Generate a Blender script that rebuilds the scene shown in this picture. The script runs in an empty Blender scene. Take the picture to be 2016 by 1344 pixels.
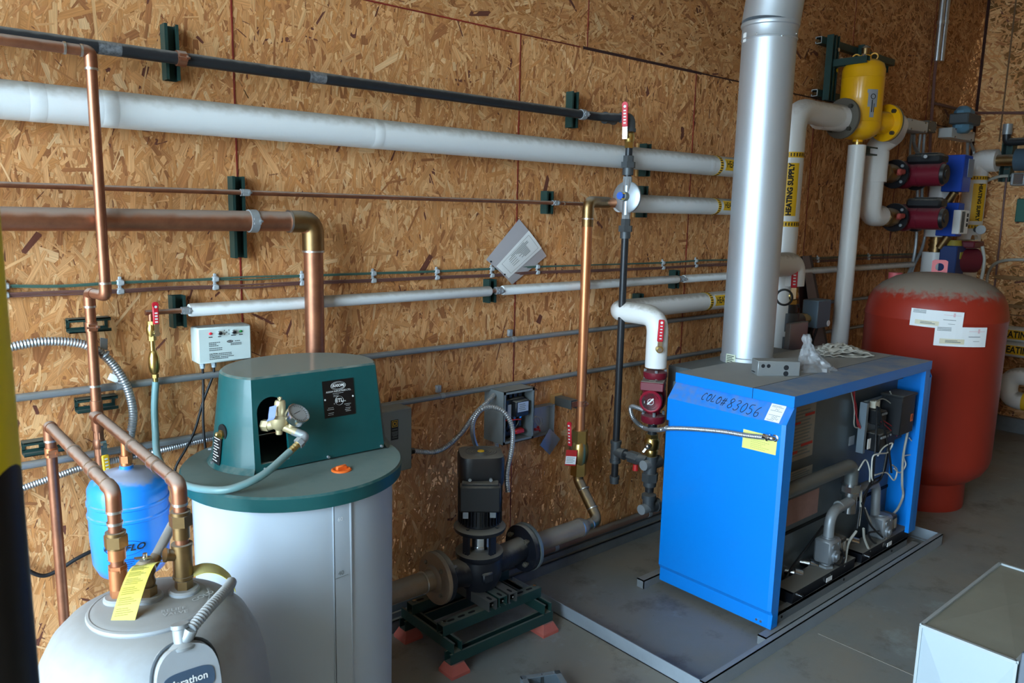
import bpy, bmesh, math, random
import numpy as np
from mathutils import Vector, Matrix
random.seed(7)
V = Vector
PI = math.pi
scn = bpy.context.scene
COL = scn.collection

# ---------------------------------------------------------------- camera
FPX = 1538.8
D, H = 2.57, 1.70
yaw, pit, rol = [math.radians(a) for a in (41.034, -9.370, 1.226)]
fw = V((math.sin(yaw)*math.cos(pit), math.cos(yaw)*math.cos(pit), math.sin(pit)))
r0 = fw.cross(V((0, 0, 1))).normalized()
u0 = r0.cross(fw)
rt = r0*math.cos(rol) + u0*math.sin(rol)
up = -r0*math.sin(rol) + u0*math.cos(rol)
CAM = V((0, -D, H))
cd = bpy.data.cameras.new('camera')
cam = bpy.data.objects.new('camera', cd)
COL.objects.link(cam)
cd.sensor_width = 36
cd.sensor_fit = 'HORIZONTAL'
cd.lens = FPX/2016*36
cd.clip_start = .02
cd.dof.use_dof = True
cd.dof.focus_distance = 3.0
cd.dof.aperture_fstop = 9.0
cam.matrix_world = Matrix.Translation(CAM) @ Matrix((rt, up, -fw)).transposed().to_4x4()
scn.camera = cam

def ray(px, py): return fw*FPX + rt*(px-1008) - up*(py-672)
def P(px, py, **k):
    d = ray(px, py)
    a, v = list(k.items())[0]
    if a == 'd':
        return CAM + d*(v/FPX)
    i = 'xyz'.index(a)
    return CAM + d*((v-CAM[i])/d[i])
def PA(px, py, Q):
    n = V((Q[0]-CAM.x, Q[1]-CAM.y, 0)).normalized()
    d = ray(px, py)
    return CAM + d*((V(Q)-CAM).dot(n)/d.dot(n))

# ---------------------------------------------------------------- mesh builder
def orth(a):
    a = V(a).normalized()
    t = V((0, 0, 1)) if abs(a.z) < .9 else V((1, 0, 0))
    s = a.cross(t).normalized()
    return a, s, s.cross(a)

class MB:
    def __init__(s): s.v = []; s.f = []
    def add(s, vs, fs):
        b = len(s.v)
        s.v += [tuple(x) for x in vs]
        s.f += [[b+i for i in f] for f in fs]
        return s
    def box(s, c, z, R=None):
        c = V(c); hx, hy, hz = z[0]/2, z[1]/2, z[2]/2
        pts = [V((x, y, w)) for x in (-hx, hx) for y in (-hy, hy) for w in (-hz, hz)]
        if R is not None: pts = [R @ p for p in pts]
        return s.add([c+p for p in pts], [(0, 1, 3, 2), (4, 6, 7, 5), (0, 4, 5, 1), (2, 3, 7, 6), (0, 2, 6, 4), (1, 5, 7, 3)])
    def mm(s, lo, hi): 
        lo, hi = V(lo), V(hi)
        return s.box((lo+hi)/2, [abs(q) for q in (hi-lo)])
    def bbox(s, c, z, b=.004, R=None):
        c = V(c); h = [q/2 for q in z]
        b = min(b, min(h)*.9)
        pts = []
        for sx in (-1, 1):
            for sy in (-1, 1):
                for sz in (-1, 1):
                    for k in range(3):
                        p = [sx*h[0], sy*h[1], sz*h[2]]
                        for j in range(3):
                            if j != k: p[j] -= b*(sx, sy, sz)[j]*.9
                        p = V(p)
                        pts.append(c + (R @ p if R is not None else p))
        bm = bmesh.new()
        for p in pts: bm.verts.new(p)
        bmesh.ops.convex_hull(bm, input=bm.verts)
        bm.verts.index_update()
        vs = [v.co.copy() for v in bm.verts]; fs = [[v.index for v in f.verts] for f in bm.faces]
        bm.free()
        return s.add(vs, fs)
    def bar(s, p0, p1, w, h, upv=(0, 0, 1), b=None):
        p0, p1 = V(p0), V(p1); a = (p1-p0); L = a.length; a.normalize()
        t = a.cross(V(upv))
        if t.length < 1e-4: t = a.cross(V((1, 0, 0)))
        t.normalize(); n = t.cross(a)
        R = Matrix((a, t, n)).transposed()
        return s.bbox((p0+p1)/2, (L, w, h), b, R) if b else s.box((p0+p1)/2, (L, w, h), R)
    def rings(s, rs, caps=True, closed=False):
        b = len(s.v); n = len(rs[0]); m = len(rs)
        for r in rs: s.v += [tuple(x) for x in r]
        for i in range(m if closed else m-1):
            j = (i+1) % m
            for k in range(n):
                l = (k+1) % n
                s.f.append([b+i*n+k, b+i*n+l, b+j*n+l, b+j*n+k])
        if caps and not closed:
            s.f.append([b+k for k in range(n)][::-1])
            s.f.append([b+(m-1)*n+k for k in range(n)])
        return s
    def cyl(s, p0, p1, r, r1=None, n=20, caps=True, rot=0):
        p0, p1 = V(p0), V(p1); a, t, w = orth(p1-p0)
        r1 = r if r1 is None else r1
        return s.rings([[p + (t*math.cos(2*PI*k/n+rot)+w*math.sin(2*PI*k/n+rot))*q for k in range(n)] for p, q in ((p0, r), (p1, r1))], caps)
    def hexa(s, p0, p1, r): return s.cyl(p0, p1, r, n=6)
    def lathe(s, prof, o, axis=(0, 0, 1), n=32, caps=True):
        o = V(o); a, t, w = orth(axis)
        return s.rings([[o + a*z + (t*math.cos(2*PI*k/n)+w*math.sin(2*PI*k/n))*max(r, 1e-5) for k in range(n)] for r, z in prof], caps)
    def tube(s, pts, r, n=14, caps=True):
        pts = [V(p) for p in pts]
        m = len(pts)
        rs = r if isinstance(r, (list, tuple)) else [r]*m
        T = []
        for i in range(m):
            T.append((pts[min(i+1, m-1)]-pts[max(i-1, 0)]).normalized())
        a, t, w = orth(T[0])
        out = []
        for i in range(m):
            if i:
                ax = T[i-1].cross(T[i]); 
                if ax.length > 1e-7:
                    Rm = Matrix.Rotation(T[i-1].angle(T[i]), 3, ax.normalized())
                    t = Rm @ t
                t = (t - T[i]*t.dot(T[i])).normalized()
            w = T[i].cross(t)
            out.append([pts[i] + (t*math.cos(2*PI*k/n)+w*math.sin(2*PI*k/n))*rs[i] for k in range(n)])
        return s.rings(out, caps)
    def flex(s, pts, r, pitch=.012, amp=.12, n=12):
        q = resample(pts, pitch/4)
        return s.tube(q, [r*(1+amp*math.sin(i*PI/2)) for i in range(len(q))], n)
    def sph(s, c, r, n=16, sc=(1, 1, 1)):
        c = V(c); m = n//2
        prof = [(math.sin(PI*i/m), -math.cos(PI*i/m)) for i in range(m+1)]
        return s.rings([[c + V((math.cos(2*PI*k/n)*q*r*sc[0], math.sin(2*PI*k/n)*q*r*sc[1], z*r*sc[2])) if q > 1e-6 else c+V((1e-5*math.cos(2*PI*k/n), 1e-5*math.sin(2*PI*k/n), z*r*sc[2])) for k in range(n)] for q, z in prof])
    def prism(s, poly, o, xd, yd, dep):
        o, xd, yd = V(o), V(xd).normalized(), V(yd).normalized(); nn = xd.cross(yd)
        n = len(poly)
        bot = [o+xd*a+yd*b for a, b in poly]; top = [p+nn*dep for p in bot]
        return s.add(bot+top, [list(range(n))[::-1], list(range(n, 2*n))] + [(i, (i+1) % n, n+(i+1) % n, n+i) for i in range(n)])
    def torus(s, c, axis, R, r, n=28, m=8):
        a, t, w = orth(axis); c = V(c)
        out = []
        for i in range(n):
            d = t*math.cos(2*PI*i/n)+w*math.sin(2*PI*i/n)
            out.append([c + d*(R+r*math.cos(2*PI*k/m)) + a*r*math.sin(2*PI*k/m) for k in range(m)])
        return s.rings(out, closed=True)
    def chan(s, p0, p1, od, w=.041, d=.041, t=.003, lip=.009, slots=0):
        p0, p1 = V(p0), V(p1); a = (p1-p0).normalized(); L = (p1-p0).length
        o = V(od).normalized(); o = (o-a*o.dot(a)).normalized(); sd = o.cross(a)
        h = w/2
        # sd x o = direction of extrusion must be a
        if not slots:
            poly = [(-h, 0), (h, 0), (h, d), (h-lip, d), (h-lip, d-t), (h-t, d-t), (h-t, t), (-h+t, t), (-h+t, d-t), (-h+lip, d-t), (-h+lip, d), (-h, d)]
            sgn = sd.cross(o).dot(a)
            s.prism(poly, p0, sd, o, L*sgn)
        else:
            for g in (-1, 1):
                s.bar(p0+sd*g*(h-t/2)+o*d/2, p1+sd*g*(h-t/2)+o*d/2, t, d, o)
                s.bar(p0+sd*g*(h-lip/2)+o*(d-t/2), p1+sd*g*(h-lip/2)+o*(d-t/2), lip, t, o)
                s.bar(p0+sd*g*(h-.006)+o*t/2, p1+sd*g*(h-.006)+o*t/2, .012, t, o)
            for k in range(slots+1):
                q = p0+a*L*k/slots
                q0, q1 = q-a*.009, q+a*.009
                if k == 0: q0 = q
                if k == slots: q1 = q
                s.bar(q0+o*t/2, q1+o*t/2, w-.02, t, o)
        return s
    def text(s, body, o, xd, yd, size, dep=.0006, align='LEFT', wrap=None, bold=0, shear=0, sx=1.0):
        cu = bpy.data.curves.new('t', 'FONT')
        cu.body = body; cu.size = size; cu.align_x = align; cu.align_y = 'CENTER'
        cu.offset = bold; cu.shear = shear; cu.resolution_u = 3
        ob = bpy.data.objects.new('t', cu)
        COL.objects.link(ob)
        dg = bpy.context.evaluated_depsgraph_get()
        me = bpy.data.meshes.new_from_object(ob.evaluated_get(dg))
        if wrap is not None:
            bm = bmesh.new(); bm.from_mesh(me); ax = 1 if wrap[0] == 'y' else 0
            vals = [v.co[ax] for v in bm.verts]; lo, hi = min(vals), max(vals); nn_ = max(2, int((hi-lo)/(wrap[1]*.14)))
            for i in range(1, nn_):
                q = [0, 0, 0]; q[ax] = lo+(hi-lo)*i/nn_; nr = [0, 0, 0]; nr[ax] = 1
                bmesh.ops.bisect_plane(bm, geom=bm.verts[:]+bm.edges[:]+bm.faces[:], plane_co=q, plane_no=nr, dist=1e-7)
            bm.to_mesh(me); bm.free()
        vs = [v.co.copy() for v in me.vertices]; fs = [list(p.vertices) for p in me.polygons]
        bpy.data.objects.remove(ob); bpy.data.meshes.remove(me); bpy.data.curves.remove(cu)
        o, xd, yd = V(o), V(xd).normalized(), V(yd).normalized(); nn = xd.cross(yd)
        out = []
        for p in vs:
            x = p.x*sx; y = p.y
            if wrap is None: out.append(o+xd*x+yd*y+nn*dep)
            elif wrap[0] == 'y':   # wrap y about an axis parallel xd at depth R behind o
                R = wrap[1]; a = y/R
                out.append(o+xd*x+yd*(R*math.sin(a))+nn*(R*math.cos(a)-R+dep))
            else:
                R = wrap[1]; a = x/R
                out.append(o+yd*y+xd*(R*math.sin(a))+nn*(R*math.cos(a)-R+dep))
        return s.add(out, fs)
    def patch(s, o, xd, yd, x0, x1, y0, y1, wrap=None, dep=.0004, n=8):
        """thin sheet on a flat or round surface, centre o"""
        o, xd, yd = V(o), V(xd).normalized(), V(yd).normalized(); nn = xd.cross(yd)
        if wrap is None:
            return s.prism([(x0, y0), (x1, y0), (x1, y1), (x0, y1)], o, xd, yd, dep)
        R = wrap[1]; ax = wrap[0]; rows = []
        for i in range(n+1):
            if ax == 'y': a = (y0+(y1-y0)*i/n)/R; q = [o+xd*x+yd*(R*math.sin(a))+nn*(R*math.cos(a)-R+dep) for x in (x0, x1)]
            else: a = (x0+(x1-x0)*i/n)/R; q = [o+yd*y+xd*(R*math.sin(a))+nn*(R*math.cos(a)-R+dep) for y in (y0, y1)]
            rows.append(q)
        b = len(s.v)
        for q in rows: s.v += [tuple(x) for x in q]
        for i in range(n):
            f = [b+2*i, b+2*i+1, b+2*i+3, b+2*i+2]
            s.f.append(f)
        return s
    def clusters(s):
        n = len(s.v); p = list(range(n))
        def find(i):
            while p[i] != i:
                p[i] = p[p[i]]; i = p[i]
            return i
        for f in s.f:
            r = find(f[0])
            for k in f[1:]: p[find(k)] = r
        isl = {}
        for i in range(n): isl.setdefault(find(i), []).append(i)
        cl = []
        for ids in isl.values():
            lo = [min(s.v[i][k] for i in ids)-.0015 for k in range(3)]; hi = [max(s.v[i][k] for i in ids)+.0015 for k in range(3)]
            ids = list(ids); again = True
            while again:
                again = False
                for c in cl:
                    if all(c[0][k] <= hi[k] and c[1][k] >= lo[k] for k in range(3)):
                        lo = [min(lo[k], c[0][k]) for k in range(3)]; hi = [max(hi[k], c[1][k]) for k in range(3)]
                        ids = c[2]+ids; cl.remove(c); again = True; break
            cl.append((lo, hi, ids))
        return cl
    def build(s, name, m, parent=None, smooth=40, label=None):
        if parent is not None and name in SPLIT:
            cl = s.clusters()
            if len(cl) > 1:
                o = None
                for lo, hi, ids in cl:
                    q = MB(); mp = {}
                    for i in sorted(ids): mp[i] = len(q.v); q.v.append(s.v[i])
                    q.f = [[mp[i] for i in f] for f in s.f if f[0] in mp]
                    o = q.build1(name, m, parent, smooth, label)
                return o
        return s.build1(name, m, parent, smooth, label)
    def build1(s, name, m, parent=None, smooth=40, label=None):
        me = bpy.data.meshes.new(name)
        sh = V((0, 0, 0))
        if parent is not None:
            sh = V(parent['_o'])
        me.from_pydata([V(x)-sh for x in s.v], [], s.f)
        bm = bmesh.new(); bm.from_mesh(me)
        bmesh.ops.recalc_face_normals(bm, faces=bm.faces)
        bm.to_mesh(me); bm.free()
        me.materials.append(m)
        if smooth:
            me.polygons.foreach_set('use_smooth', [True]*len(me.polygons))
            me.set_sharp_from_angle(angle=math.radians(smooth))
        o = bpy.data.objects.new(name, me)
        COL.objects.link(o)
        if parent is not None:
            o.parent = parent
            o['_o'] = tuple(sh)
        else:
            o['_o'] = (0, 0, 0)
        if label: o['label'] = label
        return o

SPLIT = set('joint_tape fitting flange mill_stencil elbow solder_ring pump_flange flange_bolt bolt strap fitting_boss screw skirt_screw screw union nipple reducer adapter wires leads terminal_screw knockout wire_nut branch_pipe insulation label_band punch_hole iron_fitting boiler_nipple data_plate coil_label top_joint upper inner_panel base_rail copper_joint yellow_label sight_tube wiring channel_hole contactor red_reset lantern vent_collar cut_end manifold_union housing'.split())-{'housing', 'contactor', 'top_joint', 'lantern'}
def resample(pts, step):
    pts = [V(p) for p in pts]
    out = [pts[0]]; rest = step
    for a, b in zip(pts, pts[1:]):
        L = (b-a).length
        if L < 1e-9: continue
        d = rest
        while d <= L:
            out.append(a+(b-a)*d/L); d += step
        rest = d-L
    return out
def spline(pts, k=10):
    pts = [V(p) for p in pts]; out = []
    q = [pts[0]*2-pts[1]]+pts+[pts[-1]*2-pts[-2]]
    for i in range(1, len(q)-2):
        a, b, c, d = q[i-1:i+3]
        for j in range(k):
            t = j/k
            out.append(.5*((2*b)+(c-a)*t+(2*a-5*b+4*c-d)*t*t+(-a+3*b-3*c+d)*t**3))
    out.append(pts[-1]); return out
def fillet(pts, r, k=7):
    pts = [V(p) for p in pts]; out = [pts[0]]
    for a, b, c in zip(pts, pts[1:], pts[2:]):
        d0 = (a-b); d1 = (c-b); l = min(r, d0.length*.49, d1.length*.49)
        p0 = b+d0.normalized()*l; p1 = b+d1.normalized()*l
        for j in range(k+1):
            t = j/k
            out.append(p0*(1-t)**2+b*2*t*(1-t)+p1*t*t)
    out.append(pts[-1]); return out

def tag(o, label, cat, group=None, kind=None):
    if label: o['label'] = label
    if cat: o['category'] = cat
    if group: o['group'] = group
    if kind: o['kind'] = kind
    return o
def thing(name, label, cat, loc, group=None):
    o = bpy.data.objects.new(name, None); COL.objects.link(o)
    o.empty_display_size = .05
    o.location = loc; o['_o'] = tuple(loc)
    return tag(o, label, cat, group)
def struct(name, mb, m, smooth=0):
    o = mb.build(name, m, None, smooth); o['kind'] = 'structure'; return o

# ---------------------------------------------------------------- materials
def S(r, g, b):
    def f(c):
        c /= 255
        return c/12.92 if c <= .04045 else ((c+.055)/1.055)**2.4
    return (f(r), f(g), f(b), 1)
MATS = {}
DUST = S(132, 127, 118)
def M(name, col, rough=.5, metal=0, dust=0, var=0, vscale=12, col2=None, bump=0, bscale=60, coat=0, trans=0, alpha=1, dustcol=None, spec=.5, dlo=.35, dhi=.85):
    if name in MATS: return MATS[name]
    m = bpy.data.materials.new(name); m.use_nodes = True
    nt = m.node_tree; N = nt.nodes; L = nt.links
    b = N['Principled BSDF']
    b.inputs['Roughness'].default_value = rough
    b.inputs['Metallic'].default_value = metal
    b.inputs['Coat Weight'].default_value = coat
    b.inputs['Transmission Weight'].default_value = trans
    b.inputs['Alpha'].default_value = alpha
    b.inputs['Specular IOR Level'].default_value = spec
    b.inputs['Base Color'].default_value = col
    geo = N.new('ShaderNodeNewGeometry')
    pos = geo.outputs['Position']
    cur = None; fac = None
    if var:
        no = N.new('ShaderNodeTexNoise'); no.inputs['Scale'].default_value = vscale; no.inputs['Detail'].default_value = 6; no.inputs['Roughness'].default_value = .65
        L.new(pos, no.inputs['Vector'])
        mr = N.new('ShaderNodeMapRange'); mr.inputs[1].default_value = .5-.25/var*.6; mr.inputs[2].default_value = .5+.25/var*.6
        mr.inputs[4].default_value = min(1, var)
        L.new(no.outputs['Fac'], mr.inputs[0])
        mx = N.new('ShaderNodeMix'); mx.data_type = 'RGBA'
        mx.inputs[6].default_value = col
        mx.inputs[7].default_value = col2 or tuple(c*.6 for c in col[:3])+(1,)
        L.new(mr.outputs[0], mx.inputs[0]); cur = mx.outputs[2]
    if dust:
        sp = N.new('ShaderNodeSeparateXYZ'); L.new(geo.outputs['Normal'], sp.inputs[0])
        no2 = N.new('ShaderNodeTexNoise'); no2.inputs['Scale'].default_value = 35; no2.inputs['Detail'].default_value = 5
        L.new(pos, no2.inputs['Vector'])
        ad = N.new('ShaderNodeMath'); ad.operation = 'MULTIPLY_ADD'; ad.inputs[1].default_value = .55; L.new(no2.outputs['Fac'], ad.inputs[0])
        su = N.new('ShaderNodeMath'); su.operation = 'SUBTRACT'; su.inputs[1].default_value = .275
        L.new(sp.outputs[2], su.inputs[0]); L.new(su.outputs[0], ad.inputs[2])
        mr2 = N.new('ShaderNodeMapRange'); mr2.interpolation_type = 'SMOOTHSTEP'; mr2.inputs[1].default_value = dlo; mr2.inputs[2].default_value = dhi; mr2.inputs[4].default_value = dust
        L.new(ad.outputs[0], mr2.inputs[0])
        mx2 = N.new('ShaderNodeMix'); mx2.data_type = 'RGBA'
        if cur: L.new(cur, mx2.inputs[6])
        else: mx2.inputs[6].default_value = col
        mx2.inputs[7].default_value = dustcol or DUST
        L.new(mr2.outputs[0], mx2.inputs[0]); cur = mx2.outputs[2]
        rr = N.new('ShaderNodeMapRange'); rr.inputs[2].default_value = 1; rr.inputs[3].default_value = rough; rr.inputs[4].default_value = .9
        L.new(mr2.outputs[0], rr.inputs[0]); L.new(rr.outputs[0], b.inputs['Roughness'])
        if metal:
            rm = N.new('ShaderNodeMapRange'); rm.inputs[2].default_value = 1; rm.inputs[3].default_value = metal; rm.inputs[4].default_value = 0
            L.new(mr2.outputs[0], rm.inputs[0]); L.new(rm.outputs[0], b.inputs['Metallic'])
    if cur: L.new(cur, b.inputs['Base Color'])
    if bump:
        nb = N.new('ShaderNodeTexNoise'); nb.inputs['Scale'].default_value = bscale; nb.inputs['Detail'].default_value = 4
        L.new(pos, nb.inputs['Vector'])
        bp = N.new('ShaderNodeBump'); bp.inputs['Strength'].default_value = bump; bp.inputs['Distance'].default_value = .004
        L.new(nb.outputs['Fac'], bp.inputs['Height']); L.new(bp.outputs[0], b.inputs['Normal'])
    MATS[name] = m
    return m

copper = M('copper', S(182, 124, 94), .42, .9, .9, .7, 14, S(128, 88, 72), dustcol=S(146, 130, 118), dlo=.1, dhi=.75)
copper_bright = M('copper_bright', S(214, 142, 96), .4, .85, .3, .5, 9, S(180, 114, 76))
bronze = M('bronze', S(160, 128, 86), .4, 1, .75, .6, 20, S(110, 92, 66))
bronze_dull = M('bronze_dull', S(150, 130, 108), .5, .35, .7, .6, 16, S(112, 98, 84))
brass = M('brass', S(206, 176, 108), .3, 1, .35, .4, 25, S(150, 122, 74))
solder = M('solder', S(205, 203, 200), .35, 1)
iron = M('black_iron', S(38, 40, 44), .38, .3, .85, .4, 30, S(58, 60, 64), dustcol=S(118, 116, 112))
iron_fit = M('iron_fitting', S(78, 82, 86), .5, .5, .6, .5, 30, S(88, 92, 94))
galv = M('galvanised', S(164, 170, 174), .45, .45, .5, .4, 25, S(124, 130, 136))
conduit_m = M('conduit_steel', S(146, 152, 156), .45, .5, .85, .3, 30, S(128, 134, 138), dustcol=S(124, 116, 106))
chrome = M('chrome', S(215, 218, 220), .18, 1)
flexm = M('flex_steel', S(172, 176, 180), .34, .8, .35)
strut_m = M('green_strut', S(28, 58, 54), .45, .1, .55, dustcol=S(120, 122, 112))
strut_d = M('strut_steel', S(96, 98, 96), .5, .6, .4)
jacket = M('white_jacket', S(226, 230, 232), .55, 0, .85, .12, 8, S(200, 204, 206), bump=.25, bscale=25, dustcol=S(146, 138, 124), dlo=.12, dhi=.9)
pvc = M('white_pvc', S(232, 233, 232), .35, 0, .5, dustcol=S(150, 144, 134))
redh = M('red_vinyl', S(206, 34, 52), .45)
redd = M('red_plastic', S(190, 40, 40), .4)
white_p = M('white_paint', S(232, 234, 232), .5)
paper = M('paper', S(236, 238, 238), .8)
ink = M('ink', S(22, 22, 26), .7)
ink_gray = M('grey_ink', S(120, 126, 126), .8)
lab_y = M('label_yellow', S(236, 186, 32), .5)
tag_y = M('tag_yellow', S(196, 182, 70), .55, 0, .5, dlo=.7, dhi=.95)
note_y = M('note_yellow', S(232, 230, 130), .7)
black_pl = M('black_plastic', S(24, 26, 30), .42, 0, .6)
black_en = M('black_enamel', S(24, 26, 32), .35, .1, .9, coat=.1, dlo=.3, dhi=.85)
maroon = M('maroon_paint', S(116, 24, 42), .38, 0, .75, .3, 20, S(94, 20, 36), dlo=.4, dhi=.95, dustcol=S(120, 84, 84))
yellow = M('yellow_paint', S(240, 178, 14), .32, 0, .55, .25, 14, S(214, 150, 10), coat=.3, dlo=.6, dhi=.95)
redtank = M('red_oxide_paint', S(156, 45, 29), .42, 0, .95, .25, 7, S(136, 37, 24), dlo=.45, dhi=.78, dustcol=S(136, 126, 112))
blue = M('blue_enamel', S(0, 130, 226), .35, 0, .6, .15, 4, S(0, 116, 212), coat=.2, dlo=.45, dhi=.95)
blue_top = M('dusty_blue_top', S(100, 124, 156), .75, 0, 0, .9, 7, S(152, 150, 146))
dusty_top = M('dusty_top', S(152, 151, 146), .8, 0, 0, .5, 9, S(136, 138, 138))
boil_in = M('boiler_sheet', S(98, 108, 112), .36, .25, .3, .6, 5, S(76, 84, 88))
boil_dk = M('boiler_dark_steel', S(52, 52, 54), .5, .5, .6, .5, 9, S(80, 74, 70))
boil_base = M('boiler_base_steel', S(124, 130, 134), .45, .25, .6, .4, 8, S(70, 76, 80))
flue_m = M('flue_steel', S(206, 214, 222), .46, .75, 0, .35, 3.5, S(190, 198, 206), bump=.05, bscale=12)
teal = M('green_plastic', S(4, 74, 76), .36, 0, .92, .55, 9, S(26, 96, 98), dlo=.55, dhi=.95, dustcol=S(122, 124, 114), coat=.15)
teal_lid = M('green_plastic_lid', S(4, 74, 76), .4, 0, .8, .6, 7, S(40, 96, 94), dlo=.5, dhi=1.05, dustcol=S(112, 124, 118))
poly = M('white_polyethylene', S(182, 194, 206), .5, 0, 0, .1, 3, S(172, 184, 194))
heater = M('heater_shell', S(158, 164, 170), .5, 0, .8, .45, 14, S(142, 146, 150), dustcol=S(138, 134, 128), dlo=.25, dhi=1.0)
bluetank = M('blue_tank_paint', S(28, 138, 240), .3, 0, .9, coat=.3, dustcol=S(150, 152, 160), dlo=.62, dhi=.9)
greybox = M('grey_enclosure', S(122, 130, 132), .5, 0, .5, .15, 20)
ctrlbox = M('control_box_plastic', S(206, 220, 218), .45, 0, .7, dlo=.6, dhi=.95)
hose_m = M('clear_hose', S(112, 150, 152), .3, 0, .5, dustcol=S(132, 138, 134))
wire_g = M('green_wire', S(70, 104, 92), .5, 0, .5)
wire_b = M('brown_wire', S(112, 76, 70), .5, 0, .5)
cable_b = M('black_cable', S(26, 27, 30), .5)
cable_w = M('white_cable', S(220, 218, 206), .5)
cable_gry = M('grey_cable', S(172, 170, 160), .5)
clip_m = M('clip_plastic', S(176, 182, 186), .5)
concrete_red = M('red_rubber', S(170, 84, 72), .7, 0, .4)
salmon = M('salmon_plate', S(168, 132, 124), .7, 0, 0, .6, 20)
old_label = M('old_label', S(158, 152, 140), .7, 0, 0, .4, 30)
lens_red = M('red_lamp', S(250, 40, 60), .3)
lens_grn = M('green_lamp', S(20, 140, 60), .3)
orange_p = M('orange_plastic', S(240, 110, 40), .4)
blue_pl = M('blue_plastic', S(24, 76, 190), .4)
blue_v = M('blue_knob', S(50, 96, 190), .4)
insul = M('grey_blue_insulation', S(62, 84, 100), .8)
cloth_m = M('rag_cloth', S(176, 170, 158), .9, 0, 0, .5, 25, S(140, 134, 124))
sleeve = M('plastic_sleeve', S(176, 172, 176), .25, 0, 0, .3, 14, S(200, 200, 206))
plate_al = M('aluminium_plate', S(150, 158, 166), .4, .8)
woodblk = M('wood_block', S(196, 150, 92), .8, 0, 0, .4, 40)
brown_st = M('brown_flashing', S(60, 42, 40), .5, .1, .3)
brown_lt = M('brown_flashing_light', S(128, 112, 108), .5, .2)
# ---------------------------------------------------------------- room shell
def osb_mat():
    m = bpy.data.materials.new('osb_strands'); m.use_nodes = True
    nt = m.node_tree; N = nt.nodes; L = nt.links; b = N['Principled BSDF']
    b.inputs['Roughness'].default_value = .62
    b.inputs['Specular IOR Level'].default_value = .25
    at = N.new('ShaderNodeAttribute'); at.attribute_name = 'strand'
    uv = N.new('ShaderNodeUVMap'); uv.uv_map = 'grain'
    mp = N.new('ShaderNodeMapping'); mp.inputs['Scale'].default_value = (9, 330, 1)
    L.new(uv.outputs[0], mp.inputs[0])
    no = N.new('ShaderNodeTexNoise'); no.inputs['Scale'].default_value = 1; no.inputs['Detail'].default_value = 3
    L.new(mp.outputs[0], no.inputs['Vector'])
    mr = N.new('ShaderNodeMapRange'); mr.inputs[1].default_value = .3; mr.inputs[2].default_value = .7; mr.inputs[3].default_value = .74; mr.inputs[4].default_value = 1.18
    L.new(no.outputs['Fac'], mr.inputs[0])
    mx = N.new('ShaderNodeVectorMath'); mx.operation = 'SCALE'
    L.new(at.outputs['Color'], mx.inputs[0]); L.new(mr.outputs[0], mx.inputs['Scale'])
    L.new(mx.outputs[0], b.inputs['Base Color'])
    bp = N.new('ShaderNodeBump'); bp.inputs['Strength'].default_value = .35; bp.inputs['Distance'].default_value = .002
    L.new(no.outputs['Fac'], bp.inputs['Height']); L.new(bp.outputs[0], b.inputs['Normal'])
    return m
OSB = osb_mat()
PAL = np.array([S(*c)[:3] for c in ((220, 163, 109), (206, 146, 92), (192, 130, 80), (226, 174, 120), (164, 106, 65), (112, 66, 52), (232, 186, 136), (202, 139, 83))])
PW = np.array([.26, .24, .15, .11, .055, .014, .04, .13])
rng = np.random.default_rng(3)
def strand_panel(x0, x1, z0, z1, dens, mode, size=1.0, tone=1.0):
    n = int((x1-x0)*(z1-z0)*dens)
    cx = rng.uniform(x0, x1, n); cz = rng.uniform(z0, z1, n)
    L = rng.gamma(4.5, .0165, n)*size; L = np.clip(L, .015, .16); W = rng.gamma(3.0, .0038, n)*size; W = np.clip(W, .0025, .032)
    small = rng.random(n) < .35
    L[small] *= .5; W[small] *= .45
    sliver = rng.random(n) < .05
    L[sliver] = rng.uniform(.012, .05, sliver.sum()); W[sliver] = rng.uniform(.0012, .003, sliver.sum())
    if mode == 'v': a = np.where(rng.random(n) < .72, rng.normal(PI/2-.1, .36, n), rng.uniform(0, PI, n))
    elif mode == 'h': a = np.where(rng.random(n) < .5, rng.normal(0.1, .5, n), rng.uniform(0, PI, n))
    else: a = rng.uniform(0, PI, n)
    ux, uz = np.cos(a), np.sin(a)
    j = lambda s: rng.uniform(-s, s, n)
    e = rng.uniform(.05, .3, n)
    pu = [-.5+0*e, -.5+e*.5, .5-e*.3, .5+0*e, .5-e*.6, -.5+e*.4]
    pv = [j(.35), .5+j(.12), .5+j(.2), j(.35), -.5+j(.15), -.5+j(.15)]
    X = np.stack([cx+ux*L*u-uz*W*v for u, v in zip(pu, pv)], 1)
    Z = np.stack([cz+uz*L*u+ux*W*v for u, v in zip(pu, pv)], 1)
    X = np.clip(X, x0, x1); Z = np.clip(Z, z0, z1)
    dep = rng.uniform(.0002, .0012, n)
    tl = rng.normal(0, .0015, n); tw = rng.normal(0, .006, n)
    Y = np.stack([dep+tl*L*u+tw*W*v for u, v in zip(pu, pv)], 1)
    Y = np.clip(Y, .0001, .0026)
    # darker strands are the smaller ones
    ci = rng.choice(len(PAL), n, p=PW/PW.sum())
    ci[(ci == 5) & (rng.random(n) < .35)] = 4
    ci[sliver] = np.where(rng.random(sliver.sum()) < .6, 4, 5)
    col = PAL[ci]*rng.uniform(.9, 1.08, (n, 1))*tone
    ou = rng.uniform(0, 50, n); ov = rng.uniform(0, 50, n)
    U = np.stack([ou+L*u for u in pu], 1); VV = np.stack([ov+W*v for v in pv], 1)
    return X, Y, Z, col, U, VV
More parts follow.
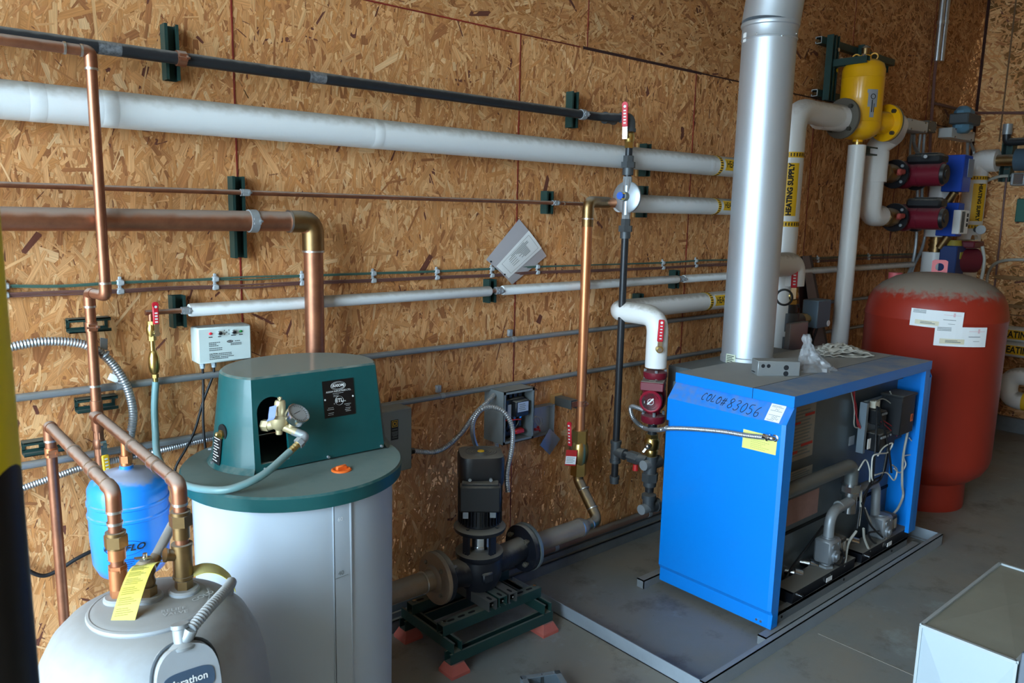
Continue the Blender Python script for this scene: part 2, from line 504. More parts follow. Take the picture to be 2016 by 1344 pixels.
def panel_wall(name, panels, box_lo, box_hi, to_world, base_col):
    Xs, Ys, Zs, Cs, Us, Vs = [np.concatenate(q) for q in zip(*[strand_panel(*p) for p in panels])]
    n = len(Xs)
    co = np.stack(to_world(Xs.ravel(), Ys.ravel(), Zs.ravel()), 1)
    lo, hi = np.array(box_lo, float), np.array(box_hi, float)
    cs = [(a, b, c) for a in (0, 1) for b in (0, 1) for c in (0, 1)]
    cor = np.array([[hi[i] if q[i] else lo[i] for i in range(3)] for q in cs])
    fq = [(0, 1, 3, 2), (4, 6, 7, 5), (0, 4, 5, 1), (2, 3, 7, 6), (0, 2, 6, 4), (1, 5, 7, 3)]
    me = bpy.data.meshes.new(name)
    nv = n*6+8; nl = n*6+24; nf = n+6
    me.vertices.add(nv); me.loops.add(nl); me.polygons.add(nf)
    me.vertices.foreach_set('co', np.concatenate([co, cor]).astype(np.float32).ravel())
    li = np.concatenate([np.arange(n*6), np.array(fq).ravel()+n*6]).astype(np.int32)
    me.loops.foreach_set('vertex_index', li)
    ls = np.concatenate([np.arange(n)*6, n*6+np.arange(6)*4]).astype(np.int32)
    me.polygons.foreach_set('loop_start', ls)
    try: me.polygons.foreach_set('loop_total', np.concatenate([np.full(n, 6), np.full(6, 4)]).astype(np.int32))
    except Exception: pass
    me.update(calc_edges=True)
    at = me.attributes.new('strand', 'FLOAT_COLOR', 'POINT')
    c4 = np.ones((nv, 4), np.float32); c4[:n*6, :3] = np.repeat(Cs, 6, 0); c4[n*6:, :3] = base_col
    at.data.foreach_set('color', c4.ravel())
    uv = me.uv_layers.new(name='grain')
    u = np.zeros((nl, 2), np.float32); u[:n*6, 0] = Us.ravel(); u[:n*6, 1] = Vs.ravel()
    uv.data.foreach_set('uv', u.ravel())
    me.materials.append(OSB)
    o = bpy.data.objects.new(name, me); COL.objects.link(o)
    o['kind'] = 'structure'; o['_o'] = (0, 0, 0)
    return o
XR = 7.27
ZT = 3.7
g = .0012
seams = [-.19, 1.027, 2.247, 3.457, 4.677, 5.897]
useam = [.205, 1.425, 2.645, 3.865, 5.085, 6.305]
ZS = 2.432
pan = []
xs = seams+[XR]
for a, b in zip(xs, xs[1:]):
    d = 6000 if a < 4 else 3600
    pan.append((a+g, b-g, 0.05, ZS-g, d, 'v', 1.0, rng.uniform(.94, 1.04)))
xs = [-.19]+useam+[XR]
for a, b in zip(xs, xs[1:]):
    pan.append((a+g, b-g, ZS+g, ZT-.2, 4800 if a < 4 else 2800, 'h', 1.0, rng.uniform(.82, .92)))
wall_back = panel_wall('wall_back', pan, (-2.6, 0, 0), (XR+.1, .1, ZT), lambda x, y, z: (x, -y, z), S(182, 122, 70)[:3])
pan = [(-1.6, 0, .05, 2.43, 2600, 'h', 1.0, .98), (-1.6, 0, 2.432, 3.6, 2200, 'h', 1.0, .98)]
wall_right = panel_wall('wall_right', pan, (XR, -6, 0), (XR+.1, 0, ZT), lambda x, y, z: (XR-y, x, z), S(176, 128, 76)[:3])

seam_m = M('seam_paint', S(150, 40, 30), .6, 0, 0, .9, 3, S(60, 30, 20))
seam_dk = M('seam_gap', S(52, 22, 18), .9)
mb = MB()
for x in seams[1:]:
    mb.mm((x-.0024, -.0032, .06), (x+.0024, 0, ZS))
for x in useam:
    mb.mm((x-.0022, -.0032, ZS), (x+.0022, 0, ZT-.1))
mb.mm((-.1, -.0032, ZS-.0025), (2.6, 0, ZS+.0025))
struct('trim_1', mb, seam_m)
mb = MB(); mb.mm((2.62, -.0036, ZS-.006), (3.5, 0, ZS+.006)); mb.mm((3.5, -.0034, ZS-.003), (XR, 0, ZS+.003))
mb.mm((XR-.012, -.02, .05), (XR, 0, ZT))
struct('trim_2', mb, seam_dk)
# chalk lines / joints of the right wall
line_m = M('wall_pencil_line', S(112, 84, 58), .9)
mb = MB()
for y in (-.205, -.42): mb.mm((XR-.0032, y-.006, 2.35), (XR, y+.006, 3.6))
mb.mm((XR-.0032, -1.5, 2.128), (XR, -.02, 2.134))
mb.mm((XR-.0032, -.7, .955), (XR, -.3, .962))
struct('trim_3', mb, line_m)
# wood ledgers on the right wall
led = M('ledger_wood', S(150, 112, 70), .8, 0, .5, .5, 14)
mb = MB(); mb.mm((XR-.04, -1.4, 1.245), (XR, -.3, 1.275)); mb.mm((XR-.03, -1.4, 1.02), (XR, -.3, 1.045))
struct('trim_4', mb, led)

def concrete():
    m = bpy.data.materials.new('concrete'); m.use_nodes = True
    nt = m.node_tree; N = nt.nodes; L = nt.links; b = N['Principled BSDF']
    geo = N.new('ShaderNodeNewGeometry')
    def noise(sc, de, lo, hi, ro=.6):
        n = N.new('ShaderNodeTexNoise'); n.inputs['Scale'].default_value = sc; n.inputs['Detail'].default_value = de; n.inputs['Roughness'].default_value = ro
        L.new(geo.outputs['Position'], n.inputs['Vector'])
        r = N.new('ShaderNodeMapRange'); r.inputs[1].default_value = lo; r.inputs[2].default_value = hi
        L.new(n.outputs['Fac'], r.inputs[0]); return r.outputs[0]
    def mix(f, a, c):
        x = N.new('ShaderNodeMix'); x.data_type = 'RGBA'; L.new(f, x.inputs[0])
        if isinstance(a, tuple): x.inputs[6].default_value = a
        else: L.new(a, x.inputs[6])
        x.inputs[7].default_value = c; return x.outputs[2]
    c = mix(noise(1.6, 6, .35, .65), S(138, 130, 118), S(124, 127, 124))
    c = mix(noise(4.2, 8, .54, .72, .7), c, S(96, 88, 80))
    c = mix(noise(2.7, 9, .58, .74, .72), c, S(150, 158, 156))
    c = mix(noise(70, 2, .74, .78), c, S(52, 48, 44))
    L.new(c, b.inputs['Base Color'])
    r = N.new('ShaderNodeMapRange'); r.inputs[3].default_value = .42; r.inputs[4].default_value = .75
    L.new(noise(3, 5, .3, .7), r.inputs[0]); L.new(r.outputs[0], b.inputs['Roughness'])
    n = N.new('ShaderNodeTexNoise'); n.inputs['Scale'].default_value = 45; n.inputs['Detail'].default_value = 6; L.new(geo.outputs['Position'], n.inputs['Vector'])
    bp = N.new('ShaderNodeBump'); bp.inputs['Strength'].default_value = .12; bp.inputs['Distance'].default_value = .004; L.new(n.outputs['Fac'], bp.inputs['Height']); L.new(bp.outputs[0], b.inputs['Normal'])
    return m
CONC = concrete()
mb = MB(); mb.mm((-2.6, -6.1, -.12), (XR+.1, .1, 0)); struct('floor', mb, CONC)
joint = M('floor_joint', S(140, 134, 124), .9)
mb = MB(); a = P(1605, 1244, z=0); b_ = P(1779, 1318, z=0); mb.mm((a.x-.003, -2.6, 0), (a.x+.003, -1.15, .0012)); struct('trim_5', mb, joint)
osb_in = M('osb_plain', S(176, 136, 92), .8, 0, 0, .5, 30, S(150, 112, 72))
ceil_m = M('ceiling_white', S(196, 194, 186), .8)
mb = MB(); mb.mm((-2.6, -6.1, ZT), (XR+.1, .1, ZT+.1)); struct('ceiling', mb, ceil_m)
mb = MB(); mb.mm((-2.6, -6.1, 0), (XR+.1, -6, ZT)); struct('wall_front', mb, osb_in)
# left wall with the open overhead door the daylight comes through
DY0, DY1, DZ = -3.3, -.25, 3.3
mb = MB(); mb.mm((-2.6, DY1, 0), (-2.5, 0, ZT)); mb.mm((-2.6, -6, 0), (-2.5, DY0, ZT)); mb.mm((-2.6, DY0, DZ), (-2.5, DY1, ZT)); struct('wall_left', mb, osb_in)
apron = M('apron_concrete', S(176, 174, 168), .9)
mb = MB(); mb.mm((-40, -40, -.2), (-2.6, 40, -.02)); struct('ground', mb, apron)

# steel sill along the wall foot
sill_m = M('sill_steel', S(122, 128, 132), .5, .2, .8, .6, 7, S(74, 78, 82), dustcol=S(128, 120, 108))
mb = MB(); mb.mm((.2, -.05, .045), (XR-.02, 0, .052)); mb.mm((.2, -.05, 0), (XR-.02, -.044, .052)); mb.mm((.2, -.03, .052), (XR-.02, -.02, .075)); mb.mm((.2, -.012, .052), (XR-.02, 0, .1))
o = mb.build('baseboard_back', sill_m, None, 0); o['kind'] = 'structure'
mb = MB(); mb.mm((XR-.05, -2.5, 0), (XR, -.05, .12)); o = mb.build('baseboard_right', sill_m, None, 0); o['kind'] = 'structure'

# ---------------------------------------------------------------- light: open sky beyond the door
w = bpy.data.worlds.new('sky'); scn.world = w; w.use_nodes = True
bg = w.node_tree.nodes['Background']
bg.inputs[0].default_value = (.62, .83, 1.0, 1)
bg.inputs[1].default_value = 5.0
pl = bpy.data.lights.new('door_portal', 'AREA'); pl.shape = 'RECTANGLE'; pl.size = DY1-DY0; pl.size_y = DZ
pl.cycles.is_portal = True
po = bpy.data.objects.new('door_portal', pl); COL.objects.link(po)
po.matrix_world = Matrix.Translation((-2.5, (DY0+DY1)/2, DZ/2)) @ Matrix(((0, 0, -1), (1, 0, 0), (0, -1, 0))).to_4x4()
scn.view_settings.view_transform = 'Standard'; scn.view_settings.look = 'None'; scn.view_settings.gamma = 1.0
scn.view_settings.use_curve_mapping = False
scn.view_settings.exposure = 2.06
PUY = -.27
PUX = P(945, 1000, y=PUY).x; PUZ = P(945, 1107, y=PUY).z
# ---------------------------------------------------------------- pipe supports
def hz(y, *pts):
    q = [P(a, b, y=y).z for a, b in pts]; return sum(q)/len(q)
def band(mb, c, axis, r, w=.026, t=.0025):
    """pipe clamp band with its bolt ears"""
    c = V(c); a = V(axis).normalized()
    mb.cyl(c-a*w/2, c+a*w/2, r+t, n=24)
def clamp(parent, c, axis, r, m=None, ear=(0, -1, 0)):
    mb = MB(); band(mb, c, axis, r)
    e = V(ear); c = V(c)
    mb.box(c+e*(r+.008), (.022, .006, .02) if abs(e.y) > .5 else (.006, .022, .02))
    mb.cyl(c+e*(r+.008)-V((.016, 0, 0)), c+e*(r+.008)+V((.018, 0, 0)), .0035, n=8)
    mb.hexa(c+e*(r+.008)+V((.006, 0, 0)), c+e*(r+.008)+V((.012, 0, 0)), .007)
    return mb.build('pipe_clamp', m or galv, parent)
SG = 'green strut channels on the wall'
def strut_v(label, a, b, clamps=(), m=None, y=-.001):
    A = P(a[0], a[1], y=-.041); B = P(b[0], b[1], y=-.041)
    x = (A.x+B.x)/2
    t = thing('strut_channel', label, 'strut channel', (x, 0, B.z), SG)
    mb = MB(); mb.chan((x, y, B.z), (x, y, A.z), (0, -1, 0))
    mb.build('channel', m or strut_m, t, 0)
    for (yc, zc, r, mm) in clamps: clamp(t, (x+.012, yc, zc), (1, 0, 0), r, mm)
    return t, x
zg = hz(-.075, (0, 68), (504, 134), (1008, 207.5), (1180, 229))
zc1 = hz(-.056, (0, 361), (504, 377), (1008, 397.5), (1190, 405))
yb = -.112
zb = hz(yb, (0, 431), (504, 434.5))
zw1 = (hz(-.07, (0, 193.5), (504, 241), (1008, 291), (1440, 329)))
zw2 = hz(-.078, (1300, 400), (1425, 409))
zw3 = hz(-.06, (504, 601), (968, 573), (1425, 544))
zw4 = hz(-.085, (1421, 591), (1330, 598))
YG = -.075
strut_v('green strut channel holding the black gas pipe above the copper elbow', (338, 47), (341, 157), [(YG, zg, .02, copper)])
strut_v('tall green strut channel holding both the thin and the thick copper pipe', (470, 347), (474, 508), [(-.056, zc1, .009, None), (yb, zb, .034, None)])
strut_v('green strut channel holding the black gas pipe near its red-handled valve', (1133, 180), (1132, 251), [(YG, zg, .02, None)])
strut_v('short green strut channel at the end of the thin copper pipe', (1083, 376), (1083, 421), [(-.056, zc1, .009, None)])
strut_v('green strut channel above the white control box at the end of the small white pipe', (352, 582), (355, 645), [(-.06, zw3, .009, None)])
strut_v('green strut channel on the small white pipe under the hanging document sleeve', (970, 550), (970, 596), [(-.06, zw3, .014, None)])
strut_v('green strut channel on the small white pipe beside the metal flue', (1333, 532), (1333, 568), [(-.06, zw3, .014, None)])
for lab, a, b in (('strut channel behind the thick white pipe past the gas valve', (1274, 283), (1271, 347)),
                  ('strut channel on a wood block behind the second white heating pipe', (1268, 366), (1265, 428)),
                  ('strut channel peeking over the white elbow pipe with the red handle', (1258, 578), (1258, 626))):
    t, x = strut_v(lab, a, b, y=-.012)
    A = P(*a, y=-.03); B = P(*b, y=-.03)
    mb = MB(); mb.bbox((x-.006, -.006, (A.z+B.z)/2), (.055, .012, A.z-B.z+.002), .002); mb.build('wood_block', woodblk, t, 0)
def strut_h(label, a, b, slots=2):
    A = P(a[0], a[1], y=-.025); B = P(b[0], b[1], y=-.025); z = (A.z+B.z)/2
    t = thing('strut_channel', label, 'strut channel', ((A.x+B.x)/2, 0, z), 'short horizontal strut channels on the wall')
    mb = MB(); mb.chan((A.x, -.001, z), (B.x, -.001, z), (0, -1, 0), slots=slots)
    mb.build('channel', strut_m, t, 0)
    return t, A.x, B.x, z

# ---------------------------------------------------------------- black gas pipe
XL = -1.6
xg = P(1236, 230, y=-.11).x
YD = -.15
xd = sum(P(a, b, y=YD).x for a, b in ((1236, 320), (1229.7, 470), (1214.7, 870)))/3
t = thing('gas_pipe', 'long black steel gas pipe running along the wall above the thick white pipe', 'pipe', (1, YG, zg))
mb = MB(); mb.tube(fillet([(XL, YG, zg), (xd-.14, YG, zg), (xd-.035, -.13, zg), (xd, YD, zg), (xd, YD, zg-.07)], .03), .0185, 18)
mb.build('pipe', iron, t)
mb = MB()
xc = P(1200, 229, y=YG).x
mb.cyl((xc-.03, YG, zg), (xc+.03, YG-.004, zg), .024)
for s in (-1, 1): mb.cyl((xc+s*.028-.005, YG, zg), (xc+s*.028+.005, YG, zg), .0265)
mb.build('coupling', iron_fit, t)
mb = MB(); mb.tube(fillet([(xd-.05, -.137, zg), (xd, YD, zg), (xd, YD, zg-.055)], .03), .024, 16); mb.cyl((xd, YD, zg-.045), (xd, YD, zg-.06), .028)
mb.build('elbow', iron_fit, t)
mb = MB()
for px in (215, 622): 
    q = P(px, 100, y=YG).x; mb.cyl((q-.03, YG, zg), (q+.03, YG, zg), .0189, n=18)
mb.build('mill_stencil', M('stencil_grey', S(120, 122, 126), .6, 0, .6, .9, 90, S(40, 42, 46)), t)

def zy(py, px=None, x=None, y=YD):
    px = px or 1225
    d = ray(px, py); k = (y-CAM.y)/d.y; return CAM.z+d.z*k
# valve
def lever_valve(name, label, cat, c, axis, r, hl, hdir, side, body_m=None, hm=None, L=.09, hw=.02, text=None, stem=None):
    """ball valve: body along axis at c, handle on side, pointing hdir"""
    c = V(c); a = V(axis).normalized(); sd = V(side).normalized(); hd = V(hdir).normalized()
    t = thing(name, label, cat, c)
    mb = MB()
    mb.hexa(c-a*L/2, c-a*L*.22, r*1.12); mb.hexa(c+a*L*.22, c+a*L/2, r*1.12)
    mb.lathe([(r*.98, -L*.25), (r*1.22, -L*.14), (r*1.28, 0), (r*1.22, L*.14), (r*.98, L*.25)], c, a, 20)
    st_ = stem or r*1.9
    mb.cyl(c, c+sd*st_, r*.42, n=12)
    mb.build('valve_body', body_m or brass, t)
    mb = MB(); o = c+sd*st_
    mb.bar(o-hd*.012, o+hd*hl*.4, hw*.8, .003, sd)
    mb.hexa(o-sd*.003, o+sd*.008, .008)
    mb.build('lever', chrome, t)
    mb = MB(); mb.bar(o+hd*hl*.3+sd*.001, o+hd*hl+sd*.001, hw, .008, sd, b=.0035)
    mb.cyl(o+hd*hl-sd*.003, o+hd*hl+sd*.005, hw*.5, n=14)
    h = mb.build('handle_grip', hm or redh, t)
    mb = MB(); k = hd.cross(sd)
    for i in range(5):
        q = o+hd*hl*(.42+.1*i)+sd*.0053
        mb.bar(q-k*hw*.2, q+k*hw*.2, hl*.045, .0006, sd)
    mb.cyl(o+hd*hl*.95+sd*.005, o+hd*hl*.95+sd*.0058, hw*.22, n=12)
    mb.build('grip_marks', white_p, h, 0)
    return t
z1 = zy(270, 1236)
lever_valve('gas_valve', 'brass gas valve with red lever below the black elbow pipe', 'valve', (xd, YD, z1), (0, 0, 1), .0185, .135, (0, .04, 1), (-.93, -.36, 0), L=.095, hw=.028, stem=.062)
# union, reducer, regulator, second union, drop
t = thing('gas_regulator', 'round grey gas regulator with a blue knob hanging below the gas valve', 'regulator', (xd, YD, zy(390, 1228)))
zr = zy(388, 1228)
zu = zy(325, 1236); ze = zy(352, 1236)
mb = MB()
mb.cyl((xd, YD, z1-.045), (xd, YD, zu+.04), .0165)
mb.cyl((xd, YD, zu-.03), (xd, YD, zr+.06), .0165)
mb.build('nipple', iron, t)
mb = MB(); mb.hexa((xd, YD, zu+.042), (xd, YD, zu+.012), .025); mb.hexa((xd, YD, zu+.014), (xd, YD, zu-.012), .034); mb.cyl((xd, YD, zu-.012), (xd, YD, zu-.045), .025)
mb.build('union', iron_fit, t)
mb = MB(); mb.hexa((xd, YD, ze+.01), (xd, YD, ze-.03), .022); mb.hexa((xd, YD, zr-.075), (xd, YD, zr-.1), .02)
mb.build('reducer', galv, t)
ax = V((-.985, -.16, .06)).normalized()
mb = MB(); o = V((xd, YD, zr))
mb.lathe([(.02, -.028), (.04, -.02), (.068, -.012), (.073, -.006), (.073, .005), (.068, .008), (.05, .01), (.03, .014), (.001, .015)], o, ax, 36)
mb.cyl(o-V((0, 0, .08)), o+V((0, 0, .08)), .02, n=16)
mb.build('diaphragm_housing', M('cast_aluminium', S(168, 174, 180), .4, .7, .2, .3, 30), t)
mb = MB(); k = V((-1, .1, .05)).normalized(); o2 = o+ax*.012+V((0, 0, .002))
mb.cyl(o2, o2+ax*.03, .022, n=18); mb.build('spring_tower', M('tower_grey', S(128, 134, 130), .5), t)
mb = MB(); mb.cyl(o2+ax*.03+V((-.002, 0, 0)), o2+ax*.05, .017, n=10); mb.build('adjusting_cap', blue_v, t)
mb = MB()
for dz in (-.012, .012): mb.bbox(o2+ax*.018+V((-.012, -.014, dz)), (.03, .008, .004), .001)
mb.build('yellow_label', lab_y, t)

zu2 = zy(450, 1231); zt = zy(888, 1214); zcap = zy(945, 1212)
t = thing('gas_drop_pipe', 'black vertical steel gas pipe with a union below the regulator', 'pipe', (xd, YD, zcap))
mb = MB(); mb.cyl((xd, YD, zr-.1), (xd, YD, zcap+.02), .0168, n=18); mb.build('pipe', iron, t)
mb = MB(); mb.hexa((xd, YD, zu2+.045), (xd, YD, zu2+.012), .023); mb.hexa((xd, YD, zu2+.014), (xd, YD, zu2-.014), .034); mb.cyl((xd, YD, zu2-.014), (xd, YD, zu2-.045), .024); mb.build('union', iron_fit, t)
mb = MB(); mb.cyl((xd, YD, zt-.05), (xd, YD, zt+.05), .024); mb.cyl((xd, YD, zt+.04), (xd, YD, zt+.055), .027); mb.cyl((xd, YD, zt-.04), (xd, YD, zt-.055), .027); mb.cyl((xd, YD, zt), (xd, YD-.055, zt), .024); mb.cyl((xd, YD-.045, zt), (xd, YD-.06, zt), .027); mb.build('tee', iron_fit, t)
mb = MB(); mb.cyl((xd, YD, zcap+.02), (xd, YD, zcap-.012), .022); mb.cyl((xd, YD, zcap+.012), (xd, YD, zcap+.024), .0245); mb.build('cap', iron_fit, t)

# ---------------------------------------------------------------- white insulated pipes
def heat_label(parent, x, y, z, r, rot=-.15, text='HEATING SUPPLY', L=.32):
    """warning band and yellow name label wrapped round a pipe that runs along x"""
    n = V((0, -1, 0)); 
    R = Matrix.Rotation(rot, 3, 'X'); nn = R @ n; yd = R @ V((0, 0, 1))
    o = V((x, y, z))+nn*r
    mb = MB()
    mb.tube([(x-.012, y, z), (x+.014, y, z)], r+.0008, 28); mb.tube([(x+L+.08, y, z), (x+L+.105, y, z)], r+.0008, 28)
    mb.patch(o+V((.035, 0, 0)), (1, 0, 0), yd, 0, L, -r*.62, r*.62, ('y', r), .0012)
    mb.build('label_band', lab_y, parent)
    mb = MB()
    mb.text(text, o+V((.042, 0, 0)), (1, 0, 0), yd, r*1.0, .002, wrap=('y', r), bold=.0006, sx=.72)
    mb.build('lettering', ink, parent, 0)
    for xx in (x, x+L+.092):
        mb = MB()
        for k in range(24):
            a = 2*PI*k/24; q = V((0, math.cos(a), math.sin(a)))
            c = V((xx, y, z))+q*(r+.0012)
            mb.bar(c-V((.010, 0, 0)), c+V((.010, 0, 0)), r*.1, .0012, q)
        mb.build('band_marks', ink, parent, 0)
xf = 3.355; yf = -.475     # flue axis
t = thing('heating_pipe', 'thickest white insulated heating pipe running along the wall below the gas pipe', 'pipe', (1, -.07, zw1), 'white insulated pipes along the wall')
mb = MB(); mb.tube(fillet([(XL, -.07, zw1), (4.0, -.07, zw1), (4.0, -.07, zw1+.14), (4.0, .0, zw1+.14)], .06), .0515, 30); mb.build('insulation', jacket, t)
mb = MB()
for px in (72, 213, 735, 1395):
    x = P(px, 230, y=-.07).x; mb.tube([(x-.02, -.07, zw1), (x-.018, -.07, zw1), (x+.018, -.07, zw1), (x+.02, -.07, zw1)], [.0515, .0519, .0519, .0515], 30)
mb.build('joint_tape', jacket, t)
heat_label(t, P(1415, 329, y=-.1).x, -.07, zw1, .0515)
xE = P(1155, 430, y=-.12).x
t = thing('heating_pipe', 'second white heating pipe starting behind the gas regulator', 'pipe', (3, -.078, zw2), 'white insulated pipes along the wall')
mb = MB(); mb.tube(fillet([(xd+.03, -.078, zw2), (3.95, -.078, zw2), (3.95, -.078, zw2-.12), (3.95, .0, zw2-.12)], .055), .043, 28); mb.build('insulation', jacket, t)
heat_label(t, P(1411, 408, y=-.1).x, -.078, zw2, .043)
t = thing('water_pipe', 'slim white insulated pipe below the wall cables running to the flue', 'pipe', (2, -.06, zw3), 'white insulated pipes along the wall')
xa = P(372, 608, y=-.06).x; xm = P(966, 573, y=-.06).x; xm2 = P(985, 572, y=-.06).x; xs1 = P(1336, 549, y=-.06).x
mb = MB()
for a, b in ((xa, xm-.004), (xm2+.01, xs1-.01), (xs1+.04, 6.2)):
    mb.tube([(a, -.06, zw3), (a+.006, -.06, zw3), (b-.006, -.06, zw3), (b, -.06, zw3)], [.019, .021, .021, .019], 22)
mb.build('insulation', jacket, t)
mb = MB(); mb.cyl((xa-.13, -.06, zw3), (6.1, -.06, zw3), .008); mb.build('copper_pipe', copper, t)
# elbowed heating pipe down to the circulator
xq = P(1211, 611, y=-.085).x
yq = P(1292, 700, x=xq).y; zq = zw4
t = thing('heating_pipe', 'white elbowed heating pipe with a red valve handle dropping to the red circulator', 'pipe', (xq, yq, zq), 'white insulated pipes along the wall')
zqb = P(1289, 722, x=xq).z
mb = MB(); mb.tube(fillet([(3.95, 0, zq), (3.95, -.085, zq), (xq, -.085, zq), (xq, yq, zq), (xq, yq, zqb)], .075, 9), .049, 28); mb.build('insulation', M('white_pvc_dusty', S(232, 232, 230), .4, 0, .8, dustcol=S(146, 138, 124), dlo=.45, dhi=.9), t)
heat_label(t, P(1398, 593, y=-.12).x, -.085, zq, .049)
HV = (xq-.035, yq-.045, P(1276, 680, x=xq).z)
mb = MB(); mb.cyl((xq-.03, yq-.035, HV[2]), (xq-.046, yq-.054, HV[2]), .016); mb.build('valve_stem', brass, t)
hd = V((.05, 0, 1)).normalized(); sd = V((-.65, -.75, 0)).normalized(); o = V((xq, yq, HV[2]))+sd*.066
mb = MB(); mb.bar(o-hd*.012, o+hd*.05, .02, .003, sd); mb.hexa(o, o+sd*.012, .012); mb.build('lever', chrome, t)
mb = MB(); mb.bar(o+hd*.035, o+hd*.135, .027, .01, sd, b=.004); g1 = mb.build('handle_grip', redh, t)
mb = MB()
for i in range(5): mb.bar(o+hd*(.05+i*.014)+sd*.0055-hd.cross(sd)*.005, o+hd*(.05+i*.014)+sd*.0055+hd.cross(sd)*.005, .005, .0006, sd)
mb.cyl(o+hd*.122+sd*.005, o+hd*.122+sd*.0058, .006, n=12); mb.build('grip_marks', white_p, g1, 0)

# ---------------------------------------------------------------- copper
def cpipe(name, label, pts, r, m=copper, fr=None, sold=(), loc=None, fit_m=None, fits=()):
    t = thing(name, label, 'pipe', loc or pts[0])
    mb = MB(); mb.tube(fillet(pts, fr or r*1.3, 6), r, 18); mb.build('pipe', m, t)
    if sold:
        mb = MB()
        for c, a in sold:
            c, a = V(c), V(a); mb.cyl(c-a*.003, c+a*.003, r*1.16, n=18)
        mb.build('solder_ring', solder, t)
    if fits:
        mb = MB()
        for q in fits: mb.tube(fillet(q, r*1.5, 6), r*1.13, 18)
        mb.build('fitting', fit_m or m, t)
    return t
X, Y, Z = V((1, 0, 0)), V((0, 1, 0)), V((0, 0, 1))
YR = -.17
xr = sum(P(a, b, y=YR).x for a, b in ((182, 130), (192, 330), (205, 565)))/3
zt1 = hz(YR, (30, 85), (165, 96)); zbt = P(205, 582, y=YR).z
xr2 = sum(P(a, b, y=-.07).x for a, b in ((176, 600), (186, 738), (196, 880)))/3
cpipe('copper_riser', 'copper riser pipe crossing in front of the white pipe with an elbow at the top', [(XL, YR, zt1), (xr, YR, zt1), (xr, YR, zbt), (xr2, -.07, zbt), (xr2, -.07, .93)], .0143,
      sold=[((xr-.062, YR, zt1), X), ((xr-.022, YR, zt1), X), ((xr, YR, zt1-.045), Z), ((xr, YR, zbt+.035), Z), ((xr2, -.07, zbt-.04), Z), ((xr2, -.07, 1.17), Z)],
      fits=[[(xr-.025, YR, zt1), (xr, YR, zt1), (xr, YR, zt1-.042)], [(xr, YR, zbt+.033), (xr, YR, zbt), (xr+(xr2-xr)*.3, YR+.03, zbt)], [(xr2+(xr-xr2)*.3, -.1, zbt), (xr2, -.07, zbt), (xr2, -.07, zbt-.038)]], loc=(xr, YR, zbt))
th, a, b, z = strut_h('short strut channel on the wall behind the copper riser, the upper one', (133, 641), (216, 637)); clamp(th, (xr2, -.07, z), (0, 0, 1), .0143, copper)
th, a, b, z = strut_h('slotted strut channel under the steel conduit behind the copper riser', (150, 797), (230, 791))
th, a, b, z = strut_h('short strut channel behind the bent copper pipe that leads to the heater', (45, 884), (126, 872)); zs3 = z
# yellow lever valve at the riser foot
lever_valve('drain_valve', 'small valve with a hanging yellow tag handle on the copper riser', 'valve', (xr2, -.07, P(197, 872, y=-.07).z), (0, 0, 1), .0135, .1, (.04, -.06, -1), (.25, -1, 0), hm=lab_y, L=.07, hw=.022, body_m=copper)

cpipe('thin_copper_pipe', 'thin horizontal copper pipe running along the wall to the gas regulator', [(XL, -.056, zc1), (P(1215, 407, y=-.056).x, -.056, zc1)], .0082,
      sold=[((P(1110, 400, y=-.056).x, -.056, zc1), X)], fits=[[(P(1148, 405, y=-.056).x, -.056, zc1), (P(1168, 405, y=-.056).x, -.056, zc1)]], loc=(1, -.056, zc1))
xb = sum(P(a, b, y=yb).x for a, b in ((617, 480), (620, 680)))/2
cpipe('thick_copper_pipe', 'thick copper pipe turning down behind the green feeder hood', [(XL, yb, zb), (xb, yb, zb), (xb, yb, PUZ), (xb+.1, yb-.06, PUZ)], .0325, fr=.06,
      sold=[((xb-.085, yb, zb), X), ((xb, yb, zb-.1), Z)], fits=[[(xb-.085, yb, zb), (xb, yb, zb), (xb, yb, zb-.095)]], fit_m=bronze, loc=(xb, yb, .36))
# vertical copper with bronze elbow, from second heating pipe down to the pump outlet
xv = sum(P(a, b, y=-.12).x for a, b in ((1155, 448), (1149, 650), (1143, 848)))/3
zv0 = zw2
zv1 = P(1142, 848, y=-.12).z
zv2 = P(1142, 935, y=-.12).z
J1 = P(1178, 1010, y=-.16)
J0 = V((xv, -.12, zv2))
t = cpipe('copper_riser', 'tall bright copper pipe standing in front of the slim white pipe', [(xd+.02, -.078, zv0), (xv, -.12, zv0), (xv, -.12, zv1)], .0225, m=copper_bright, fr=.045, loc=(xv, -.12, zv1),
      sold=[((xv, -.12, zv0-.075), Z)], fits=[[(xd-.06, -.088, zv0), (xv, -.12, zv0), (xv, -.12, zv0-.11)]], fit_m=bronze)
zh4 = P(1125, 783, y=-.08).z
t2 = thing('strut_bracket', 'short strut bracket on a wood block clamping the bright copper pipe', 'bracket', (xv-.04, 0, zh4))
mb = MB(); mb.chan((xv-.045, -.013, zh4), (xv-.045, -.12, zh4), (0, 0, -1)); mb.build('channel', strut_d, t2, 0)
mb = MB(); mb.bbox((xv-.05, -.006, zh4-.02), (.075, .013, .06), .002); mb.build('wood_block', woodblk, t2, 0)
clamp(t2, (xv, -.12, zh4-.02), (0, 0, 1), .0225, copper)
mb = MB(); mb.bar((xv-.06, -.12, zh4-.02), (xv-.02, -.12, zh4-.02), .005, .026); mb.build('clamp_strap', copper, t2)
lever_valve('isolation_valve', 'large brass valve with a red lever and hanging red tag on the copper pipe', 'valve', (xv, -.12, (zv1+zv2)/2+.005), (0, 0, 1), .035, .15, (-.05, .03, 1), (-.9, -.1, 0), L=zv1-zv2, hw=.022, body_m=brass)
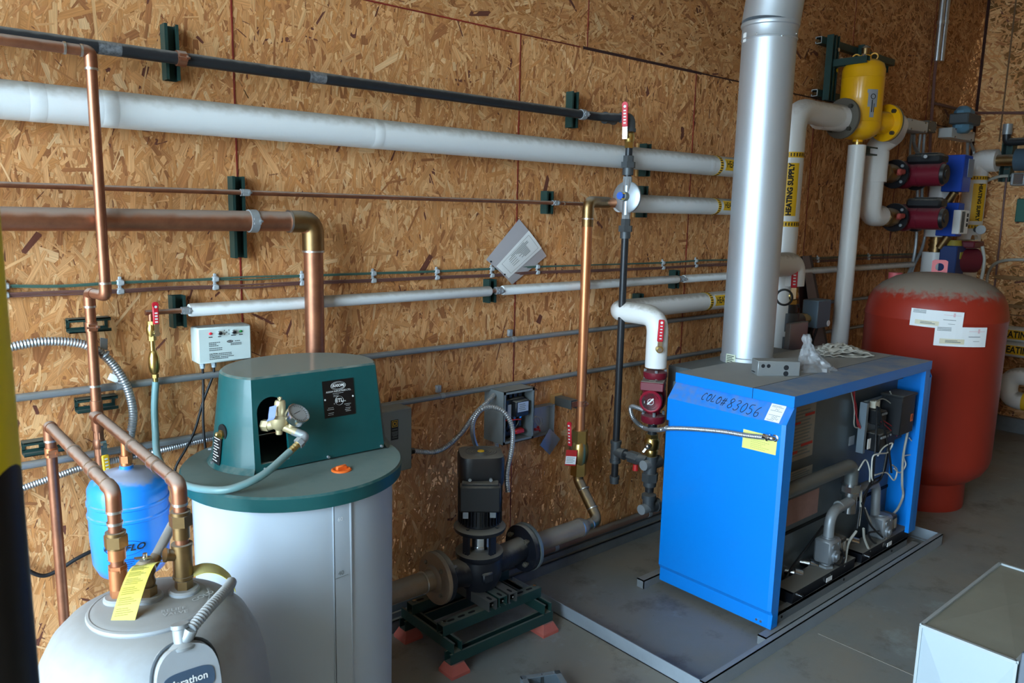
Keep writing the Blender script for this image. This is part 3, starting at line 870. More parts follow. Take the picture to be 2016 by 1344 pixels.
def ray_cyl(px, py, cx, cy, r):
    d = ray(px, py); ox, oy = CAM.x-cx, CAM.y-cy
    A = d.x*d.x+d.y*d.y; B = 2*(ox*d.x+oy*d.y); Cc = ox*ox+oy*oy-r*r
    q = B*B-4*A*Cc
    k = (-B-math.sqrt(max(q, 0)))/(2*A)
    return CAM+d*k
# ---------------------------------------------------------------- water heater
hx, hy = .475, -.80
t = thing('water_heater', 'round grey domed water heater with an oval badge and yellow tags on top', 'water heater', (hx, hy, 0))
prof = [(.24, 0), (.255, .03), (.256, .45), (.252, .58), (.243, .655), (.228, .71), (.205, .756), (.175, .787), (.148, .802), (.13, .807)]
mb = MB(); mb.lathe(prof+[(.001, .812)], (hx, hy, 0), n=64); mb.build('shell', heater, t)
mb = MB(); mb.torus((hx-.004, hy-.01, .809), (0, 0, 1), .124, .007, 48); mb.lathe([(.122, .80), (.122, .815), (.11, .82), (.001, .82)], (hx-.004, hy-.01, 0), n=48)
cap = mb.build('top_ring', heater, t)
ZH = .82
x1, y1, zp1 = P(97, 838, y=-.1).x, P(222, 965, x=P(97, 838, y=-.1).x).y, P(97, 838, y=-.1).z
x2 = P(192, 822, y=-.1).x; y2 = P(352, 950, x=x2).y; zp2 = P(192, 822, y=-.1).z
mb = MB()
for (a, b) in ((x1, y1), (hx-.005, hy+.01), (x2, y2)): mb.lathe([(.034, ZH), (.034, ZH+.006), (.03, ZH+.01), (.001, ZH+.01)], (a, b, 0), n=24)
mb.build('fitting_boss', heater, t)
mb = MB(); mb.text('RELIEF', (hx-.002, hy-.075, ZH+.0005), (.96, -.28, 0), (.28, .96, 0), .018, .0015); mb.text('VALVE', (hx-.004, hy-.093, ZH+.0005), (.96, -.28, 0), (.28, .96, 0), .018, .0015)
mb.text('COLD', (hx+.068, hy-.068, ZH+.0005), (.96, .28, 0), (-.28, .96, 0), .02, .0015)
mb.build('moulded_lettering', M('heater_letters', S(168, 168, 166), .6), t, 0)
B0 = ray_cyl(368, 1335, hx, hy, .25); B0.z -= .015
nb = V((B0.x-hx, B0.y-hy, 0)).normalized(); bt = V((-nb.y, nb.x, 0)); 
if bt.dot(rt) < 0: bt = -bt
tilt = Matrix.Rotation(math.radians(-14), 3, bt); nb2 = tilt @ nb
if nb2.z < 0: nb2 = Matrix.Rotation(math.radians(14), 3, bt) @ nb
bu = nb2.cross(bt)
if bu.z < 0: bu = -bu
def oval(w, h, n=36, p=2.6): return [(w*math.copysign(abs(math.cos(2*PI*k/n))**(2/p), math.cos(2*PI*k/n)), h*math.copysign(abs(math.sin(2*PI*k/n))**(2/p), math.sin(2*PI*k/n))) for k in range(n)]
mb = MB(); sx_ = 1 if bt.cross(bu).dot(nb2) > 0 else -1
mb.prism(oval(.062, .085), B0-nb2*.03, bt, bu, .05*sx_); bd = mb.build('element_cover', heater, t)
mb = MB(); mb.tube([B0-nb2*.004+bt*a*1.07+bu*b*1.05 for a, b in oval(.062, .085)+[oval(.062, .085)[0]]], .0035, 8); mb.build('cover_gasket', M('gasket', S(62, 70, 76), .6), t)
mb = MB(); mb.prism(oval(.05, .024, p=3.5), B0+nb2*.02+bu*.012, bt, bu, .0015*sx_); bp_ = mb.build('badge', M('badge_blue', S(62, 82, 104), .4), t)
mb = MB(); mb.text('Marathon', B0+nb2*.0222+bu*.015-bt*.042, bt, bu, .02, .0004*sx_, bold=.0003); mb.build('badge_lettering', white_p, bp_, 0)
mb = MB(); c0 = B0+bu*.075+nb2*.0
mb.lathe([(.026, 0), (.028, .006), (.02, .012), (.016, .014), (.016, .04), (.018, .042), (.018, .05)], c0, bu, 18)
e1 = P(376, 1238, d=(c0+bu*.07-CAM).dot(fw)-.0); 
mb.tube(fillet([c0+bu*.045, P(364, 1262, d=(c0-CAM).dot(fw)), e1], .02), .014, 14)
mb.build('conduit_connector', galv, t)
d0 = (e1-CAM).dot(fw)
mb = MB(); q = [e1, P(410, 1198, d=d0+.05), P(438, 1168, d=d0+.11), P(452, 1152, d=d0+.16), P(455, 1146, d=d0+.2), P(452, 1152, d=d0+.25), P(450, 1180, d=d0+.28), P(452, 1260, d=d0+.3)]
mb.flex(spline(q, 8), .0115, .0075, .07); mb.build('flexible_conduit', galv, t)
# relief valve and its tags
rvx, rvy = hx-.005, hy+.01
mb = MB(); mb.hexa((rvx, rvy, ZH+.008), (rvx, rvy, ZH+.03), .022); mb.lathe([(.017, ZH+.03), (.02, ZH+.04), (.017, ZH+.055), (.022, ZH+.065), (.02, ZH+.085), (.012, ZH+.092)], (rvx, rvy, 0), n=20)
mb.tube([(rvx, rvy, ZH+.06), (rvx+.03, rvy+.02, ZH+.085)], .014, 12)
rv = mb.build('relief_valve', bronze, t)
mb = MB(); mb.tube([(rvx+.025, rvy+.017, ZH+.082), (rvx+.085, rvy+.075, ZH+.13)], .0115, 14); mb.build('discharge_pipe', M('grey_pipe', S(172, 170, 166), .5, 0, .4), t)
mb = MB(); mb.bar((rvx-.022, rvy-.006, ZH+.104), (rvx+.012, rvy+.0, ZH+.096), .012, .003); mb.cyl((rvx, rvy, ZH+.09), (rvx, rvy, ZH+.108), .005); mb.build('test_lever', chrome, rv)
def ribbon(mb, cs, w, wv, th=.0006):
    wv = V(wv).normalized(); cs = [V(c) for c in cs]
    rows = []
    for i, c in enumerate(cs):
        T = (cs[min(i+1, len(cs)-1)]-cs[max(i-1, 0)]).normalized(); n = T.cross(wv).normalized()*th
        rows.append([c-wv*w/2-n, c+wv*w/2-n, c+wv*w/2+n, c-wv*w/2+n])
    mb.rings(rows)
d7 = (V((rvx, rvy, ZH+.09))-CAM).dot(fw); tg = [P(302, 1108, d=d7+.01), P(284, 1112, d=d7-.015), P(270, 1135, d=d7-.035), P(254, 1180, d=d7-.065), P(239, 1232, d=d7-.085)]
mb = MB(); ribbon(mb, spline(tg, 5), .052, rt+fw*.1+up*.12); ty = mb.build('warning_tag', tag_y, t, 0)
mb = MB(); sp = spline(tg, 12); wv = (rt+fw*.1+up*.12).normalized()
for i in range(8, len(sp)-4, 1):
    T = (sp[i+1]-sp[i-1]).normalized(); n = T.cross(wv).normalized()
    if n.dot(fw) > 0: n = -n
    if i % 5 == 4: continue
    for s0, s1 in ((-.021, .004+.016*((i*7) % 5)/5),):
        mb.bar(sp[i]+n*.0009+wv*s0, sp[i]+n*.0009+wv*s1, .0012, .0004, n)
mb.build('tag_print', M('tag_ink', S(120, 112, 40), .7), ty, 0)
tg = [V((x2+.02, y2-.005, ZH+.045)), V((x2+.045, y2-.015, ZH+.05)), V((x2+.07, y2-.03, ZH+.043)), V((x2+.09, y2-.045, ZH+.022)), V((x2+.098, y2-.05, ZH))]
mb = MB(); ribbon(mb, spline(tg, 5), .045, (.25, .9, .1)); mb.build('warning_tag', tag_y, t, 0, label='curled yellow tag lying beside the outlet fitting')

# copper supply pipes of the heater
def union(mb, c, r):
    c = V(c); mb.hexa(c-Z*.014, c+Z*.012, r*1.75); mb.cyl(c+Z*.012, c+Z*.02, r*1.5); mb.cyl(c-Z*.026, c-Z*.014, r*1.25)
for nm, lab, x, y, zp, y0, zb0 in (('heater_pipe', 'copper pipe bent from the wall to the heater beside the blue tank, farther from it', x1, y1, zp1, -.1, None), ('heater_pipe', 'copper pipe branching off the riser and passing over the blue tank to the heater', x2, y2, zp2, -.07, None)):
    t = thing(nm, lab, 'pipe', (x, y, ZH))
    pts = [(x, y0, zp), (x, y, zp), (x, y, ZH+.05)]
    if x == x1: pts = [(x, y0, .35), (x, y0, zp), (x, y, zp), (x, y, ZH+.05)]
    else: pts = [(xr2, -.07, zp)] + pts[1:]
    mb = MB(); mb.tube(fillet(pts, .02, 6), .0145, 18); mb.build('pipe', copper if x == x1 else copper, t)
    mb = MB(); mb.tube(fillet([(x, y+.04, zp), (x, y, zp), (x, y, zp-.045)], .025, 7), .0168, 18)
    mb.cyl((x, y+.15, zp), (x, y+.19, zp), .0165); 
    if x == x1: mb.tube(fillet([(x, y0, zp-.04), (x, y0, zp), (x, y0-.03, zp)], .02), .0168, 18)
    else: mb.tube([(x, y0, zp), (x, y0-.05, zp)], .0168, 18); mb.tube([(xr2, -.07, zp-.045), (xr2, -.07, zp+.045)], .0168, 18)
    mb.build('elbow', copper, t)
    mb = MB()
    for q in (.048, .075): mb.cyl((x, y, zp-q-.003), (x, y, zp-q+.003), .0172)
    for yy in (y+.042, y+.15, y+.19, y+.36): mb.cyl((x, yy-.003, zp), (x, yy+.003, zp), .0172)
    if x == x1: mb.cyl((x, y0, zp-.04), (x, y0, zp-.046), .0172)
    mb.build('solder_ring', solder, t)
    zu_ = zp-.115 if x == x1 else zp-.085
    mb = MB(); union(mb, (x, y, zu_), .0145); mb.build('union', bronze, t)
    mb = MB(); mb.cyl((x, y, zu_-.02), (x, y, zu_-.045), .0185); mb.cyl((x, y, ZH+.028), (x, y, ZH+.075), .0195 if x == x1 else .0165); mb.hexa((x, y, ZH+.07), (x, y, ZH+.083), .02); mb.hexa((x, y, ZH+.006), (x, y, ZH+.03), .02)
    mb.build('adapter', copper_bright if x == x1 else bronze, t)
    if x == x2:
        mb = MB(); mb.cyl((x, y, ZH+.04), (x, y, ZH+.115), .0215, n=24); mb.cyl((x, y, ZH+.036), (x, y, ZH+.042), .0235); mb.cyl((x, y, ZH+.112), (x, y, ZH+.118), .0235); mb.cyl((x, y, ZH+.09), (x-.034, y+.002, ZH+.098), .0135); mb.cyl((x-.034, y+.002, ZH+.098), (x-.038, y+.002, ZH+.099), .016)
        mb.build('vacuum_breaker', bronze, t)
clamp(th, (x1, -.1, zs3), (0, 0, 1), .0145, copper_bright)

# ---------------------------------------------------------------- blue expansion tank
ex, ey = .565, -.3
ze0 = P(255, 930, y=ey).z
t = thing('expansion_tank', 'small bright blue expansion tank hanging below the copper pipe', 'expansion tank', (ex, ey, ze0-.3))
R0 = .105; zt_ = ze0+.012; zb_ = PA(255, 1122, (ex, ey, 0)).z
mb = MB(); mb.lathe([(.02, zb_-.01), (.06, zb_-.004), (.086, zb_+.01), (R0-.006, zb_+.04), (R0-.002, zb_+.12), (R0-.002, zt_-.125), (R0+.001, zt_-.122), (R0+.001, zt_-.116), (R0-.002, zt_-.113), (R0-.002, zt_-.09), (R0+.001, zt_-.087), (R0+.001, zt_-.081), (R0-.002, zt_-.078), (R0-.003, zt_-.045), (R0-.012, zt_-.028), (.075, zt_-.013), (.05, zt_-.005), (.022, zt_), (.018, zt_+.004), (.018, zt_+.012), (.001, zt_+.013)], (ex, ey, 0), n=48)
mb.build('tank_body', bluetank, t)
mb = MB(); mb.cyl((ex, ey, zt_+.012), (ex, ey, zt_+.02), .014); mb.hexa((ex, ey, zt_+.02), (ex, ey, zt_+.04), .017); mb.cyl((ex, ey, zt_+.04), (ex, ey, zp2), .0115)
mb.build('nipple', copper_bright, t)
pa = ray_cyl(243, 1080, ex, ey, R0); na = V((pa.x-ex, pa.y-ey, 0)).normalized(); ta = Z.cross(na)
mb = MB(); mb.text('PROFLO', pa, ta, Z, .025, .0012, align='CENTER', wrap=('x', R0), bold=.0007, shear=.3, sx=1.15); 
mb.build('logo_lettering', ink, t, 0)
mb = MB(); navy = M('navy_ink', S(16, 44, 120), .6)
for k in range(40):
    a0 = .5+k*5.6/40; a1 = .5+(k+1)*5.6/40; w_ = .003 if 14 < k < 28 else .001
    p = [pa+ta*(R0*math.sin(.052*math.cos(a)/R0))+na*(R0*math.cos(.052*math.cos(a)/R0)-R0+.0012)+Z*.021*math.sin(a) for a in (a0, a1)]
    mb.bar(p[0], p[1], .0008, w_, na)
for i in range(5):
    mb.patch(pa-Z*(.034+i*.006), ta, Z, -.045+.004*i, .03-.005*(i % 3), 0, .002, ('x', R0), .001)
mb.build('logo_oval', navy, t, 0)

# ---------------------------------------------------------------- steel conduits, flexible conduit, cables
def long_conduit(label, z, y=-.032, straps=()):
    t = thing('steel_conduit', label, 'conduit', (1, y, z))
    mb = MB(); mb.tube([(XL, y, z), (6.4, y, z)], .0115, 14); mb.build('conduit', conduit_m, t)
    for px in straps:
        x = P(px, 700, y=y).x; mb = MB(); mb.tube([(x-.011, y, z), (x+.011, y, z)], .0135, 14); mb.bbox((x, -.008, z+.026), (.022, .016, .03), .002); mb.cyl((x, -.017, z+.03), (x, -.014, z+.03), .006); mb.build('strap', galv, t)
zA = hz(-.032, (25, 791), (735, 705), (1421, 613)); zB = hz(-.032, (20, 921), (757, 806), (1416, 683))
long_conduit('grey steel conduit passing behind the green hood, the upper of two', zA, straps=(232, 1010))
long_conduit('grey steel conduit just above the open starter box, the lower of two', zB, straps=(870,))
t = thing('flexible_conduit', 'ribbed flexible steel conduit curving over and down behind the copper riser', 'conduit', P(200, 690, y=-.06))
q = [(-40, 696, -.045), (10, 685, -.055), (90, 672, -.055), (165, 678, -.05), (212, 706, -.05), (247, 755, -.058), (262, 812, -.06), (256, 860, -.06), (245, 905, -.05), (242, 960, -.04)]
mb = MB(); mb.flex(spline([P(a, b, y=c) for a, b, c in q], 12), .0125, .0082, .09); mb.build('conduit', flexm, t)
for a, b, dx, dz in ((206, 698, .008, .03), (243, 752, -.02, .01), (254, 862, .02, -.004)):
    mb = MB(); c = P(a, b, y=-.055); mb.torus(c, (.6, 0, -.8) if b < 700 else (0, 0, 1), .0135, .003, 20, 6); mb.bar(c+V((dx*.4, .02, dz*.4)), c+V((dx*1.4, .045, dz*1.4)), .02, .003, (0, 1, 0)); mb.build('strap', galv, t)
t = thing('flexible_conduit', 'ribbed flexible steel conduit running low along the wall behind the blue tank', 'conduit', P(165, 920, y=-.05))
q = [(-30, 985, -.05), (38, 963, -.05), (110, 938, -.05), (170, 918, -.05), (240, 903, -.03), (330, 883, -.03), (400, 866, -.03), (480, 850, -.03)]
mb = MB(); mb.flex(spline([P(a, b, y=c) for a, b, c in q], 12), .0095, .0068, .1); mb.build('conduit', flexm, t)
mb = MB(); c = P(40, 965, y=-.05); mb.torus(c, (1, 0, .25), .0105, .003, 18, 6); mb.bar(c+V((0, .02, -.01)), c+V((.004, .045, -.03)), .02, .003, (0, 1, 0)); mb.build('strap', galv, t)

def cable(name, label, pts, r, m, cat='cable', grp=None, flex=None):
    mb = MB()
    sp = spline(pts, 8)
    if flex: mb.flex(sp, r, flex, .1)
    else: mb.tube(sp, r, 10)
    return tag(mb.build(name, m), label, cat, grp)
cable('power_cable', 'black cable lying along the wall low down between striped post and blue tank', [P(a, b, y=-.02) for a, b in ((20, 1095), (55, 1122), (85, 1133), (115, 1122), (150, 1100), (190, 1080), (260, 1050), (380, 1020))], .006, cable_b)

# ---------------------------------------------------------------- control box and its leads
A = P(388, 645, y=-.068); B = P(494, 640, y=-.068); C_ = P(388, 718, y=-.068)
bx0, bx1 = A.x, B.x; bz1 = (A.z+B.z)/2; bz0 = C_.z
t = thing('control_box', 'off-white control box on the wall with two lamps and printed text', 'control box', ((bx0+bx1)/2, 0, bz0))
mb = MB(); mb.bbox(((bx0+bx1)/2, -.035, (bz0+bz1)/2), (bx1-bx0, .066, bz1-bz0), .005); mb.build('housing', ctrlbox, t)
W_, H_ = bx1-bx0, bz1-bz0
def on_box(u, v): return V((bx0+W_*u, -.0682, bz1-H_*v))
for u, m, nm in ((.235, lens_red, 'red_lamp'), (.8, lens_grn, 'green_lamp')):
    mb = MB(); mb.sph(on_box(u, .17), .006, 12, (1, .7, .7)); mb.build(nm, m, t)
for u, nm in ((.4, 'silence_button'), (.66, 'test_button')):
    mb = MB(); c = on_box(u, .17); mb.lathe([(.0075, 0), (.0075, .005), (.006, .007)], c, (0, -1, 0), 16); o = mb.build('push_button', chrome, t)
    mb = MB(); c = c+V((0, -.007, 0)); mb.cyl(c, c+V((0, -.006, 0)), .005, n=14); mb.build('button_cap', black_pl, o)
mb = MB(); b_ = MB()
mb.text('CAUTION:', on_box(.2, .745), X, Z, .0058, -.0003*-1, bold=.0002); mb.text('ATTENTION:', on_box(.2, .84), X, Z, .0058, .0003, bold=.0002)
for u, v, w2_ in ((.235, .27, .035), (.4, .27, .03), (.66, .265, .045), (.8, .26, .035)): mb.mm(on_box(u-w2_, v-.012)+V((0, -.0004, 0)), on_box(u+w2_, v+.012))
for k, (u, v) in enumerate(((.49, .11), (.575, .11), (.53, .165), (.49, .22), (.575, .22))): mb.cyl(on_box(u, v), on_box(u, v)+V((0, -.0006, 0)), .0016, n=8)
mb.build('lettering', ink, t, 0)
mb = MB()
for u0, u1, v in ((.2, .43, .43), (.2, .37, .475), (.2, .38, .52), (.2, .46, .59), (.2, .45, .64), (.37, .62, .745), (.2, .65, .79), (.41, .67, .84), (.2, .57, .885), (.68, .82, .43), (.6, .82, .49), (.6, .82, .53)):
    n = int((u1-u0)/.035)
    for i in range(n):
        mb.mm(on_box(u0+.035*i, v-.011)+V((0, -.0004, 0)), on_box(u0+.035*i+.029, v+.011))
mb.build('small_print', M('print_grey', S(84, 92, 94), .8), t, 0)
mb = MB(); mb.prism(oval(.0105, .0042, p=2), on_box(.59, .43), X, Z, .0004); mb.build('logo_oval', ink, t, 0)
mb = MB(); mb.text('AXIOM', on_box(.59, .43), X, Z, .0048, .0007, align='CENTER'); mb.build('logo_lettering', white_p, t, 0)
gl = []
for u in (.13, .34):
    c = V((bx0+W_*u, -.035, bz0)); mb = MB(); mb.hexa(c, c-Z*.012, .009); mb.cyl(c-Z*.012, c-Z*.02, .0075); mb.build('cable_gland', M('gland_grey', S(170, 186, 196), .4), t); gl.append(c-Z*.02)
cable('power_cable', 'black cable hanging straight down from the control box to the green hood', [gl[0], gl[0]-Z*.06, P(400, 830, y=-.05), P(404, 880, y=-.06), P(412, 940, y=-.08)], .0042, cable_b)
cable('power_cable', 'black cable swinging from the control box toward the clear hose', [gl[1], gl[1]-Z*.03+V((-.005, 0, 0)), P(400, 790, y=-.04), P(384, 845, y=-.04), P(365, 885, y=-.04), P(346, 920, y=-.04), P(342, 960, y=-.03)], .0042, cable_b)

# ---------------------------------------------------------------- hose valve and clear hose
vx = P(298, 640, y=-.06).x
t = thing('hose_valve_pipe', 'brass hose line with a red lever beside the white control box', 'valve', (vx, -.06, P(300, 740, y=-.06).z))
z_ = lambda py: P(298, py, y=-.06).z
mb = MB(); mb.tube(fillet([(xa-.10, -.06, zw3), (vx, -.06, zw3), (vx, -.06, z_(650))], .014), .0082, 14); mb.build('pipe', copper, t)
mb = MB(); mb.hexa((vx, -.06, z_(645)), (vx, -.06, z_(632)), .013); mb.lathe([(.012, z_(662)), (.016, z_(652)), (.016, z_(645)), (.012, z_(638))], (vx, -.06, 0), n=16); mb.hexa((vx, -.06, z_(670)), (vx, -.06, z_(658)), .013)
mb.cyl((vx, -.06, z_(690)), (vx, -.06, z_(668)), .008); mb.lathe([(.008, z_(736)), (.013, z_(733)), (.0165, z_(722)), (.0165, z_(704)), (.012, z_(694)), (.008, z_(690))], (vx+.002, -.06, 0), n=18); mb.hexa((vx+.003, -.06, z_(737)), (vx+.003, -.06, z_(744)), .011); mb.cyl((vx+.003, -.06, z_(742)), (vx+.004, -.06, z_(756)), .0075)
mb.build('valve_body', brass, t)
o = V((vx+.008, -.082, z_(655)))
mb = MB(); mb.bar(o-Z*.008, o+Z*.045+V((.002, 0, 0)), .014, .003, (0, -1, 0)); mb.hexa(o+V((0, .02, 0)), o+V((0, -.006, 0)), .009); mb.build('lever', chrome, t)
mb = MB(); mb.bar(o+Z*.028, o+Z*.088, .018, .007, (0, -1, 0), b=.003); mb.cyl(o+Z*.088+V((0, .0035, 0)), o+Z*.088-V((0, .0035, 0)), .009); g1 = mb.build('handle_grip', redh, t)
mb = MB()
for i in range(4): mb.bar(o+Z*(.036+i*.009)+V((-.004, -.0037, 0)), o+Z*(.036+i*.009)+V((.004, -.0037, 0)), .0045, .0005, (0, -1, 0))
mb.cyl(o+Z*.082+V((0, -.0036, 0)), o+Z*.082+V((0, -.0042, 0)), .004, n=12); mb.build('grip_marks', white_p, g1, 0)
# ---------------------------------------------------------------- glycol feeder
fx, fy, fz = 1.0, -.432, .95
t = thing('glycol_feeder', 'tall white plastic feed tank with a dark green lid and hood', 'feed tank', (fx, fy, 0))
RB = .292
mb = MB(); mb.lathe([(.27, 0), (.284, .015), (.286, .1), (RB-.002, .5), (RB, .92), (RB, .93), (.001, .93)], (fx, fy, 0), n=72); body = mb.build('tank_body', poly, t)
def on_body(px, py):
    p = ray_cyl(px, py, fx, fy, RB); n = V((p.x-fx, p.y-fy, 0)).normalized(); return p, n, Z.cross(n)
mb = MB()
pA, nA, tA = on_body(675, 1150)
mb.patch(V((pA.x, pA.y, 0)), tA, Z, -.024, .024, .1, .905, ('x', RB), .0035, 8)
mb.tube([V((pA.x, pA.y, .905))+tA*.026, V((pA.x, pA.y, .1))+tA*.026-nA*.004], .005, 8)
mb.tube([V((pA.x, pA.y, .905))-tA*.026, V((pA.x, pA.y, .1))-tA*.026-nA*.004], .002, 8)
mb.build('level_strip', poly, body)
mb = MB(); p, n, tt = on_body(664, 1128); mb.text('40', p, tt, Z, .018, .006, wrap=('x', RB)); mb.bar(p-tt*.008-Z*.013+n*.0055, p+tt*.03-Z*.009+n*.0055, .0012, .0006, n)
mb.build('level_mark', ink_gray, body, 0)
mb = MB()
for px, py, s in ((663, 1022, '60'),): p, n, tt = on_body(px, py); mb.text(s, p, tt, Z, .016, .0055, wrap=('x', RB))
mb.build('moulded_number', M('emboss_white', S(236, 240, 244), .4), body, 0)
mb = MB(); mb.lathe([(.298, fz-.045), (.318, fz-.043), (.322, fz-.006), (.317, fz), (.1, fz+.002), (.001, fz+.002)], (fx, fy, 0), n=80); lid = mb.build('lid', teal_lid, t)
# hood: cone cut by a flat front with an arched opening
qx, qy = 1.06, -.36
ZB, ZTOP = fz, 1.222
EY = .83
mb = MB(); n = 64; rows = []
KS = [0, .06, .5, .93, .98, 1.0]
for k in KS:
    row = []
    r = .272+(.238-.272)*k - (.006 if k == 1 else 0) + (.012 if k == 0 else 0); yc = -.502+.036*k + (.006 if k == 1 else 0) - (.0 if k else .008)
    ac = math.asin((yc-qy)/(r*EY))       # chord angle (negative)
    a0, a1 = ac, PI-ac
    z = ZB+(ZTOP-ZB)*k + .002
    for i in range(n+1):
        a = a0+(a1-a0)*i/n; row.append(V((qx+r*math.cos(a), qy+EY*r*math.sin(a), z)))
    rows.append(row)
b0 = len(mb.v)
for row in rows: mb.v += [tuple(q) for q in row]
for i in range(len(rows)-1):
    for k in range(n): a = b0+i*(n+1)+k; mb.f.append([a, a+1, a+n+2, a+n+1])
mb.f.append([b0+(len(rows)-1)*(n+1)+k for k in range(n+1)])
for i in (2, 3, 4):
    if i > 2: mb.f.append([b0+i*(n+1), b0+i*(n+1)+n, b0+(i+1)*(n+1)+n, b0+(i+1)*(n+1)])
# flat face with arch hole
def face(u, z):  # u = x ; plane between bottom and top chord
    k = (z-ZB)/(ZTOP-ZB); return V((u, -.502+.036*k, z))
xl0, xr0 = rows[1][n].x, rows[1][0].x; xlt, xrt = rows[-2][n].x, rows[-2][0].x
ZF0, ZF1 = ZB+.006, ZTOP-.004
hxl, hxr, hz0, hz1 = .868, .955, ZB+.028, 1.165
hc = (hxl+hxr)/2; hr = (hxr-hxl)/2; hza = hz1-hr
def edge(z, s):
    k = (z-ZB)/(ZTOP-ZB); r = .272-.034*k; yc = -.502+.036*k
    return qx + s*r*math.sqrt(1-((yc-qy)/(r*EY))**2)
arch = [(hc+hr*math.cos(a), hza+hr*math.sin(a)) for a in [PI*i/12 for i in range(13)]]
def poly_face(pts): mb.add([face(*p) for p in pts], [list(range(len(pts)))])
NZ = 10
def strip(side, za, zb, xin):
    for i in range(NZ):
        a, b = za+(zb-za)*i/NZ, za+(zb-za)*(i+1)/NZ
        poly_face([(edge(a, side), a), (xin, a), (xin, b), (edge(b, side), b)])
strip(-1, ZF0, hza, hxl); strip(1, ZF0, hza, hxr)
poly_face([(hxl, ZF0), (hxr, ZF0), (hxr, hz0), (hxl, hz0)])
ztop = ZTOP-.004
poly_face([(hxr, hza), (edge(hza, 1), hza), (edge(ztop, 1), ztop), (edge(ztop, -1), ztop), (edge(hza, -1), hza), (hxl, hza)] + arch[::-1][1:-1])
hood = mb.build('hood', teal, t, 30)
mb = MB()   # rolled lip of the arch, going inward
lip = [(hxr, hz0)] + arch + [(hxl, hz0), (hxr, hz0)]
for (a, b), (c, d_) in zip(lip, lip[1:]):
    p0, p1 = face(a, b), face(c, d_); mb.add([p0, p1, p1+V((0, .012, 0)), p0+V((0, .012, 0))], [(0, 1, 2, 3)])
mb.build('opening_lip', teal, hood, 0)
mb = MB()
for u, z in ((hxl+.01, ZB+.014), (hxr+.12, ZB+.012), (1.26, ZB+.012)): mb.cyl(face(u, z)+V((0, -.008, 0)), face(u, z)+V((0, .004, 0)), .004, n=10)
for a in (2.6, 3.1): mb.cyl((qx+.28*math.cos(a), qy+.28*math.sin(a), ZB+.012), (qx+.27*math.cos(a), qy+.27*math.sin(a), ZB+.012), .004, n=10)
mb.build('screw', galv, hood)
# side port with a small brass fitting
def on_cone(a, z, out=0):
    k = (z-ZB)/(ZTOP-ZB); r = .272-.034*k+out; return V((qx+r*math.cos(a), qy+EY*r*math.sin(a), z))
pp = ray_cyl(437, 852, qx, qy, .262); ap = math.atan2(pp.y-qy, pp.x-qx); zp_ = pp.z
nn = V((math.cos(ap), math.sin(ap), .12)).normalized()
mb = MB(); mb.cyl(on_cone(ap, zp_, -.004), on_cone(ap, zp_, .0012), .024, n=24); mb.build('side_port', M('dark_void', S(8, 10, 10), .9), hood)
mb = MB(); c = on_cone(ap, zp_-.006, .001); mb.hexa(c, c+nn*.006, .014); mb.cyl(c+nn*.005, c+nn*.014, .0085); mb.sph(c+nn*.014, .008, 10); mb.build('side_fitting', brass, hood)
pl_ = ray_cyl(426, 886, qx, qy, .27); al = math.atan2(pl_.y-qy, pl_.x-qx)
cl = on_cone(al, pl_.z, .0); nl = V((math.cos(al), math.sin(al), 0)); tl = Z.cross(nl)
mb = MB(); mb.patch(cl+nl*.003, tl, (Z-nl*.12).normalized(), -.026, .026, -.042, .042, ('x', .27), .001); sp_ = mb.build('rating_plate', black_pl, hood, 0, label='small dust-streaked black plate on the curved side')
mb = MB()
for i in range(9): mb.patch(cl+nl*.004-Z*(-.034+.008*i)+nl*(-.12*(.034-.008*i)), tl, (Z-nl*.12).normalized(), -.021+.004*(i % 2), .019-.007*((i*5) % 3), -.0012, .0012, ('x', .27), .0012)
mb.build('plate_print', white_p, sp_, 0)
# main name plate
pc = [face(*q) for q in ()]
kx0, kx1, kz0, kz1 = 1.075, 1.178, 1.078, 1.187
kd = V((0, .036/(ZTOP-ZB), 1)).normalized()
o = face((kx0+kx1)/2, (kz0+kz1)/2)+V((0, -.001, 0))
mb = MB(); w2, h2 = .052, .056; mb.patch(o, X, kd, -w2, w2, -h2, h2, None, .0015); mb.build('name_plate', M('plate_black', S(16, 17, 19), .35), hood, 0)
mb = MB(); tx = lambda s, u, v, sz, al='CENTER', bo=0: mb.text(s, o+X*u+kd*v, X, kd, sz, .0019, align=al, bold=bo)
tx('AXIOM', .0, .038, .0115, bo=.0004)
for k in range(36):
    a0, a1 = 2*PI*k/36, 2*PI*(k+1)/36
    for (ra, rb) in ((.0245, .0125), (.021, .0095)):
        mb.bar(o+X*ra*math.cos(a0)+kd*(.038+rb*math.sin(a0))+V((0, -.002, 0)), o+X*ra*math.cos(a1)+kd*(.038+rb*math.sin(a1))+V((0, -.002, 0)), .0004, .0011, (0, -1, 0))
        mb.bar(o+X*.0135*math.cos(a0)+kd*(-.0075+.0135*math.sin(a0))+V((0, -.002, 0)), o+X*.0135*math.cos(a1)+kd*(-.0075+.0135*math.sin(a1))+V((0, -.002, 0)), .0004, .0022, (0, -1, 0))
tx('AXIOM INDUSTRIES LTD.', 0, .0215, .0075);
tx('ETL', 0, -.0075, .0155, bo=.0004); tx('c', -.0175, -.015, .007); tx('us', .0185, -.0105, .007)
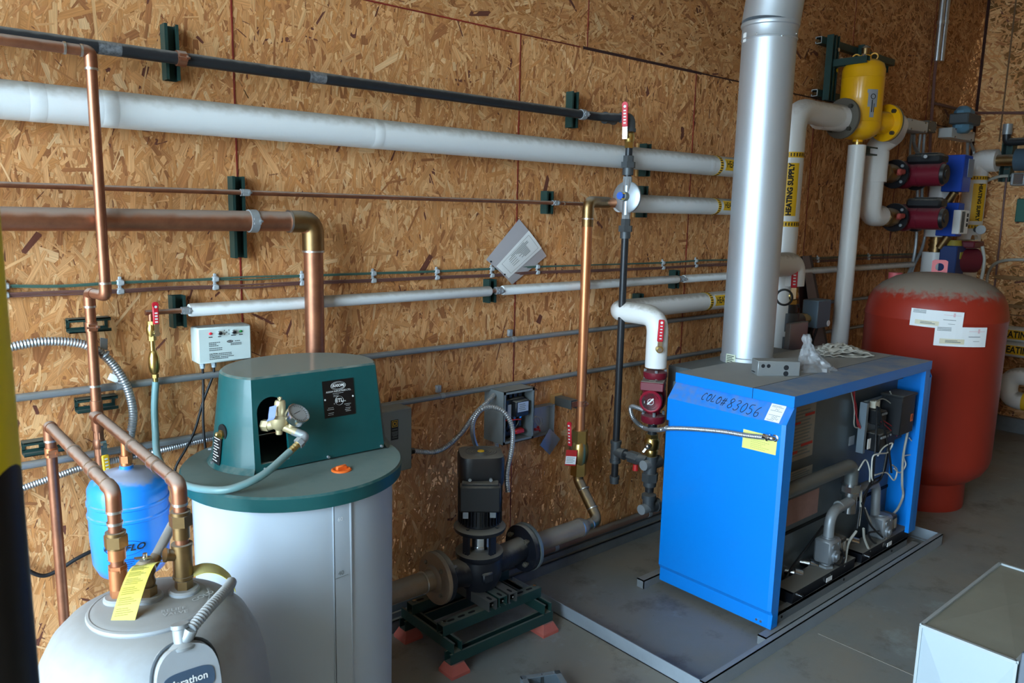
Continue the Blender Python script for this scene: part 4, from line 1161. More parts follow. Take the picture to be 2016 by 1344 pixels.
for i, (u, v, l) in enumerate(((.0, .0155, .04), (-.008, .0105, .02), (-.008, .0065, .022), (-.03, -.026, .018), (-.03, -.031, .024), (-.03, -.042, .018), (-.03, -.047, .022), (.028, -.021, .024), (.028, -.0255, .014), (.028, -.033, .018), (.028, -.038, .022), (.028, -.043, .018))):
    n_ = int(l/.0045)
    for j in range(n_): mb.bar(o+X*(u-l/2+.0045*j)+kd*v+V((0, -.002, 0)), o+X*(u-l/2+.0045*j+.0036)+kd*v+V((0, -.002, 0)), .0004, .0022, (0, -1, 0))
for u, v in ((-.047, .0), (.047, .0)): mb.cyl(o+X*u+kd*v, o+X*u+kd*v+V((0, -.003, 0)), .0026, n=10)
mb.build('plate_lettering', white_p, hood, 0)
# orange cap
oc = P(672, 926, z=fz)
mb = MB(); mb.lathe([(.029, .001), (.029, .004), (.025, .006), (.022, .004), (.001, .004)], (oc.x, oc.y, fz), n=28); mb.bbox((oc.x, oc.y, fz+.009), (.034, .011, .014), .003, Matrix.Rotation(.1, 3, 'Z')); mb.build('filler_cap', orange_p, lid)
# pressure regulator inside the arch, its gauge and the hose elbow
ro = V((.918, -.515, 1.085))
cream = M('regulator_brass', S(196, 180, 140), .4, .45, .2, .3, 40, S(170, 150, 110))
mb = MB()
mb.lathe([(.0, -.024), (.009, -.022), (.01, -.01), (.018, -.004), (.024, .006), (.0265, .018), (.0265, .026), (.022, .03), (.0165, .034), (.0155, .07), (.013, .076), (.001, .077)], ro, (0.06, 0, 1), 28)
mb.cyl(ro+V((0, .0, .01)), ro+V((-.02, .03, .0)), .014); mb.hexa(ro+V((-.018, .026, .0)), ro+V((-.03, .045, .0)), .017)
mb.cyl(ro+V((.01, -.012, .0)), ro+V((.034, -.034, -.014)), .012)
mb.cyl(ro+V((.022, -.024, -.002)), ro+V((.03, -.034, .024)), .0085)
rg = mb.build('pressure_regulator', cream, t)
mb = MB(); mb.cyl(ro+V((.004, 0, .076)), ro+V((.005, 0, .086)), .004, n=10); mb.hexa(ro+V((.004, 0, .08)), ro+V((.004, 0, .085)), .0065); mb.build('adjusting_screw', cream, rg)
mb = MB(); ga = V((.2, -.62, .72)).normalized(); gc = ro+V((.03, -.034, .026)); mb.lathe([(.001, -.001), (.03, 0), (.0325, .004), (.033, .027), (.0305, .028), (.0305, .024), (.001, .024)], gc, ga, 32); gg = mb.build('gauge', chrome, rg)
mb = MB(); mb.lathe([(.0303, .0242), (.001, .0243)], gc, ga, 28); mb.build('gauge_dial', M('dial_grey', S(150, 152, 152), .5), gg)
mb = MB(); g1_ = ga.cross(V((1, 0, .2))).normalized(); g2_ = g1_.cross(ga); mb.bar(gc+ga*.0248-g2_*.015, gc+ga*.0248+g2_*.01+g1_*.007, .0012, .0005, ga)
for k in range(20): 
    a = 2*PI*k/20*.8; q = g1_*math.cos(a)+g2_*math.sin(a); mb.bar(gc+ga*.0247+q*.023, gc+ga*.0247+q*.028, .0012, .0005, ga)
mb.build('gauge_needle', ink, gg, 0)
mb = MB(); ribbon(mb, [ro+V((-.022, -.012, .066)), ro+V((-.026, -.014, .05)), ro+V((-.03, -.018, .034)), ro+V((-.036, -.02, .028))], .02, (.8, -.5, .25)); mb.build('blue_tag', M('tag_blue', S(120, 138, 200), .6), rg, 0)
he = ro+V((.034, -.034, -.014))
hd_ = V((-.80, -.16, -.47)).normalized()
mb = MB(); mb.tube(fillet([he-V((.006, -.006, -.003)), he+V((.022, -.018, -.012)), he+V((.022, -.018, -.012))+hd_*.03], .012), .0125, 14); mb.hexa(he+V((.022, -.018, -.012))+hd_*.02, he+V((.022, -.018, -.012))+hd_*.034, .016); mb.build('hose_elbow', galv, rg)
hs = he+V((.022, -.018, -.012))+hd_*.034
mb = MB(); q = [hs+hd_*.003*i for i in range(16)]; mb.tube(q, [.0095+.0012*(i % 3 == 0) for i in range(16)], 14); mb.build('hose_barb', brass, rg)
# clear hose from the wall valve to the regulator
hp = [V((vx+.004, -.06, z_(752))), P(304, 800, y=-.06), P(306, 850, y=-.07), P(310, 895, y=-.13), P(330, 930, y=-.27), P(368, 955, y=-.44), P(415, 964, y=-.56), P(462, 960, y=-.61), P(520, 933, y=-.62), hs+hd_*.03]
cable('clear_hose', 'greenish clear plastic hose looping from the wall valve to the feed tank regulator', hp, .0105, hose_m, 'hose')

# ---------------------------------------------------------------- electrical boxes
def enclosure(name, label, cat, x0, x1, z0, z1, dep, m=greybox, b=.003):
    t = thing(name, label, cat, ((x0+x1)/2, 0, z0))
    return t
A = P(757, 810, y=-.125); B = P(811, 815, y=-.125); C_ = P(812, 921, y=-.125)
t = thing('disconnect_switch', 'grey switch box with a black label half hidden behind the green lid', 'switch box', (B.x, 0, C_.z))
mb = MB(); mb.bbox((B.x-.09, -.0625, (A.z+C_.z)/2-.002), (.18, .125, A.z-C_.z), .004); mb.build('housing', greybox, t)
lc = P(777, 846, y=-.126)
mb = MB(); mb.bbox((lc.x, -.1255, lc.z), (.032, .002, .078), .0005); lb = mb.build('label_plate', black_pl, t)
mb = MB(); s_ = .0115
for q in ((0, 1), (0, -1), (1, 0), (-1, 0)): mb.box((lc.x+q[0]*s_, -.127, lc.z+.024+q[1]*s_), (.0016 if q[0] else .0246, .0008, .0246 if q[0] else .0016))
for q in ((0, 1), (0, -1), (1, 0), (-1, 0)): mb.box((lc.x+q[0]*.0055, -.127, lc.z+.024+q[1]*.0055), (.0022 if q[0] else .013, .0008, .013 if q[0] else .0022))
mb.build('logo', lab_y, lb, 0)
mb = MB()
for i, (v, l) in enumerate(((.002, .022), (-.008, .026), (-.013, .024), (-.018, .026), (-.023, .018), (-.03, .022))): mb.box((lc.x, -.127, lc.z+v), (l, .0006, .002))
mb.build('label_print', ink_gray, lb, 0)
mb = MB(); c = P(822, 888, y=-.09); mb.bbox((B.x+.012, -.07, c.z), (.03, .035, .03), .004); mb.cyl((B.x+.02, -.07, c.z), (B.x+.045, -.07, c.z-.002), .012); mb.build('conduit_connector', black_pl, t)

A = P(992, 775, y=-.13); B = P(1053, 762, y=-.13); C_ = P(1053, 862, y=-.13)
sx0, sx1, sz1, sz0 = A.x, B.x, B.z, C_.z
t = thing('motor_starter', 'open grey starter box on the wall with black contactor inside', 'starter box', ((sx0+sx1)/2, 0, sz0))
mb = MB(); th_ = .003
mb.mm((sx0, -.006, sz0), (sx1, -.001, sz1)); mb.mm((sx0, -.13, sz0), (sx0+th_, 0, sz1)); mb.mm((sx1-th_, -.13, sz0), (sx1, 0, sz1)); mb.mm((sx0, -.13, sz1-th_), (sx1, 0, sz1)); mb.mm((sx0, -.13, sz0), (sx1, 0, sz0+th_))
for a, b in (((sx0, -.13, sz0), (sx0+.012, -.127, sz1)), ((sx1-.012, -.13, sz0), (sx1, -.127, sz1)), ((sx0, -.13, sz1-.012), (sx1, -.127, sz1)), ((sx0, -.13, sz0), (sx1, -.127, sz0+.012))): mb.mm(a, b)
mb.build('housing', greybox, t, 0)
cx = (sx0+sx1)/2; cz = (sz0+sz1)/2
mb = MB(); mb.bbox((cx, -.055, cz+.03), (.11, .1, .085), .004); mb.bbox((cx+.02, -.10, cz+.03), (.075, .06, .07), .004)
for i in range(4): mb.bbox((cx-.042+.028*i, -.05, cz+.082), (.018, .08, .018), .002)
mb.bbox((cx-.005, -.05, cz-.06), (.11, .07, .075), .004)
for i in range(3): mb.bbox((cx-.035+.032*i, -.09, cz-.03), (.014, .03, .05), .002)
ct = mb.build('contactor', black_pl, t)
mb = MB(); 
for i in range(4): mb.cyl((cx-.042+.028*i, -.07, cz+.09), (cx-.042+.028*i, -.07, cz+.096), .006, n=10)
for i in range(3): mb.cyl((cx-.035+.032*i, -.107, cz-.012), (cx-.035+.032*i, -.1, cz-.012), .006, n=10)
mb.build('terminal_screw', chrome, ct)
mb = MB(); mb.box((cx+.022, -.1308, cz+.038), (.06, .001, .042)); mb.box((cx-.035, -.106, cz+.02), (.02, .001, .06)); mb.build('contactor_label', M('label_bluewhite', S(176, 190, 214), .6), ct, 0)
mb = MB()
for i in range(4): mb.box((cx+.015+.004*(i % 2), -.1316, cz+.05-.008*i), (.035, .0006, .003))
mb.build('label_print', ink_gray, ct, 0)
mb = MB(); mb.bbox((cx+.028, -.095, cz-.078), (.05, .03, .02), .004); mb.tube(spline([(cx-.06, -.11, cz-.015), (cx-.02, -.125, cz-.014), (cx+.02, -.12, cz-.02)]), .003, 8); mb.build('red_reset', redd, ct)
mb = MB()
for i in range(3): mb.tube(spline([(cx-.05+.03*i, -.06, cz-.09), (cx-.055+.03*i, -.09, cz-.07), (cx-.04+.03*i, -.1, cz-.045), (cx-.035+.032*i, -.1, cz-.02)]), .004, 8)
mb.tube(spline([(sx0+.02, -.06, sz1-.03), (cx, -.08, sz1-.02), (cx+.04, -.08, sz1-.04), (cx+.02, -.07, cz+.08)]), .004, 8)
mb.build('wires', cable_b, t)
cable('flexible_conduit', 'flexible steel conduit sagging from the grey switch box to the starter box', [V((1.66, -.07, P(822, 888, y=-.09).z)), P(862, 888, y=-.09), P(905, 856, y=-.1), P(935, 815, y=-.1), P(965, 786, y=-.09), V((sx0-.004, -.07, sz1-.02))], .0095, flexm, 'conduit', None, .0088)
cable('flexible_conduit', 'flexible steel conduit looping over the black pump motor', [P(1000, 968, y=-.36), P(998, 930, y=-.35), P(1008, 880, y=-.33), P(1008, 840, y=-.3), P(993, 812, y=-.27), P(968, 801, y=-.23), P(945, 808, y=-.2), P(931, 832, y=-.17), P(932, 862, y=-.14), P(944, 884, y=-.1), P(975, 884, y=-.07), V((sx0+.03, -.05, sz0-.003))], .0095, flexm, 'conduit', None, .0088)
A = P(1057, 806, y=-.035); B = P(1088, 850, y=-.035)
t = thing('junction_box', 'small open junction box with loose wires beside the starter box', 'junction box', ((A.x+B.x)/2, 0, B.z))
jx0, jx1, jz1, jz0 = sx1+.004, B.x+.004, A.z+.01, B.z-.005
mb = MB(); mb.mm((jx0, -.005, jz0), (jx1, -.001, jz1))
for a, b in (((jx0, -.04, jz0), (jx0+.002, 0, jz1)), ((jx1-.002, -.04, jz0), (jx1, 0, jz1)), ((jx0, -.04, jz1-.002), (jx1, 0, jz1)), ((jx0, -.04, jz0), (jx1, 0, jz0+.002))): mb.mm(a, b)
mb.build('housing', galv, t, 0)
mb = MB(); c = V(((jx0+jx1)/2, -.03, (jz0+jz1)/2))
for i in range(4): mb.tube(spline([c+V((-.03+.01*i, .0, .03)), c+V((.02-.015*i, -.01, .02)), c+V((.03-.01*i, -.005, -.01)), c+V((-.01+.01*i, -.012, -.03))]), .0016, 6)
mb.tube(spline([V((jx0+.03, -.03, jz1-.01)), V((jx0+.045, -.012, jz1+.04)), V((jx0+.01, -.006, jz1+.09)), V((jx0-.005, -.006, jz1+.13))]), .002, 6)
mb.build('wires', cable_gry, t)
mb = MB(); mb.cyl(c+V((-.02, -.012, -.03)), c+V((.01, -.012, -.036)), .007, .004, 10); mb.cyl(c+V((.0, -.01, -.022)), c+V((.015, -.01, -.045)), .007, .004, 10); mb.build('wire_nut', redd, t)
q = [P(a, b, y=-.05) for a, b in ((1082, 843), (1103, 864), (1082, 895), (1063, 876))]
mb = MB(); n = (q[1]-q[0]).cross(q[3]-q[0]).normalized()*.0012; mb.rings([[p-n for p in q], [p+n for p in q]]); tag(mb.build('cover_plate', plate_al, None, 0), 'loose grey metal cover plate hanging by one corner below the junction box', 'cover plate')
# document in its sleeve
q = [P(a, b, y=c) for a, b, c in ((1022, 431, -.01), (1076, 504, -.012), (1008, 560, -.012), (957, 511, -.02))]
t = thing('document_sleeve', 'clear plastic sleeve with a printed sheet pinned askew on the wall', 'document', q[2])
e1_, e2_ = (q[1]-q[0]), (q[3]-q[0])
def ps(u, v, h=0): return q[0]*(1-u)*(1-v)+q[1]*u*(1-v)+q[2]*u*v+q[3]*(1-u)*v+V((0, -h-.014*math.sin(PI*u)*.6, 0))
def sheet(mb, u0, u1, v0, v1, h, n=8):
    b = len(mb.v)
    for i in range(n+1):
        for j in range(2):
            mb.v.append(tuple(ps(u0+(u1-u0)*i/n, (v0, v1)[j], h)))
    for i in range(n): mb.f.append([b+2*i, b+2*i+1, b+2*i+3, b+2*i+2])
mb = MB(); sheet(mb, 0, 1, 0, 1, 0); mb.build('sleeve', sleeve, t)
mb = MB(); sheet(mb, .3, .78, .0, .97, .0012); sh_ = mb.build('printed_sheet', paper, t)
mb = MB()
for v0, v1 in ((.06, .065), (.86, .865)): sheet(mb, .36, .72, v0, v1, .002)
for u0, u1 in ((.36, .365), (.715, .72)): sheet(mb, u0, u1, .06, .865, .002)
for i in range(9):
    sheet(mb, .39+.03*i, .402+.03*i, .16 if i in (1, 2) else .24, (.62, .7, .52, .48, .44, .5, .42, .47, .4)[i], .002)
for i in range(4): sheet(mb, .46+.05*i, .47+.05*i, .55, .72, .002)
mb.build('sheet_print', ink_gray, sh_)
mb = MB()
for v, u in ((.97, .12), (.97, .62)): mb.cyl(ps(u, v, .0), ps(u, v, .0025), .004, n=10)
mb.build('punch_hole', ink, t)

# ---------------------------------------------------------------- low-voltage wires and their clips
up_ = [(-30, 564), (10, 563), (120, 561), (237, 556), (330, 553), (424, 549), (500, 547), (595, 543), (735, 538), (860, 534), (968, 529), (1058, 525), (1160, 521), (1305, 517), (1370, 513), (1425, 511), (1610, 508), (1710, 503), (1835, 499), (1905, 497)]
lo_ = [(-30, 582), (10, 581), (120, 575), (237, 573), (330, 569), (424, 565), (500, 563), (595, 557), (735, 552), (860, 546), (968, 542), (1058, 536), (1160, 532), (1305, 527), (1370, 523), (1425, 520), (1610, 514), (1710, 509), (1835, 504), (1905, 501)]
for nm, lab, pts, m, k in (('signal_wires', 'bundle of thin green wires clipped along the wall', up_, wire_g, 2), ('signal_wires', 'bundle of thin brown wires clipped along the wall below the green ones', lo_, wire_b, 3)):
    mb = MB()
    for i in range(k):
        sp = spline([P(a, b, y=-.012-.002*i)+V((0, 0, .004*(i-(k-1)/2)+(random.uniform(-.004, .004) if j not in (1, 3, 5, 7, 8, 9, 10, 11, 13, 14) else 0))) for j, (a, b) in enumerate(pts)], 5)
        mb.tube(sp, .0028, 7)
    tag(mb.build(nm, m), lab, 'wires')
cl_desc = {1: 'beside the striped post', 3: 'just past the copper riser', 5: 'above the white control box', 7: 'touching the thick copper pipe', 8: 'next past the thick copper pipe', 9: 'midway between thick copper pipe and document sleeve', 10: 'at the lower corner of the document sleeve', 11: 'at the upper corner of the document sleeve', 13: 'past the black gas drop pipe', 14: 'just before the metal flue', 16: 'behind the metal flue before the white drain pipe', 17: 'just past the white drain pipe'}
proto = None
for nm, pts in (('green', up_), ('brown', lo_)):
    for i, d_ in cl_desc.items():
        c = P(pts[i][0], pts[i][1], y=-.011)
        if proto is None:
            mb = MB(); mb.bbox((0, -.001, 0), (.022, .018, .018), .004); mb.bbox((0, .004, .012), (.01, .006, .012), .002)
            o = proto = mb.build('cable_clip', clip_m)
        else:
            o = proto.copy(); COL.objects.link(o)
        o.location = c
        tag(o, 'grey clip on the %s wires, %s' % (nm, d_), 'cable clip', 'cable clips on the wall')

zlp = hz(-.035, (1062, 1084), (1200, 1040))
xl0p = P(1062, 1084, y=-.035).x
t = thing('low_pipe', 'dull brown pipe low on the wall behind the bronze pump pipe', 'pipe', (xl0p, -.035, zlp))
mb = MB(); mb.cyl((xl0p-.35, -.035, zlp), (3.6, -.035, zlp), .02, n=16); mb.build('pipe', M('pipe_brown', S(124, 96, 84), .6, .2, .8), t)
for k_ in range(2): mb = MB(); xx_ = xl0p+.1+.7*k_; mb.tube([(xx_-.012, -.035, zlp), (xx_+.012, -.035, zlp)], .0225, 14); mb.box((xx_, -.008, zlp), (.024, .016, .06)); mb.build('strap', galv, t)
# ---------------------------------------------------------------- inline pump on its strut stand
def zp(py): return PA(945, py, (PUX, PUY, 0)).z
xl = P(862, 1137, y=PUY).x; xrf = P(1033, 1078, y=PUY).x
t = thing('inline_pump', 'black upright inline pump with a big motor standing on a strut frame', 'pump', (PUX, PUY, .2))
cast = M('pump_cast_iron', S(28, 31, 40), .38, .2, .85, dlo=.35, dhi=.9)
mb = MB(); VT = zp(1079)
mb.lathe([(.05, PUZ-.095), (.07, PUZ-.09), (.09, PUZ-.05), (.094, PUZ), (.09, VT-.03), (.096, VT-.022), (.096, VT-.006), (.07, VT)], (PUX, PUY, 0), n=36)
for s_, xx in ((-1, xl), (1, xrf)):
    pts = [(PUX+s_*.03, PUY, PUZ-.03), (PUX+s_*.09, PUY, PUZ-.015), (xx, PUY, PUZ)]; mb.tube(pts, [.06, .054, .05], 24)
mb.cyl((PUX, PUY, PUZ-.14), (PUX, PUY, PUZ-.09), .055)
mb.bbox((PUX-.03, PUY-.09, PUZ-.02), (.05, .02, .04), .006)
mb.build('volute', cast, t)
zf = zp(1037)
mb = MB()
for k in range(4):
    a = .1+k*PI/2; c = V((PUX+.072*math.cos(a), PUY+.072*math.sin(a), 0)); mb.bar(c+Z*(VT-.01), c+Z*(zf-.005), .03, .012, (math.cos(a), math.sin(a), 0))
    mb.cyl(c+Z*(VT-.008), c+Z*(VT+.006), .008, n=8)
mb.build('lantern', cast, t)
mb = MB(); mb.cyl((PUX, PUY, VT-.002), (PUX, PUY, zf-.006), .044, n=28); mb.cyl((PUX, PUY, VT+.012), (PUX, PUY, VT+.022), .046, n=28); mb.build('coupling', chrome, t)
mb = MB(); mb.lathe([(.05, zf-.01), (.1, zf-.008), (.104, zf), (.104, zf+.008), (.092, zf+.014), (.07, zf+.018)], (PUX, PUY, 0), n=44)
for k in range(4): a = k*PI/2+.3; mb.hexa((PUX+.082*math.cos(a), PUY+.082*math.sin(a), zf+.012), (PUX+.082*math.cos(a), PUY+.082*math.sin(a), zf+.02), .007)
mb.build('motor_flange', black_en, t)
zt0 = zp(888); zc0 = zp(938)
mb = MB(); mb.cyl((PUX, PUY, zf+.014), (PUX, PUY, zc0), .072, n=32)
for k in range(36):
    a = 2*PI*k/36; d_ = V((math.cos(a), math.sin(a), 0)); mb.bar(V((PUX, PUY, zf+.03))+d_*.076, V((PUX, PUY, zc0))+d_*.076, .003, .024, d_)
mb.build('motor_fins', black_en, t)
mb = MB(); rs_ = lambda r, n=44, p=4.5: [(r*math.copysign(abs(math.cos(2*PI*k/n))**(2/p), math.cos(2*PI*k/n)), r*math.copysign(abs(math.sin(2*PI*k/n))**(2/p), math.sin(2*PI*k/n))) for k in range(n)]
dirp = V((CAM.x-PUX, CAM.y-PUY, 0)).normalized(); rot_ = Matrix.Rotation(math.atan2(-dirp.y, -dirp.x)+.12, 3, 'Z')
def rr_(r, z): return [V((PUX, PUY, z))+rot_ @ V((a, b, 0)) for a, b in rs_(r)]
mb.rings([rr_(.086, zc0-.012), rr_(.089, zc0), rr_(.089, zt0-.018), rr_(.084, zt0-.004), rr_(.07, zt0)]); fc = mb.build('fan_cover', black_pl, t)
mb = MB()
for r in (.02, .03, .04, .05, .06): mb.torus((PUX, PUY, zt0), (0, 0, 1), r, .0022, 36, 5)
mb.build('fan_grille', black_pl, fc)
mb = MB(); mb.lathe([(.014, zt0), (.013, zt0+.003), (.001, zt0+.003)], (PUX, PUY, 0), n=20); mb.build('fan_badge', lab_y, fc)
mb = MB(); f_ = dirp; s_ = Z.cross(f_); QB = (PUX+f_.x*.125, PUY+f_.y*.125, 0); zb1, zb2 = PA(945, 1010, QB).z, PA(945, 958, QB).z
Rb = Matrix((s_, -f_, Z)).transposed()
mb.bbox(V((PUX, PUY, (zb1+zb2)/2))+f_*.095, (.158, .06, zb2-zb1), .008, Rb); mb.bbox(V((PUX, PUY, zb2+.004))+f_*.095, (.14, .05, .012), .004, Rb); mb.build('terminal_box', black_pl, t)
mb = MB(); mb.bbox(V((PUX, PUY, zb1-.022))+f_*.088-s_*.055, (.022, .004, .03), .001, Rb); mb.bbox(V((PUX, PUY, zb1-.02))+f_*.088+s_*.05, (.024, .004, .026), .001, Rb); mb.build('data_plate', plate_al, t)
mb = MB()
for q in (-.04, .04): mb.hexa(V((PUX, PUY, zb2+.016))+f_*.085+s_*q, V((PUX, PUY, zb2+.016))+f_*.098+s_*q, .007)
mb.build('bolt', galv, t)
def flange_pair(parent, x, s_, m1, m2, r=.1):
    mb = MB(); mb.lathe([(.04, -.012), (r-.002, -.012), (r, -.009), (r, .008), (r-.004, .012), (.04, .014)], (x, PUY, PUZ), (s_, 0, 0), 44); mb.build('pump_flange', m1, parent)
    mb = MB()
    for k in range(4):
        a = PI/4+k*PI/2; c = V((x, PUY+.07*math.cos(a), PUZ+.07*math.sin(a))); mb.hexa(c-X*.034, c-X*.022, .011); mb.hexa(c+X*.022, c+X*.034, .011); mb.cyl(c-X*.04, c+X*.04, .006, n=8)
    mb.build('flange_bolt', M('bolt_dull', S(128, 124, 114), .5, .6), parent)
flange_pair(t, xl+.012, 1, cast, None); flange_pair(t, xrf-.012, 1, cast, None)
# pipes joining the pump
r_p = .0405
t = thing('pump_pipe', 'dull bronze pipe with a bolted flange entering the pump behind the white tank', 'pipe', (xl-.1, PUY, PUZ))
mb = MB(); mb.tube(fillet([(xb+.06, yb-.06, PUZ), (xb+.13, PUY, PUZ), (xl-.02, PUY, PUZ)], .06), r_p, 22); mb.build('pipe', bronze_dull, t)
mb = MB(); mb.lathe([(.03, -.035), (.048, -.03), (.055, -.02), (.1, -.016), (.102, -.013), (.102, 0), (.04, .0)], (xl-.002, PUY, PUZ), (1, 0, 0), 44); mb.build('flange', bronze_dull, t)
mb = MB(); q = P(832, 1148, y=PUY).x; mb.cyl((q-.003, PUY, PUZ), (q+.003, PUY, PUZ), r_p+.003); mb.build('solder_ring', solder, t)
xe_ = P(1178, 1018, y=PUY).x
t = thing('pump_pipe', 'dull bronze pipe leaving the pump and rising by an elbow to the brass valve', 'pipe', (xrf+.1, PUY, PUZ))
xr1 = P(1140, 1035, y=PUY).x
mb = MB(); mb.tube([(xrf+.02, PUY, PUZ), (xr1, PUY, PUZ), (xr1+.012, PUY, PUZ), (xr1+.05, PUY, PUZ)], [r_p, r_p, r_p*1.06, .026], 22); mb.build('pipe', bronze_dull, t)
mb = MB(); vv = V((xv, -.12, zv2)); ee = V((xe_, PUY, PUZ))
mb.tube(fillet([(xr1+.045, PUY, PUZ), ee, vv-Z*.02, vv+Z*.01], .05, 8), .0245, 20); mb.build('bronze_elbow_run', bronze, t)
mb = MB(); 
for c, a in ((V((xr1+.0, PUY, PUZ)), X), (ee-X*.05, X), (ee+(vv-ee)*.28, vv-ee), (vv+(ee-vv)*.3, vv-ee)): a = V(a).normalized(); mb.cyl(V(c)-a*.0025, V(c)+a*.0025, (.0435 if c.x < xr1+.02 and c.z == PUZ else .0262), n=20)
mb.build('solder_ring', solder, t)
mb = MB(); mb.lathe([(.03, .035), (.048, .03), (.055, .02), (.1, .016), (.102, .013), (.102, 0), (.04, .0)], (xrf+.002, PUY, PUZ), (1, 0, 0), 44); mb.build('flange', M('flange_grey', S(120, 128, 126), .5, .4), t)
# red tag on the valve
tp = V((xv, -.12, zv2))+V((-.062, -.045, .03))
mb = MB(); mb.bbox(P(1124, 901, d=(tp-CAM).dot(fw)), (.052, .0015, .075), .0005, Matrix.Rotation(-.55, 3, 'Z') @ Matrix.Rotation(.08, 3, 'Y')); 
tc = P(1124, 901, d=(tp-CAM).dot(fw)); o = tag(mb.build('valve_tag', redd), 'red and white card tag hanging from the large brass valve', 'tag')
Rt = Matrix.Rotation(-.55, 3, 'Z') @ Matrix.Rotation(.08, 3, 'Y'); tx_ = Rt @ X; tz_ = Rt @ Z; tn = tx_.cross(tz_); o['_o'] = (0, 0, 0)
mb = MB(); mb.patch(tc+tn*.001-tz_*.01, tx_, tz_, -.0245, .0245, -.02, .018); mb.build('tag_panel', paper, o, 0)
mb = MB()
for i in range(4): mb.patch(tc+tn*.0015-tz_*(.0+.007*i), tx_, tz_, -.02, .018-.006*(i % 2), -.001, .001)
mb.build('tag_print', ink_gray, o, 0)
# strut stand
t = thing('pump_stand', 'dark green strut frame on red rubber feet carrying the black pump', 'stand', (1.85, -.27, 0))
FX0, FX1, FY0, FY1 = 1.60, 2.10, -.43, -.10
for (x, y) in ((FX0+.02, FY0+.01), (FX1-.02, FY0+.01), (FX0+.02, FY1-.01), (FX1-.02, FY1-.01)):
    mb = MB(); a, b, h = .042, .035, .045
    mb.rings([[V((x+i*a, y+j*a, 0)) for i, j in ((-1, -1), (1, -1), (1, 1), (-1, 1))], [V((x+i*a, y+j*a, .012)) for i, j in ((-1, -1), (1, -1), (1, 1), (-1, 1))], [V((x+i*b*.75, y+j*b*.75, h)) for i, j in ((-1, -1), (1, -1), (1, 1), (-1, 1))]]); mb.build('rubber_foot', concrete_red, t, 0)
for y in (FY0+.012, FY1-.012):
    mb = MB(); mb.chan((FX0-.01, y, .045), (FX1+.01, y, .045), (0, 0, 1)); mb.build('rail', strut_m, t, 0)
for x in (FX0+.02, FX1-.02):
    mb = MB(); mb.chan((x, FY0-.01, .0865), (x, FY1+.01, .0865), (0, 0, 1)); mb.build('rail', strut_m, t, 0)
for y in (FY0+.075, FY1-.05):
    mb = MB(); mb.chan((FX0, y, .169), (FX1, y, .169), (0, 0, -1)); rl = mb.build('rail', strut_m, t, 0)
    mb = MB()
    for i in range(9):
        x = FX0+.05+.05*i
        if abs(x-PUX) > .06: mb.prism([(.011*math.cos(2*PI*k/14)+(.006 if math.cos(2*PI*k/14) > 0 else -.006), .0065*math.sin(2*PI*k/14)) for k in range(14)], (x, y, .1692), X, Y, .0004)
    mb.build('slot', M('dark_void', S(8, 10, 10), .9), rl, 0)
    mb = MB()
    for x in (FX0+.02, FX1-.02): mb.hexa((x, y, .169), (x, y, .176), .008)
    mb.build('bolt', chrome, rl)
for i in (-1, 0, 1):
    mb = MB(); x = PUX+.02+i*.052; mb.chan((x, FY0+.03, .2105), (x, FY1, .2105), (0, 0, -1)); rl = mb.build('rail', strut_d if i else strut_m, t, 0)
    mb = MB(); mb.prism([(.006*math.sin(2*PI*k/14), .01*math.cos(2*PI*k/14)+(.005 if math.cos(2*PI*k/14) > 0 else -.005)) for k in range(14)][::-1], (x, FY0+.055, .2107), X, Y, .0004); mb.build('slot', M('dark_void', S(8, 10, 10), .9), rl, 0)
    mb = MB(); mb.cyl((x, FY0+.03+.003, .192), (x, FY0+.05, .192), .004, n=8); mb.build('bolt', chrome, rl)

# ---------------------------------------------------------------- red circulator beside the boiler
def zq_(py): return P(1281, py, x=xq).z
t = thing('circulator_pump', 'dusty dark red circulator pump with a dial on the pipe beside the blue boiler', 'pump', (xq, yq, zq_(840)))
cdir = V((-.86, -.5, 0)).normalized(); cs = Z.cross(cdir)
mb = MB()
mb.lathe([(.05, zq_(742)), (.055, zq_(738)), (.055, zq_(729)), (.03, zq_(726))], (xq, yq, 0), n=28)
mb.lathe([(.05, zq_(829)), (.056, zq_(826)), (.056, zq_(815)), (.03, zq_(811))], (xq, yq, 0), n=28)
mb.lathe([(.03, zq_(815)), (.034, zq_(805)), (.05, zq_(795)), (.056, zq_(782)), (.052, zq_(765)), (.034, zq_(752)), (.03, zq_(738))], (xq, yq, 0), n=28)
c = V((xq, yq, zq_(780))); mb.cyl(c, c+cdir*.085, .047, .044, 28)
mb.build('pump_body', maroon, t)
mb = MB(); mb.lathe([(.044, .085), (.05, .084), (.051, .098), (.046, .104), (.04, .1)], c, cdir, 32); mb.build('motor_rim', M('rim_red', S(150, 26, 50), .4), t)
mb = MB(); mb.cyl(c+cdir*.088, c+cdir*.1, .041, n=28); dl = mb.build('dial_plate', black_pl, t)
mb = MB(); o = c+cdir*.1004
mb.bar(o-cs*.014-Z*.012, o+cs*.012+Z*.016, .006, .006, cdir); mb.text('I', o-cs*.03-Z*.004, cs, Z, .016, .0006)
mb.torus(o, cdir, .013, .0012, 20, 5); mb.build('dial_mark', white_p, dl, 0)
mb = MB(); zz = zq_(757); bc = V((xq, yq, zz+.012))+cdir*.05; Rb = Matrix((cs, -cdir, Z)).transposed(); mb.bbox(bc, (.105, .085, .04), .004, Rb); tb = mb.build('terminal_box', maroon, t)
mb = MB(); mb.bbox(bc+Z*.021, (.1, .08, .003), .001, Rb); mb.bbox(bc+Z*.0235+cdir*.01, (.03, .02, .003), .001, Rb); mb.build('box_lid', M('dusty_lid', S(126, 118, 108), .8), tb)
mb = MB()
